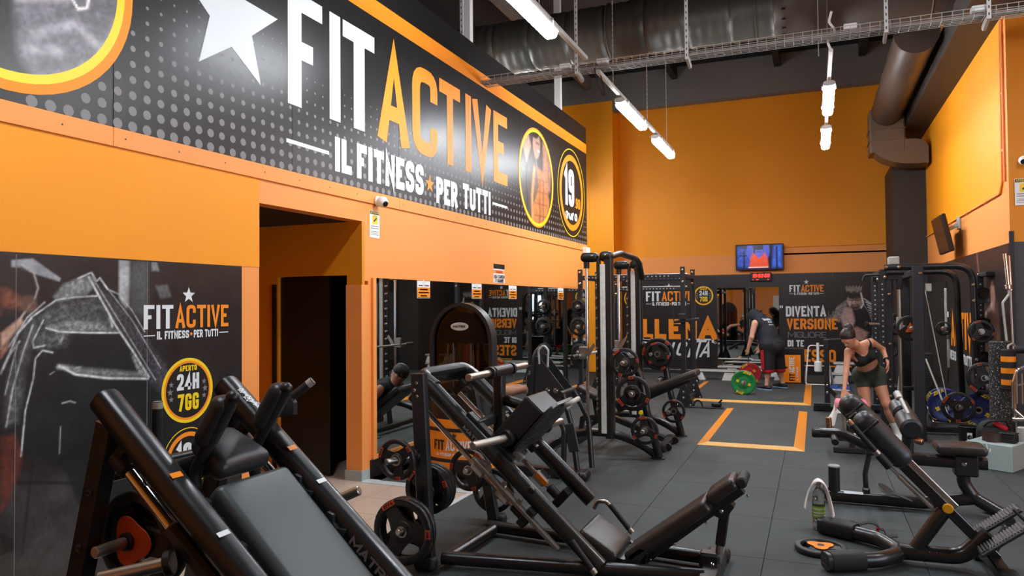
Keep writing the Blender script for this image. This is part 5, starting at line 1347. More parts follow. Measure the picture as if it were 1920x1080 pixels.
sm = thing('smith_machine', 'black smith machine with pale striped uprights, arched feet and plate horns', 'gym machine', (-2.2, 8.9, 0))
for y, zt, lab in ((8.15, 2.27, 0), (9.65, 2.25, 1)):
    xs = -2.22
    up = part(sm, 'upright', 'frame', lambda b: b.oval([(xs + .045, y, .22), (xs + .045, y, zt)], .1, .13, 18, up=UY, p=4))
    part(sm, 'front_strip', 'ivory', lambda b: b.oval([(xs - .012, y - .066, .28), (xs - .012, y - .066, zt - .07)], .062, .02, 12, up=UY, p=5), parent=up)
    part(sm, 'hook_rail', 'frame2', lambda b: b.rect([(xs - .075, y, .25), (xs - .075, y, zt)], .04, .07, up=UY), parent=up)
    part(sm, 'hook_pin', 'steel', lambda b: [b.cyl((xs - .09, y - .035, .55 + .115 * k), (xs - .09, y - .075, .55 + .115 * k), .014, 10) for k in range(14)], parent=up)
    part(sm, 'guide_rod', 'chrome', lambda b: b.cyl((-2.44, y, .3), (-2.44, y, zt - .1), .019, 16))
    part(sm, 'rod_foot', 'steel', lambda b: (b.cyl((-2.44, y, .3), (-2.44, y, .36), .04, 16, bev=.006), b.box((-2.36, y, .3), (.18, .06, .03), bev=.006)))
    part(sm, 'top_cover', 'plast', lambda b: (b.pad((-2.40, y, zt + .015), (.21, .13, .11), .05, seg=3), b.pad((-2.2, y, zt + .02), (.16, .15, .12), .055, seg=3), b.cyl((-2.44, y, zt - .11), (-2.44, y, zt), .034, 14)), weld=True)
    bolts(sm, [(-2.36, y - .07, zt + .03), (-2.2, y - .08, zt + .035)], TOCAM, .012)
    part(sm, 'arched_foot', 'frame', lambda b: b.oval([(-1.66 - 1.32 * i / 20, y + .11 - .08 * math.sin(i / 20 * PI), .025 + .245 * (1 - abs(i / 10 - 1) ** 2.2)) for i in range(21)], .09, .1, 16, up=UY))
    for x in (-1.66, -2.96): part(sm, 'foot_flange', 'frame2', lambda b: b.lathe([(0, .0), (.085, 0), (.085, .012), (.04, .03), (0, .03)], (x, y + .12, 0), UZ, 18))
    dx, h0 = (0, 8.15) if not lab else (.08, 9.65)
    part(sm, 'horn_post', 'frame', lambda b: b.tube([(-2.15, y, 1.2), (-1.98, y, 1.19), (-1.83, y, .93), (-1.76, y, .55), (-1.64, y + .08, .03)], .043, 16, .16))
    for (x, z) in ((-1.97, 1.09), (-1.875, .755), (-1.755, .35)):
        peg(sm, (x, y - .03, z), (x, y - .26, z), .024, .04)
part(sm, 'top_arch', 'frame', lambda b: b.oval(fillet([(-2.2, 8.2, 2.28), (-2.18, 8.7, 2.36), (-2.12, 9.4, 2.32), (-2.12, 9.62, 2.08)], .4, 9), .07, .085, 14, up=UX))
part(sm, 'rear_tube', 'frame', lambda b: b.rect([(-2.93, 8.25, .08), (-2.93, 9.76, .08)], .07, .06, up=UZ))
sb = thing('smith_bar', 'steel bar riding on the smith machine guide rods', 'barbell', (-2.44, 8.9, 1.16))
part(sb, 'bar', 'dull', lambda b: b.cyl((-2.52, 7.86, 1.15), (-2.52, 9.98, 1.15), .015, 14))
part(sb, 'sleeve', 'plast', lambda b: [b.cyl((-2.52, y, 1.15), (-2.52, y + .2, 1.15), .026, 14, bev=.004) for y in (7.82, 9.82)])
part(sb, 'slider', 'steel', lambda b: [b.box((-2.48, y, 1.18), (.11, .07, .15), bev=.01) for y in (8.15, 9.65)])
part(sb, 'safety_hook', 'steel', lambda b: [b.prism([(0, 0), (.05, 0), (.12, .12), (.1, .15), (.03, .06)], (-2.45, y - .05, 1.15), UX, UZ, .012) for y in (8.15, 9.65)])
for nm, (x, y, z, R, r) in {
    'plate on the highest front horn of the smith machine': (-1.97, 8.02, 1.09, .165, .7), 'large plate on the middle front horn of the smith machine': (-1.875, 8.0, .755, .195, 2.2),
    'small plate pressed on the large one on the middle front horn of the smith machine': (-1.875, 7.955, .755, .1, 1.0), 'plate on the lowest front horn of the smith machine': (-1.755, 8.02, .35, .155, .1),
    'plate on the highest rear horn of the smith machine': (-1.89, 9.5, 1.09, .21, 1.4), 'second plate on the highest rear horn of the smith machine': (-1.89, 9.455, 1.09, .16, .3), 'plate on the lowest rear horn of the smith machine': (-1.7, 9.5, .36, .15, 2.0)}.items():
    plate(R, .036, (x, y, z), TOCAM, nm, r, rich=R > .12)
# adjustable bench inside it
be = thing('adjustable_bench', 'black adjustable bench with raised back inside the smith machine', 'bench', (-2.1, 8.95, 0))
def incl(p, q): d = _n(V(q) - V(p)); return np.array([d, UY, np.cross(d, UY)]).T
a, e = V(-2.34, 8.95, .50), V(-1.30, 8.95, .925)
part(be, 'back_pad', 'vinylb', lambda b: b.pad((a + e) / 2, (np.linalg.norm(e - a), .28, .085), .035, rot=incl(a, e), taper=lambda k: 1 + .1 * k), weld=True)
part(be, 'back_plate', 'frame2', lambda b: b.bar(a + V(.03, 0, -.06), e + V(-.12, 0, -.07), .12, .03, up=UY))
a2, e2 = V(-2.78, 8.95, .70), V(-2.38, 8.95, .50)
part(be, 'seat_pad', 'vinylb', lambda b: b.pad((a2 + e2) / 2, (np.linalg.norm(e2 - a2), .3, .08), .03, rot=incl(a2, e2)), weld=True)
part(be, 'frame_beam', 'frame', lambda b: b.rect([(-2.75, 8.95, .3), (-2.4, 8.95, .34), (-1.72, 8.95, .1)], .07, .09, up=UY))
part(be, 'seat_post', 'frame', lambda b: (b.rect([(-2.6, 8.95, .58), (-2.56, 8.95, .32)], .05, .05), b.rect([(-2.75, 8.95, .32), (-2.78, 8.95, .06)], .06, .06)))
part(be, 'back_strut', 'steel', lambda b: b.cyl((-1.9, 8.95, .62), (-2.05, 8.95, .2), .022, 12))
part(be, 'pop_pin', 'yel', lambda b: b.cyl((-1.98, 8.88, .42), (-1.98, 8.82, .42), .026, 14, bev=.004))
part(be, 'rear_foot', 'grip', lambda b: (b.rect([(-1.7, 8.66, .05), (-1.7, 9.25, .05)], .09, .07, up=UZ), b.pad((-1.7, 8.66, .05), (.12, .13, .1), .03, seg=3), b.pad((-1.7, 9.25, .05), (.12, .13, .1), .03, seg=3)), weld=True)
part(be, 'front_foot', 'grip', lambda b: b.rect([(-2.78, 8.72, .045), (-2.78, 9.18, .045)], .08, .06, up=UZ))
part(be, 'wheel', 'plast', lambda b: [b.cyl((-1.63, y, .05), (-1.63, y + .03, .05), .045, 18, bev=.006) for y in (8.7, 9.16)])

def rack(label, x0, x1, y0, y1, h, big=True):
    t = thing('power_rack', label, 'power rack', ((x0 + x1) / 2, (y0 + y1) / 2, 0)); s = .075
    for x in (x0, x1):
        for y in (y0, y1):
            u = part(t, 'upright', 'rack', lambda b: b.rect([(x, y, .02), (x, y, h)], s, s, up=UX))
            hl = part(t, 'hole_pattern', 'blk', lambda b: [b.add([(x + .013 * math.cos(a), y - s / 2 - .0006, .3 + .07 * k + .013 * math.sin(a)) for a in np.linspace(0, 2 * PI, 9)[:-1]], [tuple(range(8))]) for k in range(int((h - .4) / .07))], 0, parent=u)
            part(t, 'hole_pattern', 'dull', lambda b: [b.add([(x + s / 2 + .0006, y + .012 * math.cos(a), .3 + .07 * k + .012 * math.sin(a)) for a in np.linspace(0, 2 * PI, 9)[:-1]], [tuple(range(8))]) for k in range(int((h - .4) / .07))], 0, parent=u) if big else None
            part(t, 'foot_plate', 'rack', lambda b: b.prism([(-.15, 0), (.15, 0), (.15, .06), (.05, .34), (-.05, .34), (-.15, .06)], (x, y - s / 2 - .008, .0), UX, UZ, .012), 0, parent=u)
            bolts(t, [(x + a, y - s / 2 - .014, z) for a, z in ((-.11, .04), (.11, .04), (0, .16), (0, .26))], TOCAM, .018, .01, parent=u)
            bolts(t, [(x, y - s / 2, h - .05), (x, y - s / 2, h - .25)], TOCAM, .022, .014, parent=u)
    for y in (y0, y1):
        c = part(t, 'crossbeam', 'rack', lambda b: b.rect([(x0, y, h - .15), (x1, y, h - .15)], .07, .075, up=UZ))
        part(t, 'hole_pattern', 'dull', lambda b: [b.add([(x0 + .1 + .07 * k + .012 * math.cos(a), y - .0358, h - .15 + .012 * math.sin(a)) for a in np.linspace(0, 2 * PI, 9)[:-1]], [tuple(range(8))]) for k in range(int((x1 - x0 - .2) / .07))], 0, parent=c)
    for x in (x0, x1):
        part(t, 'side_beam', 'rack', lambda b: (b.rect([(x, y0, h - .15), (x, y1, h - .15)], .07, .07, up=UZ)))
        part(t, 'floor_beam', 'rack', lambda b: b.rect([(x, y0, .08), (x, y1, .08)], .07, .09, up=UZ))
    part(t, 'pull_up_bar', 'dull', lambda b: b.cyl((x0, (y0 + y1) / 2, h - .1), (x1, (y0 + y1) / 2, h - .1), .016, 12))
    return t
rk = rack('black power rack of perforated posts along the mirror strip, behind the smith machine', -3.86, -2.06, 12.5, 13.6, 2.36)
part(rk, 'spotter_arm', 'rack', lambda b: (b.rect([(-2.2, 12.42, 1.43), (-1.78, 12.42, 1.48)], .06, .05, up=UZ), b.box((-2.06, 12.41, 1.52), (.12, .09, .1), bev=.008), b.cyl((-2.2, 12.4, 1.46), (-2.2, 12.4, 1.72), .012, 10)))
part(rk, 'rear_beam', 'rack', lambda b: b.rect([(-3.86, 13.6, .5), (-2.06, 13.6, .5)], .09, .07, up=UZ))
part(rk, 'foot_step', 'rack', lambda b: b.box((-1.72, 12.5, .012), (.6, .16, .02), bev=.004))
for k, (z, R) in enumerate(((1.7, .14), (1.35, .17), (.9, .15))):
    peg(rk, (-3.86, 12.46, z), (-3.86, 12.26, z), .024, .04)
    for j in range(2): plate(R - .02 * j, .036, (-3.86, 12.4 - .045 * j, z), TOCAM, ('inner' if j == 0 else 'outer') + ' plate on the ' + ('top', 'middle', 'bottom')[k] + ' peg of the rack post by the mirror strip', .4 + k, rich=False)
rack('second black perforated power rack, deeper, before the ALLENA picture', -3.9, -2.5, 15.2, 16.3, 2.2, False)

# ================================================================ stack machine with seated user
tw = thing('weight_stack_machine', 'dark leg press station with a rounded glossy shroud and an orange lower cover', 'gym machine', (-3.3, 6.8, 0))
TXc, TYc = -3.31, 6.72
def arch(rx, z0, zs, zt, n=16): return [(-rx, z0)] + [(rx * -math.cos(a), zs + (zt - zs) * math.sin(a)) for a in np.linspace(0, PI, n)] + [(rx, z0)]
o_ = arch(.35, .08, 1.38, 1.77); i_ = arch(.315, .08, 1.37, 1.735)
def rim(b):
    n = len(o_)
    for s, y in ((0, -.11), (1, .02)):
        b.add([(TXc + p[0], TYc + y, p[1]) for p in o_] + [(TXc + p[0], TYc + y, p[1]) for p in i_], [(k, k + 1, k + 1 + n, k + n) if not s else (k + n, k + 1 + n, k + 1, k) for k in range(n - 1)])
    b.add([(TXc + p[0], TYc - .11, p[1]) for p in o_] + [(TXc + p[0], TYc + .02, p[1]) for p in o_], [(k, k + n, k + 1 + n, k + 1) for k in range(n - 1)])
    b.add([(TXc + p[0], TYc - .11, p[1]) for p in i_] + [(TXc + p[0], TYc - .07, p[1]) for p in i_], [(k + 1, k + 1 + n, k + n, k) for k in range(n - 1)])
part(tw, 'shroud_rim', 'greyp', rim, 40, weld=True)
part(tw, 'shroud_panel', 'smokeglass', lambda b: b.prism(i_, (TXc, TYc - .06, 0), UX, UZ, .01), 0)
part(tw, 'stack_plate', 'plast', lambda b: [b.box((TXc - .02, TYc + .1, .34 + .032 * k), (.24, .12, .028), bev=.003) for k in range(12)], 0)
part(tw, 'stack_rail', 'rack', lambda b: [b.cyl((TXc - .02 + x, TYc + .1, .3), (TXc - .02 + x, TYc + .1, 1.4), .012, 10) for x in (-.09, .09)])
part(tw, 'head_plate', 'plast', lambda b: b.prism([(p[0] * .98, p[1]) for p in arch(.31, 1.36, 1.36, 1.72)], (TXc, TYc + .012, 0), UX, UZ, .01), 0)
part(tw, 'logo_plate', 'smoke', lambda b: b.prism([(p[0] * .96, p[1]) for p in arch(.29, 1.36, 1.36, 1.68)], (TXc, TYc - .072, 0), UX, UZ, .012), 0)
part(tw, 'logo_badge', 'ivory', lambda b: b.lathe([(0, 0), (.1, 0), (.1, .006), (.09, .008), (0, .006)], (TXc - .02, TYc - .078, 1.53), TOCAM, 24), 0)
bd = [o for o in tw.children if o.name.startswith('logo_badge')][0]
for v in bd.data.vertices: v.co.z = 1.53 + (v.co.z - 1.53) * .42
b = MB(); text(b, 'MATRIX', (TXc - .09, TYc - .087, 1.518), UX, UZ, .024, .9, .006, width=.14); loc(obj('lettering', b, 'blk', None, 0), tw)
part(tw, 'guide_rod', 'frame2', lambda b: [b.cyl((TXc + x, TYc - .072, .3), (TXc + x, TYc - .072, 1.36), .008, 10) for x in (-.1, .1)])
def half(b, z0, z1, e=0.0):
    P = [(TXc - .37 * math.cos(a) * (1 + e), TYc - .1 - (.2 + e) * math.sin(a)) for a in np.linspace(0, PI, 18)]
    n = len(P); b.add([(x, y, z0) for x, y in P] + [(x, y, z1) for x, y in P], [(k, k + 1, k + 1 + n, k + n) for k in range(n - 1)] + [tuple(range(n, 2 * n)), tuple(range(n))[::-1]])
ou = part(tw, 'lower_cover', 'oran', lambda b: half(b, .12, .62), 30)
part(tw, 'cover_band', 'blk', lambda b: (half(b, .50, .535, .004), half(b, .2, .235, .004)), 30, parent=ou)
part(tw, 'upper_cover', 'plast', lambda b: half(b, .62, .86, -.01), 30)
def onhalf(o, e=.012):
    for v in o.data.vertices:
        t = v.co.x; x = TXc + .37 * math.sin(t / .33); y = TYc - .1 - (.2 + e) * math.cos(t / .33); v.co.x, v.co.y = x, y
    return o
b = MB(); text(b, 'FIT', (-.2, 0, .32), UX, UZ, .1, .5, .017, width=.125); loc(onhalf(obj('lettering', b, 'blk', None, 0)), tw)
b = MB(); text(b, 'ACTIVE', (-.06, 0, .32), UX, UZ, .1, .5, .017, width=.25); text(b, 'IL FITNESS PER TUTTI', (-.16, 0, .265), UX, UZ, .03, .6, .006, width=.32); loc(onhalf(obj('lettering', b, 'whi', None, 0)), tw)
b = MB(); star(b, (.02, 0, .465), UX, UZ, .035); loc(onhalf(obj('star', b, 'blk', None, 0)), tw)
part(tw, 'base_frame', 'frame', lambda b: (b.rect([(-3.6, 7.0, .06), (-2.2, 7.0, .06)], .09, .09, up=UZ), b.rect([(-3.3, 6.6, .05), (-3.3, 7.5, .05)], .09, .08, up=UZ)))
part(tw, 'seat_pad', 'vinyl', lambda b: b.pad((-3.42, 7.32, .40), (.36, .4, .09), .035), weld=True)
part(tw, 'seat_post', 'frame', lambda b: b.rect([(-3.42, 7.32, .37), (-3.42, 7.3, .08)], .09, .09))
part(tw, 'back_pad', 'vinyl', lambda b: b.pad((-3.74, 7.32, .60), (.7, .4, .09), .035, rot=np.array([_n(V(-.8, 0, .6)), -UY, _n(V(.6, 0, .8))]).T), weld=True)
# foot plate assembly
part(tw, 'push_plate', 'frame2', lambda b: b.prism(round2([(-.2, -.3), (.2, -.3), (.2, .27), (0, .34), (-.2, .27)], .12, True, 5), (-2.72, 7.25, .98), _n(V(.0, 1, 0)), _n(V(.1, 0, 1)), .02))
part(tw, 'side_web', 'frame2', lambda b: [b.prism([(-2.70, .74), (-2.38, .80), (-2.37, .86), (-2.64, 1.19), (-2.70, 1.22)], (0, y, 0), UX, UZ, .012) for y in (7.12, 7.38)], 0)
part(tw, 'pivot_tube', 'frame', lambda b: b.cyl((-2.38, 6.98, .84), (-2.38, 7.42, .84), .032, 16))
bolts(tw, [(-2.56, 7.11, .86), (-2.47, 7.11, .86)], TOCAM, .028, .016)
part(tw, 'grip_loop', 'dull', lambda b: b.tube([(-2.65, 7.12, 1.13), (-2.66, 7.12, 1.27), (-2.6, 7.12, 1.33), (-2.55, 7.12, 1.27), (-2.56, 7.12, 1.1)], .013, 10, .05))
part(tw, 'swing_arm', 'frame', lambda b: [b.tube(p, .028, 14, .15) for p in ([(-2.42, 6.95, .66), (-2.33, 6.95, .5), (-2.34, 6.95, .07)], [(-2.36, 7.02, .84), (-2.28, 7.02, .55), (-2.2, 6.98, .06)], [(-2.36, 7.36, .84), (-2.2, 7.36, .55), (-2.15, 7.3, .06)])])
part(tw, 'shin_panel', 'frame2', lambda b: b.box((-2.255, 6.96, .42), (.11, .02, .28), rot=np.array([V(.98, 0, .2), UY, V(-.2, 0, .98)]).T, bev=.008))
part(tw, 'base_shoe', 'plast', lambda b: (b.pad((-2.2, 7.0, .05), (.22, .2, .1), .045, seg=3), b.cyl((-2.26, 6.88, .06), (-2.16, 6.88, .06), .045, 18, bev=.006)), weld=True)
bolts(tw, [(-2.28, 6.9, .06), (-2.2, 6.9, .06)], TOCAM, .02, .012)
part(tw, 'link_bar', 'frame2', lambda b: b.bar((-2.95, 7.0, .62), (-2.35, 7.0, .1), .09, .03, up=UY))
# ================================================================ pulley and smith frame on the wall side
pf_ = thing('pulley_frame', 'tall black pulley and smith frame with curved top tubes by the dark pillar', 'gym machine', (1.3, 11.2, 0))
part(pf_, 'main_post', 'rack', lambda b: b.rect([(1.20, 10.45, .01), (1.20, 10.45, 2.19)], .115, .12, up=UX))
part(pf_, 'rear_post', 'rack', lambda b: b.rect([(1.25, 12.4, .01), (1.25, 12.4, 2.19)], .1, .12, up=UX))
for y, xe, z in ((10.9, 1.87, 2.2), (12.0, 1.86, 2.17)):
    part(pf_, 'curved_tube', 'frame', lambda b: b.tube([(.86, y, z), (xe, y, z), (xe + .02, y, 1.2), (xe + .1, y + .3, .05)], .042, 16, .22))
for y in (10.9, 12.2):
    u = part(pf_, 'perforated_post', 'rack', lambda b: b.rect([(.83, y, .02), (.83, y, 2.14)], .07, .09, up=UX))
    part(pf_, 'hole_pattern', 'dull', lambda b: [b.add([(.83 + .011 * math.cos(a), y - .0355 if False else y - .0455, .3 + .07 * k + .011 * math.sin(a)) for a in np.linspace(0, 2 * PI, 9)[:-1]], [tuple(range(8))]) for k in range(25)], 0, parent=u)
    part(pf_, 'guide_rod', 'steel', lambda b: b.cyl((1.04, y + .1, .15), (1.04, y + .1, 1.95), .024, 16))
    part(pf_, 'rod_block', 'rack', lambda b: (b.box((1.04, y + .1, 2.0), (.08, .08, .18), bev=.008), b.box((1.04, y + .1, .1), (.1, .1, .1), bev=.008)))
    part(pf_, 'slider', 'dull', lambda b: b.cyl((1.04, y + .1, 1.32), (1.04, y + .1, 1.54), .04, 16, bev=.006))
for x, s in ((1.09, 1),):
    part(pf_, 'perforated_post', 'rack', lambda b: b.rect([(.97, 11.6, .02), (.97, 11.6, 2.1)], .07, .08, up=UX))
    bolts(pf_, [(.97, 11.555, z) for z in (.42, .55, .65, 1.15, 1.85)], TOCAM, .02, .012)
part(pf_, 'top_plate', 'rack', lambda b: (b.rect([(.72, 10.95, 2.06), (1.02, 10.95, 2.06)], .09, .05, up=UZ), b.rect([(.85, 10.9, 2.14), (.85, 12.3, 2.14)], .09, .07, up=UZ), b.rect([(1.2, 10.45, 2.12), (1.25, 12.4, 2.12)], .08, .08, up=UZ)))
part(pf_, 'top_box', 'dull', lambda b: b.box((.98, 11.0, 2.29), (.13, .2, .11), bev=.012))
part(pf_, 'pull_up_grip', 'grip', lambda b: b.tube([(.80, 10.85, 2.1), (.62, 10.85, 2.1), (.60, 10.85, 2.03)], .017, 12, .04))
bolts(pf_, [(.88, 10.855, 2.2), (1.03, 10.855, 2.2), (1.22, 10.385, 2.1), (.86, 10.85, 2.07), (.78, 10.9, 2.04), (1.87, 10.855, 1.95), (1.87, 10.855, 1.75), (1.89, 10.86, 1.0), (1.89, 10.86, .8)], TOCAM, .021, .014)
part(pf_, 'cross_shelf', 'rack', lambda b: (b.rect([(.83, 11.9, .5), (1.3, 11.9, .5)], .09, .05, up=UZ), b.rect([(.3, 12.1, .18), (1.25, 12.1, .18)], .09, .09, up=UZ), b.rect([(.86, 11.0, .06), (1.9, 11.1, .06)], .07, .07, up=UZ), b.rect([(.83, 10.9, .06), (.83, 12.2, .06)], .07, .07, up=UZ), b.rect([(1.2, 10.45, .06), (1.25, 12.4, .06)], .08, .08, up=UZ)))
part(pf_, 'weight_stack', 'rubber2', lambda b: [b.box((1.42, 11.9, .3 + .033 * k), (.22, .14, .029), bev=.003) for k in range(22)], 0).__setitem__('kind', 'stuff')
part(pf_, 'cable', 'dull', lambda b: (b.cyl((1.42, 11.6, 1.9), (1.62, 11.2, .3), .007, 8), b.cyl((1.4, 11.5, .95), (1.6, 11.0, .2), .012, 8), b.cyl((1.08, 11.3, 1.0), (1.02, 11.3, .4), .01, 8)))
part(pf_, 'white_strip', 'ivory', lambda b: (b.box((1.72, 11.98, 1.62), (.03, .02, .62), bev=.003), b.box((1.74, 11.98, 1.0), (.03, .02, .4), bev=.003)))
part(pf_, 'hook', 'dull', lambda b: b.box((1.32, 10.5, 1.92), (.07, .05, .1), bev=.006))
peg(pf_, (.62, 10.7, 1.45), (.78, 10.82, 1.44), .024, .035)
for q in ((1.66, 11.95, 1.36), (1.92, 10.86, 1.36), (1.96, 10.86, .78), (1.68, 10.9, .4)): peg(pf_, (q[0], q[1], q[2]), (q[0], q[1] - .2, q[2]), .026, .04)
pb = thing('smith_bar', 'steel smith bar of the pulley frame carrying a plate with an orange core', 'barbell', (1.1, 11.2, 1.43))
part(pb, 'bar', 'steel', lambda b: (b.cyl((1.13, 10.55, 1.40), (1.13, 12.6, 1.40), .016, 14)))
part(pb, 'sleeve', 'steel', lambda b: (b.cyl((1.13, 10.5, 1.40), (1.13, 10.85, 1.40), .025, 14, bev=.004)))
part(pb, 'core', 'core', lambda b: b.prism([(-.06, -.05), (.06, -.05), (0, .075)], (1.13, 10.66, 1.40), UX, UZ, .01))
plate(.165, .036, (1.13, 10.7, 1.40), TOCAM, 'plate with an orange triangle on the near end of the pulley frame bar', 0, rich=False, group=None)
plate(.165, .036, (1.13, 12.45, 1.40), TOCAM, 'plate on the far end of the pulley frame bar', 0, rich=False)
plate(.10, .036, (1.66, 11.8, 1.36), TOCAM, 'small dark plate hung edge on upon the inner curved tube of the pulley frame', .4, rich=False)
plate(.145, .036, (1.92, 10.72, 1.36), TOCAM, 'plate high on the outer curved tube of the pulley frame', .3)
plate(.2, .04, (1.94, 10.72, .78), TOCAM, 'large plate midway down the outer curved tube of the pulley frame', 2.4)
plate(.195, .04, (1.66, 10.75, .4), TOCAM, 'large plate low before the blue plates', 1.0)
plate(.15, .036, (1.0, 12.2, 1.05), TOCAM, 'dark plate with an orange mark inside the pulley frame', 1.0, rich=False)
# cable column on the wall
cc = thing('cable_column', 'perforated black wall column with round pulleys, under the wall picture', 'gym machine', (2.1, 11.6, 0))
part(cc, 'post', 'rack', lambda b: b.rect([(2.08, 11.65, .02), (2.08, 11.65, 2.1)], .08, .08, up=UX))
part(cc, 'top_plate', 'rack', lambda b: b.box((2.12, 11.45, 2.1), (.1, .5, .06), bev=.006))
part(cc, 'hole_pattern', 'dull', lambda b: [b.add([(2.08 + .011 * math.cos(a), 11.6090, .5 + .07 * k + .011 * math.sin(a)) for a in np.linspace(0, 2 * PI, 9)[:-1]], [tuple(range(8))]) for k in range(22)], 0)
for z, R in ((1.82, .11), (1.35, .17), (.98, .09)): part(cc, 'pulley', 'plast', lambda b: (b.lathe([(0, 0), (R * .3, 0), (R * .3, .02), (R * .8, .015), (R, .0), (R, .04), (R * .8, .03), (.0, .035)], (2.08, 11.55, z), TOCAM, 24), b.cyl((2.08, 11.53, z), (2.08, 11.47, z), .03, 12)))
bolts(cc, [(2.06, 11.6, 2.1), (2.13, 11.3, 2.1)], TOCAM, .02, .012)
# blue plates on a floor stand
ps = thing('plate_stand', 'low chrome plate stand on the floor holding blue plates', 'plate rack', (1.7, 11.5, 0))
part(ps, 'rail', 'chrome', lambda b: [b.tube([(1.4, y, .28), (1.45, y, .1), (2.1, y, .1), (2.14, y, .28)], .017, 10, .06) for y in (11.4, 11.62)])
part(ps, 'foot', 'frame', lambda b: [b.rect([(x, 11.35, .03), (x, 11.7, .03)], .06, .05, up=UZ) for x in (1.5, 2.05)])
part(ps, 'divider', 'steel', lambda b: [b.tube([(x, 11.4, .1), (x, 11.4, .3), (x, 11.62, .3), (x, 11.62, .1)], .009, 8, .04) for x in (1.4, 1.75, 2.13)])
plate(.225, .05, (1.62, 11.42, .335), (-.25, -1, .12), 'blue rubber plate marked twenty on the floor stand, nearer the main post', .5, 'blue', True, 'blue rubber plates', '20')
plate(.225, .05, (1.60, 11.54, .335), (-.2, -1, .1), 'second blue plate standing directly behind the one nearer the main post', 1.1, 'blue', True, 'blue rubber plates', '20')
plate(.225, .05, (1.93, 11.05, .335), (-.15, -1, .1), 'blue rubber plate on the floor stand beside the speckled foam column', 2.6, 'blue', True, 'blue rubber plates', '20')
# foam column, banded roller, bars at the wall corner
fc = thing('foam_column', 'tall speckled grey foam roller standing on the floor by the wall corner', 'foam roller', (1.97, 9.95, 0))
part(fc, 'sleeve', 'speck', lambda b: b.cyl((1.96, 9.95, .0), (1.965, 9.95, 1.28), .115, 28, bev=.01))
part(fc, 'core_tube', 'plast', lambda b: b.cyl((1.965, 9.95, 1.27), (1.965, 9.95, 1.285), .045, 20))
br = thing('banded_roller', 'black roller pad with three orange bands hung upright beside the speckled foam', 'roller', (2.0, 9.8, 1))
part(br, 'pad', 'grip', lambda b: b.cyl((2.0, 9.75, .74), (2.0, 9.75, 1.2), .07, 24, bev=.012))
part(br, 'band', 'oran', lambda b: [b.cyl((2.0, 9.75, z), (2.0, 9.75, z + .06), .0725, 24) for z in (.80, .93, 1.06)])
part(br, 'hook', 'dull', lambda b: b.tube([(2.0, 9.75, 1.19), (2.0, 9.75, 1.24), (2.05, 9.8, 1.26), (2.15, 9.9, 1.2)], .012, 8, .03))
ez = thing('curl_bar', 'bent curl bar standing upright with a thick silver sleeve at the wall corner', 'barbell', (2.07, 10.1, 1))
part(ez, 'sleeve', 'chrome', lambda b: b.cyl((2.085, 10.1, 1.93), (2.06, 10.1, 2.3), .025, 16, bev=.004))
part(ez, 'collar', 'chrome', lambda b: b.cyl((2.087, 10.1, 1.88), (2.085, 10.1, 1.93), .04, 16, bev=.004))
part(ez, 'shaft', 'dull', lambda b: b.tube([(2.09, 10.1, 1.9), (2.095, 10.1, 1.82), (2.03, 10.1, 1.72), (2.04, 10.1, 1.55), (2.07, 10.1, 1.15), (2.06, 10.1, .0)], .014, 12, .03))
ol = thing('standing_barbell', 'straight steel barbell standing upright next to the bent curl bar', 'barbell', (2.16, 10.15, 0))
part(ol, 'sleeve', 'chrome', lambda b: b.cyl((2.13, 10.2, 1.86), (2.12, 10.22, 2.28), .025, 16, bev=.004))
part(ol, 'shaft', 'steel', lambda b: b.cyl((2.15, 10.15, 0.01), (2.13, 10.2, 1.9), .014, 12))
ce = thing('chrome_bench_frame', 'chrome bench frame with a black roller, cut off by the picture edge', 'gym machine', (2.2, 9.6, 0))
part(ce, 'roller', 'grip', lambda b: b.cyl((2.0, 9.45, 1.215), (2.35, 9.4, 1.24), .048, 20, bev=.01))
part(ce, 'tube', 'chrome', lambda b: (b.tube([(2.3, 9.55, 1.12), (2.04, 9.55, .98), (2.0, 9.55, .85), (2.0, 9.55, .55), (2.25, 9.55, .3)], .02, 12, .06), b.tube([(2.2, 9.6, .85), (2.02, 9.6, .8), (2.03, 9.6, .03)], .017, 12, .04), b.cyl((1.98, 9.55, .44), (2.4, 9.55, .44), .03, 14)))
part(ce, 'rod', 'steel', lambda b: [b.cyl((2.02 + .05 * k, 9.5, .62), (2.02 + .05 * k, 9.5, .95), .009, 8) for k in range(4)])
part(ce, 'base', 'frame', lambda b: (b.rect([(1.97, 9.3, .04), (2.5, 9.3, .04)], .08, .07, up=UZ), b.rect([(2.0, 9.2, .04), (2.0, 9.7, .04)], .07, .06, up=UZ)))
part(ce, 'foot_can', 'dull', lambda b: b.cyl((1.99, 9.15, .05), (1.99, 9.15, .42), .05, 18, bev=.008))
# plyometric box with gear on it
bx_ = thing('plyo_box', 'pale grey wooden jump box on the floor by the wall corner', 'box', (1.7, 9.0, 0))
RB = np.array([_n(V(.37, -.22, 0)), _n(V(.22, .37, 0)), UZ]).T
part(bx_, 'body', 'boxg', lambda b: b.box(V(1.74, 9.08, .135), (.43, .42, .268), rot=RB, bev=.006), 0)
part(bx_, 'rope_tag', 'white', lambda b: b.tube([V(1.625, 8.925, .27) + q for q in (V(0, 0, 0), V(-.01, -.03, .01), V(0, -.035, -.06), V(.015, -.035, -.09), V(.03, -.03, -.04))], .006, 6))
bt_ = tag(towel_mesh('lifting_belt', lambda u, v: (1.70 + .11 * math.cos(u * 7.2 - 2.2) * (1 - .35 * u), 9.08 + .10 * math.sin(u * 7.2 - 2.2) * (1 - .35 * u), .271 + v * .09 + .0 * u), 40, 4, 'leather', 'x', th=.006), 'rolled brown leather lifting belt on the pale jump box', 'belt')
cb_ = thing('black_case', 'small black case on the pale jump box beside the belt', 'case', (1.86, 9.0, .27))
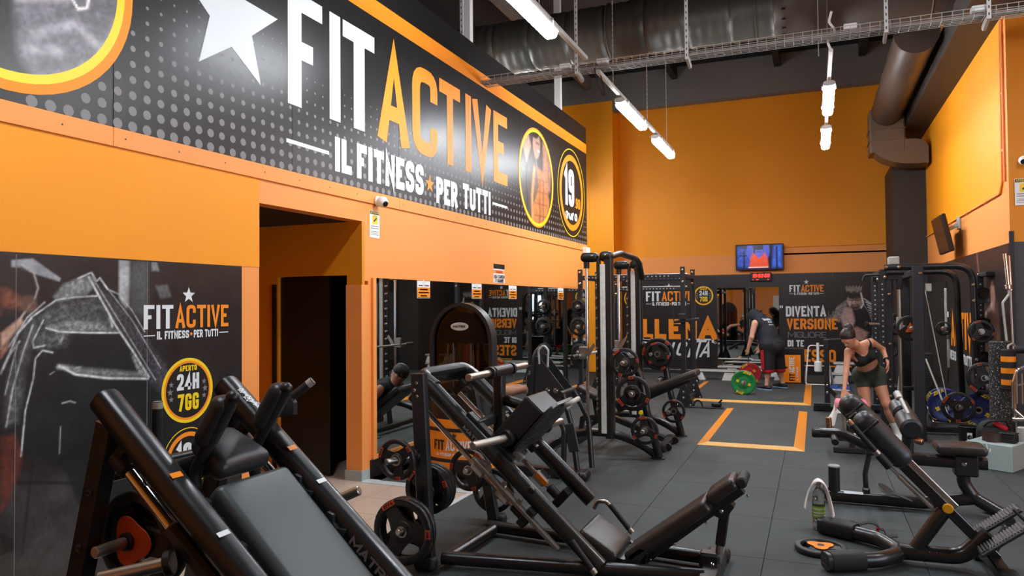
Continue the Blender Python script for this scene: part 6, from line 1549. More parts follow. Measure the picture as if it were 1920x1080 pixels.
part(cb_, 'body', 'plast', lambda b: b.box(V(1.84, 9.03, .315), (.15, .12, .09), rot=RB, bev=.012))
part(cb_, 'lid', 'blk', lambda b: b.box(V(1.84, 9.03, .366), (.156, .126, .016), rot=RB, bev=.006))
bg = thing('gym_bag', 'black and red gym bag on the floor behind the pale jump box', 'bag', (1.9, 9.5, 0))
part(bg, 'body', 'clothb', lambda b: b.pad((1.82, 9.6, .2), (.34, .26, .38), .11, dome=.03), weld=True)
part(bg, 'flap', 'clothr', lambda b: b.pad((1.86, 9.5, .37), (.16, .07, .06), .028, rot=np.array([_n(V(.8, 0, -.5)), UY, _n(V(.5, 0, .8))]).T), weld=True)
part(bg, 'strap', 'clothb', lambda b: b.tube([(1.7, 9.5, .36), (1.75, 9.45, .42), (1.9, 9.45, .44), (1.95, 9.5, .34)], .012, 8, .04))
bu = thing('chalk_bucket', 'black bucket with a white mark standing behind the calf machine seat', 'bucket', (1.6, 9.8, 0))
part(bu, 'body', 'plast', lambda b: b.lathe([(0, .001), (.095, .001), (.1, .01), (.105, .3), (.11, .31), (.1, .31), (.095, .03), (0, .025)], (1.61, 9.8, 0), UZ, 28), 40)
part(bu, 'rim', 'grip', lambda b: b.ring((1.61, 9.8, .305), UZ, .108, .009, 28, 8))
_g('a', .9, ('r', [(.05, .62), (1, .62), (1, 0)]), ('r', [(1, .36), (0, .36), (0, 0), (1, 0)]))
part(bu, 'logo', 'whi', lambda b: b.box((1.60, 9.6935, .17), (.05, .004, .15)), 0)
part(bu, 'lettering', 'blk', lambda b: text(b, 'ea', (1.618, 9.690, .11), UZ, -UX, .06, .9, .012, width=.11), 0)

# ================================================================ far end
bbx = -1.25
bb = thing('barbell', 'steel barbell with green and red plates lying on the far platform', 'barbell', (bbx, 15.3, .255))
part(bb, 'shaft', 'steel', lambda b: b.cyl((bbx - .01, 14.6, .255), (bbx - .04, 15.95, .255), .014, 14))
for y0, y1 in ((14.6, 14.12), (15.95, 16.43)):
    part(bb, 'sleeve', 'steel', lambda b: b.cyl((bbx - .01, y0, .255), (bbx - .01 if y0 < 15 else bbx - .04, y1, .255), .025, 18, bev=.003))
bd_ = (.02, -1, 0)
plate(.225, .05, (bbx - .005, 14.28, .255), bd_, 'green plate at the near end of the barbell on the far platform', 2.8, 'green', True, None, '10')
plate(.225, .055, (bbx - .008, 14.36, .255), bd_, 'red plate behind the green one at the near end of the barbell', 2.0, 'red', True, None, '25')
plate(.225, .055, (bbx - .035, 16.1, .255), bd_, 'red plate at the far end of the barbell', .6, 'red', True, None, '25')
plate(.225, .05, (bbx - .035, 16.18, .255), bd_, 'green plate at the far end of the barbell', .6, 'green', True, None, '10')
# squat stand
ss = thing('squat_stand', 'black upright stand with a wide foot, between the platforms and the pulley frame', 'squat stand', (.15, 12.75, 0))
part(ss, 'post', 'rack', lambda b: b.rect([(.16, 12.75, .1), (.155, 12.75, 1.14)], .08, .08, up=UX))
part(ss, 'foot', 'rack', lambda b: (b.rect([(-.05, 12.75, .05), (.5, 12.75, .05)], .1, .08, up=UZ), b.rect([(-.04, 12.6, .12), (.2, 12.6, .12)], .05, .06, up=UZ)))
part(ss, 'brace', 'rack', lambda b: b.rect([(.19, 12.75, .36), (.42, 12.75, .09)], .06, .05, up=UY))
part(ss, 'top_bar', 'rack', lambda b: b.rect([(.12, 12.75, 1.13), (.52, 12.85, 1.15)], .035, .045, up=UZ))
bolts(ss, [(.16, 12.705, .42), (.16, 12.705, .3)], TOCAM, .02, .012)
# white tube frame
wf = thing('tube_stand', 'white bent tube frame holding a white roll, against the end wall picture', 'equipment stand', (.05, 16.6, 0))
part(wf, 'loop', 'white', lambda b: b.tube([(.0, 16.5, .84), (.22, 16.5, .84), (.27, 16.5, .1), (.25, 16.5, .03), (-.2, 16.5, .03), (-.2, 16.5, .1), (-.14, 16.5, .84), (.02, 16.5, .84)], .014, 10, .07))
part(wf, 'rear_leg', 'white', lambda b: (b.tube([(-.18, 16.5, .42), (-.24, 16.75, .02)], .013, 8), b.tube([(.26, 16.5, .42), (.34, 16.75, .02)], .013, 8)))
part(wf, 'crossbar', 'white', lambda b: b.cyl((-.17, 16.5, .42), (.26, 16.5, .42), .012, 10))
part(wf, 'roll', 'white', lambda b: b.cyl((.04, 16.42, .30), (.04, 16.42, .52), .075, 20, bev=.02))
part(wf, 'roll_stem', 'white', lambda b: b.cyl((.04, 16.45, .5), (.04, 16.45, .9), .028, 12))
# cabinet with orange poster
cbx = thing('sign_cabinet', 'dark cabinet with an orange gym poster turned sideways, beside the lifter', 'cabinet', (-.48, 16.75, 0))
part(cbx, 'body', 'plast', lambda b: b.box((-.47, 16.8, .38), (.48, .4, .76), bev=.01), 0)
part(cbx, 'poster', 'oran', lambda b: quad(b, (0, 16.597, 0), UX, UZ, -.65, .05, -.3, .63), 0)
part(cbx, 'lettering', 'blk', lambda b: (text(b, 'FIT', (-.42, 16.595, .08), UZ, -UX, .11, .5, .02, width=.155), star(b, (-.585, 16.595, .36), UX, UZ, .04)), 0)
part(cbx, 'lettering', 'whi', lambda b: (text(b, 'ACTIVE', (-.42, 16.595, .255), UZ, -UX, .11, .5, .02, width=.33), text(b, 'IL FITNESS', (-.35, 16.595, .1), UZ, -UX, .036, .6, .007, width=.28)), 0)
# step benches along the end wall
def step(x, y, w, label, z=0.0, blocks=2):
    t = thing('step_bench', label, 'step', (x, y, z))
    part(t, 'deck', 'dull', lambda b: b.pad((x, y, z + .20), (w, .34, .05), .022), weld=True)
    for s in (-1, 1):
        part(t, 'foot_block', 'white', lambda b: b.prism([(-.16, 0), (.16, 0), (.1, .175), (-.1, .175)], (x + s * w * .3, y, z), UX, UZ, .3), 0)
    return t
step(-2.15, 17.2, 1.15, 'grey aerobic step with white feet below the mirrors, on the side of the racks')
step(-1.05, 17.6, 1.1, 'grey aerobic step with white feet behind the lifter')
step(-1.35, 18.35, 1.7, 'long grey step nearest the mirrors of the end wall')
step(.75, 17.2, .9, 'grey step behind the woman, carrying a second step')
step(.77, 17.2, .86, 'upper grey step stacked on another behind the woman', .23)
# small things on the floor before the rack
def shoe(m, p, ang, label, group=None, sole='whi', L=.28):
    c, s = math.cos(ang), math.sin(ang); fx_, fy_ = V(c, s, 0), V(-s, c, 0)
    t = thing('sports_shoe', label, 'shoe', p, 0, group); p = V(p)
    prof = [(0, .035, .06), (.03, .04, .075), (.2, .037, .08), (.4, .034, .075), (.6, .042, .05), (.8, .045, .035), (.95, .035, .025), (1.0, .012, .016)]
    def up(b):
        vs = []; n = 10
        for u, w, h in prof:
            for k in range(n):
                a = 2 * PI * k / n; vs.append(p + fx_ * (u - .5) * L + fy_ * w * math.cos(a) + UZ * (.026 + max(0, math.sin(a)) * h + min(0, math.sin(a)) * .006))
        fs = [(i * n + k, i * n + (k + 1) % n, (i + 1) * n + (k + 1) % n, (i + 1) * n + k) for i in range(len(prof) - 1) for k in range(n)]
        b.add(vs, fs + [tuple(range(n))[::-1], tuple(range((len(prof) - 1) * n, len(prof) * n))])
    part(t, 'upper', m, up, 60)
    part(t, 'sole', sole, lambda b: b.prism(round2([(-L * .5, -.036), (L * .3, -.047), (L * .5, -.02), (L * .5, .02), (L * .3, .047), (-L * .5, .036)], .03, True, 4), p + UZ * .0135, fx_, fy_, .025))
    return t
M['shoeb'] = mat('blue shoe mesh', '1f3f8c', .6); M['shoek'] = mat('black shoe mesh', '14161a', .6); M['soleb'] = mat('pale blue sole', '8fb4d8', .5)
shoe('shoeb', (.28, 15.9, 0), 2.6, 'blue sports shoe on the floor behind the woman, nearer the white frame'); shoe('shoeb', (.48, 15.8, 0), 2.9, 'blue sports shoe on the floor behind the woman, nearer the stacked steps')
gl = thing('knee_wraps', 'small black strap loop lying on the rack foot step', 'strap', (-1.75, 12.5, .02))
part(gl, 'loop', 'clothb', lambda b: b.oval([(-1.83 + .07 * math.cos(a), 12.48, .022 + .1 * math.sin(a)) for a in np.linspace(0, PI, 12)], .03, .012, 8, up=UY))
pd = thing('pedal_block', 'black clip collar resting at the end of the rack foot step', 'collar', (-1.5, 12.5, .02))
part(pd, 'body', 'plast', lambda b: b.pad((-1.53, 12.5, .062), (.16, .1, .08), .03, seg=3), weld=True)
part(pd, 'lever', 'plast', lambda b: b.bar((-1.5, 12.48, .09), (-1.44, 12.48, .15), .04, .03))
# flat bench seen end on, with towels
fb = thing('flat_bench', 'black bench seen end on before the woman, covered by towels', 'bench', (.36, 9.4, 0))
part(fb, 'pad', 'vinyl', lambda b: b.pad((.37, 9.75, .53), (.30, 1.0, .08), .035), weld=True)
part(fb, 'spine', 'frame', lambda b: b.rect([(.37, 9.3, .46), (.37, 10.2, .46)], .07, .06, up=UZ))
part(fb, 'leg', 'frame', lambda b: b.rect([(.37, 9.4, .45), (.37, 9.32, .05)], .06, .06, up=UX)); part(fb, 'leg', 'frame', lambda b: b.rect([(.37, 10.1, .45), (.37, 10.16, .05)], .06, .06, up=UX))
part(fb, 'foot', 'grip', lambda b: b.rect([(.17, 9.32, .035), (.57, 9.32, .035)], .07, .06, up=UZ)); part(fb, 'foot', 'grip', lambda b: b.rect([(.17, 10.16, .035), (.57, 10.16, .035)], .07, .06, up=UZ))
part(fb, 'end_loop', 'chrome', lambda b: b.tube([(.27, 9.27, .46), (.28, 9.22, .28), (.33, 9.2, .24), (.42, 9.2, .24)], .012, 10, .04))
def drape2(x0, x1, y0, y1, z0, fall, ph):
    def f(u, v):
        x = x0 + u * (x1 - x0); y = y0 + v * (y1 - y0); e = max(0, abs(x - .37) - .15); f_ = max(0, 9.26 - y)
        return (x - math.copysign(min(e, .09) * .65, x - .37) if e else x, y + f_ * .7, z0 + .008 * math.sin(9 * u + ph) * math.sin(7 * v + ph) - fall * 1.6 * e - 1.1 * f_)
    return f
towel_mesh('white_towel', drape2(.06, .70, 9.16, 9.62, .578, 1.0, 0), 24, 14, 'towel', 'white towel draped over the bench before the woman, hanging over its end', th=.012)
towel_mesh('pink_towel', drape2(.17, .57, 9.19, 9.5, .594, .5, 1.3), 18, 12, 'pink', 'pink towel on the white towel of the bench before the woman', th=.012)
# television, timer, signs, cameras, conduits
tv = thing('wall_television', 'flat television showing a man in an orange vest, on the end wall', 'television', (-1.24, YB, 2.85))
part(tv, 'body', 'plast', lambda b: b.box((-1.24, YB - .1, 2.86), (1.12, .06, .64), bev=.01))
part(tv, 'bracket', 'frame2', lambda b: b.box((-1.24, YB - .035, 2.86), (.3, .07, .2), bev=.01))
p = Paint(-1.77, -.71, 2.56, 3.15, .009, '0c1038')
p.poly([(-1.77, 2.62), (-1.45, 2.62), (-1.5, 3.05), (-1.77, 3.1)], '3d5fd0', .05, .8, .5, .1); p.poly([(-.98, 2.6), (-.73, 2.6), (-.73, 3.15), (-.9, 3.15)], '3f6ce0', .04, .9, .4, .1)
p.line([(-.98, 2.56), (-.98, 3.15)], .03, '05081a'); p.line([(-.84, 2.56), (-.84, 3.1)], .02, '05081a'); p.line([(-1.6, 2.6), (-1.6, 3.0)], .02, '05081a'); p.line([(-1.7, 2.9), (-1.45, 2.9)], .015, '05081a')
p.oval(-1.46, 3.0, .08, .2, '4a55b8', .3); p.oval(-1.08, 3.02, .08, .2, '4a55b8', .3)
p.poly([(-1.48, 2.6), (-1.45, 2.85), (-1.38, 2.97), (-1.28, 2.88), (-1.2, 2.88), (-1.12, 2.97), (-1.05, 2.82), (-1.03, 2.6)], 'e5502a', .02, 1, .15)
p.oval(-1.25, 2.98, .09, .13, '5a5fc0', .25); p.oval(-1.25, 3.08, .09, .05, '141430', .4); p.line([(-1.3, 2.99), (-1.2, 2.99)], .012, '141430', .8)
p.line([(-1.5, 2.61), (-1.05, 2.61)], .01, 'e8e0e0', .9)
scr = p.mesh('screen', lambda X, Z: np.stack([X, np.full_like(X, YB - .1315), Z], -1)); loc(scr, tv)
ms = bpy.data.materials.new('lit television screen'); ms.use_nodes = True
_nt = ms.node_tree; _b = _nt.nodes['Principled BSDF']; _a = _nt.nodes.new('ShaderNodeAttribute'); _a.attribute_name = 'ink'
_b.inputs['Base Color'].default_value = (.01, .01, .01, 1); _nt.links.new(_a.outputs['Color'], _b.inputs['Emission Color']); _b.inputs['Emission Strength'].default_value = 1.1; _b.inputs['Roughness'].default_value = .15
scr.data.materials[0] = ms
ck = thing('wall_timer', 'black wall timer with red digits under the television', 'clock', (-1.22, YB, 2.37))
part(ck, 'case', 'plast', lambda b: b.box((-1.22, YB - .045, 2.375), (.5, .06, .21), bev=.008))
M['led'] = mat('red lit digits', 'ff2a20', .5, emit=4.0)
part(ck, 'lettering', 'led', lambda b: text(b, '15:52:00', (-1.42, YB - .077, 2.36), UX, UZ, .09, .5, .016, width=.4, slant=.12), 0)
part(ck, 'status_dot', 'led', lambda b: [b.box((x, YB - .0765, 2.31), (w, .002, .012)) for x, w in ((-1.4, .02), (-1.3, .06), (-1.05, .03))], 0)
t2 = thing('wall_television', 'flat television tilted out from the side wall, its screen dark', 'television', (2.0, 13.7, 2.85))
RT2 = np.array([_n(V(.97, 0, .2)), UY, _n(V(-.2, 0, .97))]).T
tc_ = V(1.93, 13.62, 2.82)
part(t2, 'body', 'plast', lambda b: b.box(tc_, (.07, 1.02, .60), rot=RT2, bev=.012))
part(t2, 'screen', 'smoke', lambda b: b.box(tc_ - RT2[:, 0] * .036, (.004, .98, .56), rot=RT2))
part(t2, 'bracket', 'dull', lambda b: (b.bar(tc_ + V(.03, 0, .05), (2.18, 13.6, 3.0), .06, .06), b.box((2.16, 13.6, 3.0), (.03, .2, .2), bev=.005)))
tag(obj('television_cable', (lambda b: b.tube([(2.15, 13.4, 2.75), (2.165, 13.4, 2.55), (2.165, 13.4, 2.4)], .006, 6))(MB()), 'plast'), 'x', 'x') if False else None
def sign(label, o, ux, w, h, bands, name='wall_sign'):
    o, ux = V(o), V(ux); n = np.cross(ux, UZ); t = thing(name, label, 'sign', tuple(o))
    part(t, 'sheet', 'paper', lambda b: b.prism([(0, 0), (w, 0), (w, h), (0, h)], o + n * .002, ux, UZ, .003), 0)
    for m, z0, z1, x0, x1 in bands: part(t, 'print', m, lambda b: quad(b, o + n * .0042, ux, UZ, w * x0, h * z0, w * x1, h * z1), 0)
    return t, o + n * .0052
def camsign(label, o, ux, w, h):
    t, q = sign(label, o, ux, w, h, [('yel', .5, .82, .25, .8), ('blk', .86, .985, .02, .98), ('grey', .41, .44, .1, .9), ('grey', .33, .36, .1, .9), ('grey', .22, .24, .1, .9), ('grey', .16, .18, .1, .9), ('grey', .1, .12, .1, .9)])
    ux = V(ux)
    part(t, 'lettering', 'yel', lambda b: text(b, 'ATTENZIONE', q + ux * w * .08 + UZ * h * .885, ux, UZ, h * .075, .6, h * .015, width=w * .84), 0)
    part(t, 'symbol', 'blk', lambda b: b.add([q + ux * w * a + UZ * h * c for a, c in ((.36, .62), (.66, .76), (.72, .71), (.42, .57))], [(0, 3, 2, 1) if False else (0, 1, 2, 3)]), 0)
camsign('white and yellow video surveillance notice under the camera by the doorway', (XL, 6.34, 2.45), UY, .18, .28)
camsign('white and yellow video surveillance notice under the camera at the wall corner', (2.235, 10.385, 2.885), UX, .2, .32)
def wcam(label, p, n):
    p, n = V(p), V(n); t = thing('security_camera', label, 'camera', tuple(p))
    part(t, 'mount', 'white', lambda b: b.cyl(p, p + n * .03, .055, 22, bev=.008))
    part(t, 'housing', 'white', lambda b: b.ball(p + n * .07 - UZ * .01, .058, 20))
    d = _n(n + V(0, -.3, -.55) if abs(n[0]) > .5 else n + V(-.5, 0, -.45))
    part(t, 'lens', 'plast', lambda b: b.cyl(p + n * .07 - UZ * .01 + d * .045, p + n * .07 - UZ * .01 + d * .063, .03, 18, bev=.004))
wcam('white dome camera on the trim board by the doorway', (XL + .016, 6.45, 2.83), (1, 0, 0))
wcam('white dome camera on the wall corner at the picture edge', (2.33, 10.397, 3.42), (0, -1, 0))
for k, y in enumerate((7.28, 8.72, 9.98, 12.22)):
    t, q = sign(('first', 'second', 'third', 'fourth')[k] + ' orange and white notice on the mirror strip, counted from the doorway', (XL + .012, y, 1.83), UY, .3, .2, [('oran', .02, .62, .01, .99), ('oran', .02, .05, .0, 1), ('blk', .7, .76, .1, .9), ('blk', .46, .54, .2, .8), ('blk', .28, .36, .1, .9), ('blk', .1, .17, .25, .75)])
    part(t, 'star', 'whi', lambda b: star(b, (XL + .0165, y + .15, 2.0), UY, UZ, .055), 0)
t, q = sign('black and white rules notice on the apricot wall above the mirror strip', (XL, 9.45, 2.06), UY, .4, .27, [('blk', .74, 1.0, 0, 1), ('salmon', .5, .68, 0, 1)])
part(t, 'lettering', 'blk', lambda b: (text(b, 'USA I CARICHI', q + V(0, .02, .065), UY, UZ, .05, .6, .01, width=.36), text(b, 'E I MANUBRI', q + V(0, .05, .008), UY, UZ, .05, .6, .01, width=.3)), 0)
part(t, 'lettering', 'core', lambda b: text(b, 'RICORDA', q + V(0, .08, .14), UY, UZ, .036, .6, .008, width=.24), 0)
jb = tag(wallbox('junction_box', 'white', [(XL + .002, XL + .1, 13.75, 13.98, 2.74, 2.86)], None, bev=.01), 'white junction box on the apricot wall above the smith machine', 'electrical box')
cd_ = thing('wall_conduit', 'painted pipe running along the side wall and up beside the wall corner', 'conduit', (XR, 13, 3.1))
part(cd_, 'pipe', 'salmon', lambda b: b.tube([(XR - .016, 17.28, 3.085), (XR - .016, 10.78, 3.09), (XR - .016, 10.66, 3.2), (XR - .016, 10.6, 5.2)], .014, 10, .1))
part(cd_, 'pipe', 'salmon', lambda b: b.tube([(XR - .016, 10.52, 3.2), (XR - .016, 10.52, 5.2)], .014, 10))
part(cd_, 'clip', 'salmon', lambda b: [b.box((XR - .01, 10.6, z), (.02, .05, .03)) for z in (3.6, 4.3, 5.0)] + [b.box((XR - .01, y, 3.09), (.02, .03, .05)) for y in (11.6, 13, 14.4, 16)])
c2 = thing('wall_conduit', 'thin painted pipe running along the end wall from the television to the pillar', 'conduit', (0, YB, 3.1))
part(c2, 'pipe', 'salmon', lambda b: b.tube([(-.7, YB - .014, 3.09), (1.52, YB - .014, 3.10)], .012, 10))
part(c2, 'clip', 'salmon', lambda b: [b.box((x, YB - .01, 3.095), (.03, .02, .04)) for x in (-.3, .5, 1.3)])
# ================================================================ people: blended rounded limbs meshed as one skin
def cone_sdf(P, a, b, r1, r2):
    a, b = V(a), V(b); ba = b - a; l2 = max(ba @ ba, 1e-12)
    t = np.clip(((P - a) @ ba) / l2, 0, 1)
    return np.linalg.norm(P - a - t[..., None] * ba, axis=-1) - (r1 + (r2 - r1) * t)
def ell_sdf(P, c, rad, R):
    q = (P - V(c)) @ R / V(rad); k = np.linalg.norm(q, axis=-1)
    return (k - 1) * min(rad) * (0.6 + .4 * k / (k + .3)) if False else (k - 1) * k / np.maximum(np.linalg.norm(q / V(rad), axis=-1), 1e-9)
def field(prims, res, pad=.05):
    lo = np.full(3, 1e9); hi = -lo
    for p in prims:
        for q, r in p['ext']: lo = np.minimum(lo, V(q) - r); hi = np.maximum(hi, V(q) + r)
    lo -= pad; hi += pad; n = np.ceil((hi - lo) / res).astype(int) + 1
    D = np.full(n, .15, np.float32)
    for p in prims:
        l = np.full(3, 1e9); h = -l
        for q, r in p['ext']: l = np.minimum(l, V(q) - r); h = np.maximum(h, V(q) + r)
        i0 = np.maximum(((l - .07 - lo) / res).astype(int), 0); i1 = np.minimum(((h + .07 - lo) / res).astype(int) + 2, n)
        ax = [lo[k] + res * np.arange(i0[k], i1[k]) for k in range(3)]
        P = np.stack(np.meshgrid(*ax, indexing='ij'), -1)
        d = p['f'](P).astype(np.float32); k = p['k']; S = D[i0[0]:i1[0], i0[1]:i1[1], i0[2]:i1[2]]
        if p.get('cut'): 
            d = -d; hh = np.clip(.5 - .5 * (S - d) / k, 0, 1); S[...] = S * (1 - hh) + d * hh + k * hh * (1 - hh) if False else np.maximum(S, d)
        else:
            hh = np.clip(.5 + .5 * (S - d) / k, 0, 1); S[...] = S * (1 - hh) + d * hh - k * hh * (1 - hh)
    return D, lo
def C_(a, b, r1, r2=None, k=.03): r2 = r1 if r2 is None else r2; return dict(f=lambda P: cone_sdf(P, a, b, r1, r2), ext=[(a, r1), (b, r2)], k=k)
def E_(c, rad, R=None, k=.03):
    R = np.eye(3) if R is None else R; return dict(f=lambda P: ell_sdf(P, c, rad, R), ext=[(c, max(rad))], k=k)
def surface(D, lo, res):
    s = D < 0; n = D.shape
    c = [s[i:n[0] - 1 + i, j:n[1] - 1 + j, k:n[2] - 1 + k] for i in (0, 1) for j in (0, 1) for k in (0, 1)]
    cnt = sum(x.astype(np.int8) for x in c); act = (cnt > 0) & (cnt < 8)
    ijk = np.argwhere(act); idx = -np.ones(act.shape, int); idx[act] = np.arange(len(ijk))
    acc = np.zeros((len(ijk), 3)); w = np.zeros(len(ijk)); off = [(i, j, k) for i in (0, 1) for j in (0, 1) for k in (0, 1)]
    val = [D[ijk[:, 0] + o[0], ijk[:, 1] + o[1], ijk[:, 2] + o[2]] for o in off]
    for a in range(8):
        for b in range(a + 1, 8):
            if sum(abs(off[a][m] - off[b][m]) for m in range(3)) != 1: continue
            m = (val[a] < 0) != (val[b] < 0); t = val[a][m] / (val[a][m] - val[b][m])
            acc[m] += V(off[a]) + t[:, None] * (V(off[b]) - V(off[a])); w[m] += 1
    P = lo + res * (ijk + acc / w[:, None]); F = []
    for ax in range(3):
        b1, b2 = (ax + 1) % 3, (ax + 2) % 3
        sl = [slice(1, n[m] - 1) for m in range(3)]; sl[ax] = slice(0, n[ax] - 1); s2 = list(sl); s2[ax] = slice(1, n[ax])
        A, B = s[tuple(sl)], s[tuple(s2)]; e = np.argwhere(A != B)
        o = V(1, 1, 1).astype(int); o[ax] = 0; e = e + o
        q = []
        for d1, d2 in ((-1, -1), (0, -1), (0, 0), (-1, 0)):
            f = e.copy(); f[:, b1] += d1; f[:, b2] += d2; q.append(idx[f[:, 0], f[:, 1], f[:, 2]])
        q = np.stack(q, 1); fl = s[e[:, 0], e[:, 1], e[:, 2]]
        q[~fl] = q[~fl][:, ::-1]; F.append(q[(q >= 0).all(1)])
    return P, np.concatenate(F)
def flesh(name, prims, m, res, parent, cut=None, smooth_it=1):
    D, lo = field(prims, res)
    if cut is not None:
        ax = [lo[k] + res * np.arange(D.shape[k]) for k in range(3)]
        G = np.stack(np.meshgrid(*ax, indexing='ij'), -1); D = np.maximum(D, cut(G).astype(np.float32))
    P, Fq = surface(D, lo, res)
    for _ in range(smooth_it):
        acc = np.zeros_like(P); w = np.zeros(len(P))
        for a in range(4):
            np.add.at(acc, Fq[:, a], P[Fq[:, (a + 1) % 4]]); np.add.at(acc, Fq[:, a], P[Fq[:, a - 1]]); np.add.at(w, Fq[:, a], 2)
        P = P * .4 + acc / np.maximum(w, 1)[:, None] * .6
    me = bpy.data.meshes.new(name); me.from_pydata(P.tolist(), [], Fq.tolist()); me.materials.append(M[m]); me.validate()
    me.polygons.foreach_set('use_smooth', [True] * len(me.polygons))
    o = bpy.data.objects.new(name, me); COL.objects.link(o); return loc(o, parent)
def hand(wrist, d, palm_n, side, curl=.5, s=1.0):
    """palm and five fingers; d points to the fingertips, palm_n out of the palm, side towards the thumb"""
    w, d, n_, sd = V(wrist), _n(V(d)), _n(V(palm_n)), _n(V(side)); out = []
    for k in range(4):
        u = (k - 1.5) / 1.5; base = w + d * .085 * s - sd * u * .031 * s
        out.append(C_(w + d * .012 * s - sd * u * .018 * s, base, .0135 * s, .0115 * s, .014))
        L = (.075, .083, .077, .06)[k] * s; q = base; dd = d
        for j, f in enumerate((.45, .32, .23)):
            a = curl * (.5 + .45 * j); dd = _n(d * math.cos(a) + n_ * math.sin(a)); e = q + dd * L * f
            out.append(C_(q, e, (.0098 - .0008 * j) * s, (.009 - .0008 * j) * s, .006)); q = e
    t0 = w + d * .025 * s + sd * .022 * s; t1 = t0 + _n(d * .6 + sd * .8 + n_ * .25) * .045 * s; t2 = t1 + _n(d * .9 + sd * .25 + n_ * .4) * .03 * s; t3 = t2 + _n(d * .9 + n_ * .5) * .024 * s
    out += [C_(w, t0, .018 * s, .015 * s, .012), C_(t0, t1, .0135 * s, .0115 * s, .01), C_(t1, t2, .0112 * s, .0102 * s, .006), C_(t2, t3, .010 * s, .0085 * s, .006)]
    return out
def head(c, f, u, s=1.0, ears=True):
    """skull, jaw, nose, ears; f = where the face looks, u = up through the crown"""
    c, f = V(c), _n(V(f)); u = _n(V(u) - f * (V(u) @ f)); l = np.cross(u, f); R = np.array([f, l, u]).T
    out = [E_(c + u * .02 * s - f * .008 * s, (.098 * s, .076 * s, .10 * s), R, .02), E_(c - u * .045 * s + f * .022 * s, (.068 * s, .058 * s, .072 * s), R, .03), C_(c - u * .088 * s + f * .06 * s, c - u * .088 * s + f * .062 * s, .024 * s, .022 * s, .03),
           C_(c + u * .012 * s + f * .088 * s, c - u * .026 * s + f * .106 * s, .008 * s, .0125 * s, .012), C_(c - u * .032 * s + f * .094 * s + l * .01 * s, c - u * .032 * s + f * .094 * s - l * .01 * s, .009 * s, .009 * s, .008),
           C_(c - u * .058 * s + f * .083 * s + l * .016 * s, c - u * .058 * s + f * .083 * s - l * .016 * s, .0085 * s, .0085 * s, .006), C_(c + u * .026 * s + f * .082 * s + l * .035 * s, c + u * .026 * s + f * .082 * s - l * .035 * s, .012 * s, .012 * s, .012)]
    if ears:
        for sg in (-1, 1): out.append(E_(c + l * sg * .078 * s - u * .01 * s - f * .008 * s, (.016 * s, .008 * s, .03 * s), R, .006))
    return out, R
def eyes(c, f, u, parent, s=1.0):
    c, f = V(c), _n(V(f)); u = _n(V(u) - f * (V(u) @ f)); l = np.cross(u, f)
    for sg in (-1, 1):
        q = c + u * .006 * s + f * .079 * s + l * sg * .031 * s
        part(parent, 'eye', 'white', lambda b: b.ball(q, .0095 * s, 10)); part(parent, 'iris', 'hair', lambda b: b.ball(q + f * .0045 * s - u * .003 * s, .0068 * s, 8))
        part(parent, 'eyebrow', 'hair', lambda b: b.tube([q + u * .017 * s - l * sg * .014 * s + f * .009 * s, q + u * .02 * s + f * .01 * s, q + u * .016 * s + l * sg * .018 * s + f * .001 * s], .003 * s, 6))
    part(parent, 'lips', 'pink', lambda b: b.tube([c - u * .058 * s + f * .088 * s + l * .022 * s, c - u * .057 * s + f * .093 * s, c - u * .058 * s + f * .088 * s - l * .022 * s], .0045 * s, 6))
def leg(h, k, a, s=1.0, th=.083): return [C_(h, k, th * s, .053 * s, .03), C_(k, a, .052 * s, .034 * s, .03), C_(V(k) * .72 + V(a) * .28, V(k) * .5 + V(a) * .5, .054 * s, .046 * s, .04)]
def arm(s_, e, w, s=1.0): return [C_(s_, e, .048 * s, .036 * s, .03), C_(e, w, .037 * s, .024 * s, .02)]
def foot(a, d, s=1.0): a, d = V(a), _n(V(d)); return [C_(a, a - d * .03 * s - UZ * .04 * s, .036 * s, .035 * s, .03), C_(a - UZ * .03 * s, a + d * .15 * s - UZ * .065 * s, .036 * s, .026 * s, .03)]

# ---- the woman bending over the bench
wm = thing('person', 'woman in black bra top and olive shorts leaning down to the bench', 'person', (.7, 10.3, 0))
def wp(u, v, y): return V(on_y(u, v, y)[0], y, on_y(u, v, y)[1])
HL, HR = wp(1616, 702, 10.3), wp(1644, 702, 10.32)           # hips: picture side of the reaching arm first
SLd, SRd = wp(1590, 659, 9.86), wp(1633, 641, 9.95)
neck, hd = wp(1603, 645, 9.78), wp(1590, 634, 9.68)
chest = wp(1617, 663, 9.98); waist = wp(1628, 687, 10.18)
kn1, an1 = wp(1624, 759, 10.24), wp(1620, 818, 10.36); kn2, an2 = wp(1662, 757, 10.22), wp(1683, 812, 10.36)
an1[2] = max(an1[2], .09); an2[2] = .09
el1, wr1 = wp(1586, 700, 9.74), wp(1583, 731, 9.62)
el2, wr2 = wp(1655, 655, 10.16), wp(1664, 677, 9.98)
sv = _n(SRd - SLd); tv_ = _n(chest - waist)
fw = _n(np.cross(tv_, sv) * -1); fw = fw if fw[1] < 0 else -fw
torso = [C_(HL, HR, .112, .112, .06), C_((HL + HR) / 2, waist, .12, .09, .06), C_(waist - sv * .05, chest - sv * .055, .07, .083, .06), C_(waist + sv * .05, chest + sv * .055, .07, .083, .06),
         C_(SLd + sv * .04, SRd - sv * .04, .05, .05, .05), C_(chest, neck, .07, .05, .05), E_(HL + V(.0, .06, -.03), (.085, .09, .10), None, .05), E_(HR + V(-.0, .06, -.03), (.085, .09, .10), None, .05)]
bust = [E_(chest + fw * .075 + sv * s * .068 - tv_ * .01, (.06, .06, .058), None, .035) for s in (-1, 1)]
hp, HRt = head(hd, (-.35, -.62, -.72), (-.35, -.6, .75), .94)
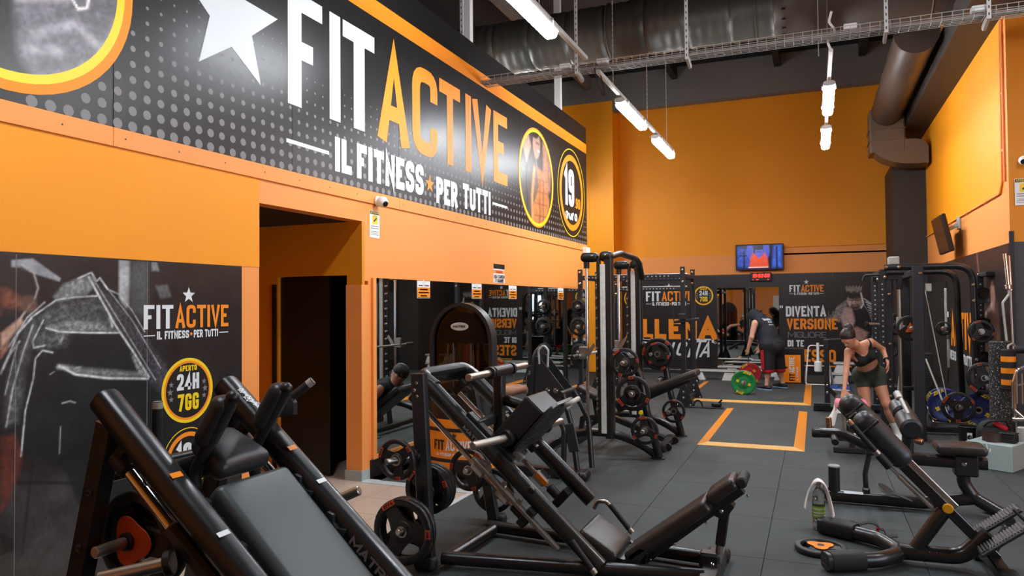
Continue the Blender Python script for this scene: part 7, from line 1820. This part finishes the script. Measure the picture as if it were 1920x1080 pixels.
body = torso + bust + leg(HL - V(0, 0, .02), kn1, an1, 1.0, .094) + leg(HR - V(0, 0, .02), kn2, an2, 1.0, .094) + arm(SLd, el1, wr1, .9) + arm(SRd, el2, wr2, .9) + [C_(neck, hd - V(.0, -.03, .03), .046, .044, .03)] + hp
body += foot(an1, (-.25, -1, 0), .9) + foot(an2, (.2, -1, 0), .9)
body += hand(wr1, (-.05, -.28, -1), (.2, .9, -.1), (1, .1, 0), .45, .92) + hand(wr2, (.08, -.1, -1), (-1, .1, 0), (0, -1, 0), .5, .92)
flesh('body', body, 'skin', .0075, wm)
eyes(hd, (-.35, -.62, -.72), (-.35, -.6, .75), wm, .94)
def grow(pr, d):
    out = []
    for p in pr: out.append(dict(f=(lambda g: lambda P: g(P) - d)(p['f']), ext=[(q, r + d) for q, r in p['ext']], k=p['k']))
    return out
top_c = chest - tv_ * .055
def bra_cut(G):
    a_ = (G - chest) @ tv_; s_ = np.abs((G - chest) @ sv)
    return np.maximum.reduce([-a_ - .125, a_ - .045 - .10 * (s_ / .1) ** 2, s_ - (.18 - .065 * np.clip((a_ + .02) / .06, 0, 1))])
flesh('bra_top', grow(torso + bust + arm(SLd, el1, wr1, .9)[:1] + arm(SRd, el2, wr2, .9)[:1], .006), 'clothb', .0075, wm, bra_cut)
hem = lambda h, k: (lambda G: (G - (V(h) * .58 + V(k) * .42)) @ _n(V(k) - V(h)))
h1, h2 = hem(HL, kn1), hem(HR, kn2)
wl = waist + tv_ * .035
flesh('shorts', grow(torso + leg(HL - V(0, 0, .02), kn1, an1, 1.0, .094)[:1] + leg(HR - V(0, 0, .02), kn2, an2, 1.0, .094)[:1], .007), 'clothg', .0075, wm, lambda G: np.maximum((G - wl) @ tv_, np.where(G[..., 0] < (HL[0] + HR[0]) / 2, h1(G), h2(G))))
f_, l_, u_ = HRt[:, 0], HRt[:, 1], HRt[:, 2]
flesh('hair', [E_(hd + u_ * .022 - f_ * .016, (.104, .083, .104), HRt, .02), E_(hd + u_ * .085 - f_ * .10, (.048, .052, .048), HRt, .008), C_(hd - u_ * .0 - f_ * .13, hd - f_ * .16 - u_ * .06, .03, .012, .02)], 'hair', .007, wm,
      lambda G: np.minimum(-(((G - hd) @ u_) - .03 + ((G - hd) @ f_) * .75) - .0 if False else ((G - hd) @ f_) * .8 - ((G - hd) @ u_) - .0, 1e9))
for a, kk in ((an1, kn1), (an2, kn2)):
    flesh('sock', grow([C_(V(a) * .6 + V(kk) * .4, a, .043, .036, .02)] + foot(a, (-.25, -1, 0) if a is an1 else (.2, -1, 0), .9), .005), 'towel', .0085, wm)
for a, d in ((an1, V(-.25, -1, 0)), (an2, V(.2, -1, 0))):
    d = _n(d); flesh('shoe', [C_(V(a) - d * .05 - UZ * .05, V(a) + d * .17 - UZ * .058, .042, .034, .03), C_(V(a) - UZ * .02, V(a) + d * .06 - UZ * .045, .044, .042, .03)], 'whi', .0085, wm, lambda G: .004 - G[..., 2])
wt = part(wm, 'wrist_watch', 'plast', lambda b: (b.ring(V(wr2) * .88 + V(el2) * .12, wr2 - el2, .031, .009, 20, 8), b.box(V(wr2) * .88 + V(el2) * .12 + V(.02, -.028, 0), (.035, .015, .035), bev=.004)))

# ---- the lifter seen from behind
lf = thing('person', 'lifter in dark hooded sleeveless top and red striped black shorts bending over the barbell', 'person', (-.8, 15.3, 0))
fd = _n(V(-.8, .6, 0)); sd2 = _n(V(.6, .8, 0))             # facing, and his own right-hand side
hipc = V(-.80, 15.32, .88); HA, HB = hipc - sd2 * .11, hipc + sd2 * .11
ch2 = V(-.90, 15.36, 1.26) + fd * .06; SA, SB = ch2 - sd2 * .2 + V(-.04, 0, .04), ch2 + sd2 * .2 + V(-.02, 0, .06)
nk2 = ch2 + fd * .12 + V(0, 0, .13); hd2 = nk2 + fd * .13 + V(0, 0, .05)
KA, KB = V(-.86, 15.2, .48), V(-.69, 15.45, .47); AA, AB = V(-.90, 15.2, .09), V(-.62, 15.5, .11)
EA, EB = SA + V(-.06, -.05, -.27), SB + V(-.1, .0, -.28); WA, WB = EA + V(-.07, .04, -.22), EB + V(-.1, -.05, -.2)
tor2 = [C_(HA, HB, .145, .145, .08), C_(hipc, (hipc + ch2) / 2, .16, .17, .08), C_((hipc + ch2) / 2, ch2, .17, .16, .08), C_(SA + sd2 * .05, SB - sd2 * .05, .085, .085, .06), C_(ch2, nk2, .11, .07, .06), E_(hipc - fd * .09 - V(0, 0, .05), (.15, .15, .14), None, .06), C_(hipc + fd * .12 + V(0, 0, .12), ch2 + fd * .1, .12, .11, .08)]
hp2, HR2 = head(hd2, fd * .6 + V(0, 0, -.8), fd * .8 + V(0, 0, .6), 1.0)
bod2 = tor2 + leg(HA, KA, AA, 1.12) + leg(HB, KB, AB, 1.12) + arm(SA, EA, WA, 1.3) + arm(SB, EB, WB, 1.3) + [C_(nk2, hd2, .06, .06, .04)] + hp2 + foot(AA, fd) + foot(AB, fd)
bod2 += hand(WA, (-.2, .15, -1), (-.3, .9, 0), fd, .7) + hand(WB, (-.2, .1, -1), (-.3, -.9, 0), fd, .7)
flesh('body', bod2, 'skin2', .0095, lf)
eyes(hd2, fd * .6 + V(0, 0, -.8), fd * .8 + V(0, 0, .6), lf)
up2 = _n(ch2 - hipc); mid = hipc + up2 * .0
flesh('tank_top', grow(tor2 + arm(SA, EA, WA, 1.3)[:1] + arm(SB, EB, WB, 1.3)[:1], .012), 'clothn', .010, lf, lambda G: np.maximum.reduce([-((G - mid) @ up2) - .03, np.abs((G - ch2) @ sd2) - .225]))
flesh('hood', [E_(hd2 - fd * .03 + V(0, 0, .015), (.135, .115, .14), HR2, .03), C_(hd2 - fd * .08 - V(0, 0, .05), nk2 - fd * .06, .1, .11, .05)], 'clothn', .0095, lf, lambda G: ((G - hd2) @ _n(fd * .6 + V(0, 0, -.8))) - .06)
hm = lambda z: (lambda G: z - G[..., 2])
big = [C_(HA - V(0, 0, .0), KA * .75 + AA * .25, .155, .12, .05), C_(HB, KB * .75 + AB * .25, .155, .12, .05)] + grow(tor2[:1] + tor2[5:6], .012)
flesh('shorts', big, 'clothb', .010, lf, lambda G: np.maximum(.40 - G[..., 2], (G[..., 2] - .93)))
flesh('shorts_hem', grow(big[:2], -.006), 'clothr', .010, lf, lambda G: np.maximum(.335 - G[..., 2], G[..., 2] - .42))
st0 = HA - sd2 * .155 + fd * .02; st1 = KA - sd2 * .135 + fd * .02
def stripef(u, v):
    z = .92 - u * .52; c = V(HA) + (V(KA) - V(HA)) * min(1, max(0, (HA[2] - z) / (HA[2] - KA[2]))); r = .164 - .02 * u; a = (v - .5) * .75 + .25
    return tuple(V(c[0], c[1], z) + (-sd2 * math.cos(a) + fd * math.sin(a) - fd * .0) * r)
b = MB(); nu = 12; nv = 4
b.add([stripef(i / nu, j / nv) for i in range(nu + 1) for j in range(nv + 1)], [(i * (nv + 1) + j, (i + 1) * (nv + 1) + j, (i + 1) * (nv + 1) + j + 1, i * (nv + 1) + j + 1) for i in range(nu) for j in range(nv)])
loc(obj('side_stripe', b, 'clothr', None, 60), lf)
bc = ch2 - fd * .19 + V(0, 0, .0); bu_ = _n(up2 + fd * 0); bn_ = _n(np.cross(sd2, bu_))
def backtext(b):
    for s, z, h, w in (('BARBELL', .05, .042, .2), ('CLUB', .0, .035, .1), ('ROMA', -.05, .018, .12)):
        text(b, s, V(0, 0, 0) + sd2 * (-w / 2) + bu_ * z, sd2, bu_, h, .6, h * .2, width=w)
b = MB(); backtext(b)
bt2 = obj('lettering', b, 'whi', None, 0); loc(bt2, lf)
# lay the print on the back of the top
from mathutils.bvhtree import BVHTree
tt = [o for o in lf.children if o.name.startswith('tank_top')][0]
bv = BVHTree.FromPolygons([v.co.copy() for v in tt.data.vertices], [tuple(p.vertices) for p in tt.data.polygons])
for v in bt2.data.vertices:
    q = V(v.co) + ch2 - fd * .6 + up2 * .06; h = bv.ray_cast(Vector(q.tolist()), Vector(fd.tolist()))
    v.co = (h[0] - Vector(fd.tolist()) * .004) if h[0] else Vector((q + fd * .4).tolist())
for a in (AA, AB):
    flesh('shoe', [C_(V(a) - fd * .06 - UZ * .045, V(a) + fd * .2 - UZ * .052, .046, .038, .03), C_(V(a) - UZ * .02, V(a) + fd * .07 - UZ * .045, .05, .045, .03)], 'shoek', .0095, lf, lambda G: a[2] - .088 - G[..., 2])
    part(lf, 'shoe_sole', 'soleb', lambda b: b.prism(round2([(-.11, -.04), (.2, -.045), (.25, 0), (.2, .045), (-.11, .04)], .035, True, 4), V(a[0], a[1], a[2] - .082), fd, sd2, .022))

lf.location.z += .03
# ---- the user of the leg press station, mostly hidden by its shroud
us = thing('person', 'seated person pressing the station foot plate, one bare leg showing beside the shroud', 'person', (-3.6, 7.3, .45))
PH = V(-3.47, 7.32, .53); CH = V(-3.74, 7.32, .76); NK = V(-3.87, 7.32, .86); HD = V(-3.93, 7.32, .955)
h3, R3 = head(HD, (1, 0, .15), (-.3, 0, 1))
bd3 = [C_(PH - UY * .09, PH + UY * .09, .12, .12, .06), C_(PH, CH, .13, .14, .08), C_(CH - UY * .15 + V(-.06, 0, .04), CH + UY * .15 + V(-.06, 0, .04), .07, .07, .06), C_(CH, NK, .1, .06, .05), C_(NK, HD, .055, .055, .03)] + h3
for s in (-1, 1):
    hh, kk, aa = PH + UY * s * .1, V(-3.17, 7.26 + s * .1, .80), V(-2.80, 7.26 + s * .09, .86)
    bd3 += leg(hh, kk, aa) + [C_(aa, aa + V(.02, 0, -.05), .036, .034, .02), C_(aa + V(.02, 0, -.05), aa + V(.01, 0, .13), .034, .026, .02)]
    sh = CH + UY * s * .19 + V(-.06, 0, .04); ee = V(-3.6, 7.32 + s * .26, .58); ww = V(-3.36, 7.32 + s * .23, .5)
    bd3 += arm(sh, ee, ww, 1.1) + hand(ww, (.8, 0, -.4), (0, -s, 0), (0, 0, 1), .8)
flesh('body', bd3, 'skin2', .009, us)
flesh('shorts', grow([bd3[0]] + leg(PH - UY * .1, V(-3.17, 7.16, .80), V(-2.8, 7.17, .86))[:1] + leg(PH + UY * .1, V(-3.17, 7.36, .80), V(-2.8, 7.35, .86))[:1], .012), 'clothr', .01, us, lambda G: G[..., 0] + 3.35)
flesh('shirt', grow(bd3[1:4], .012), 'clothb', .01, us, lambda G: np.maximum(-((G - PH) @ _n(CH - PH)) + .06, (G - NK) @ _n(NK - CH)))
flesh('hair', [E_(HD + UZ * .03 - UX * .015, (.105, .085, .1), R3, .02)], 'hair', .009, us, lambda G: (G[..., 0] - HD[0]) * .8 - (G[..., 2] - HD[2]))
eyes(HD, (1, 0, .15), (-.3, 0, 1), us)
for s in (-1, 1): flesh('shoe', [C_(V(-2.775, 7.26 + s * .09, .80), V(-2.775, 7.26 + s * .09, 1.0), .042, .036, .03)], 'shoek', .009, us, lambda G: G[..., 0] + 2.742)
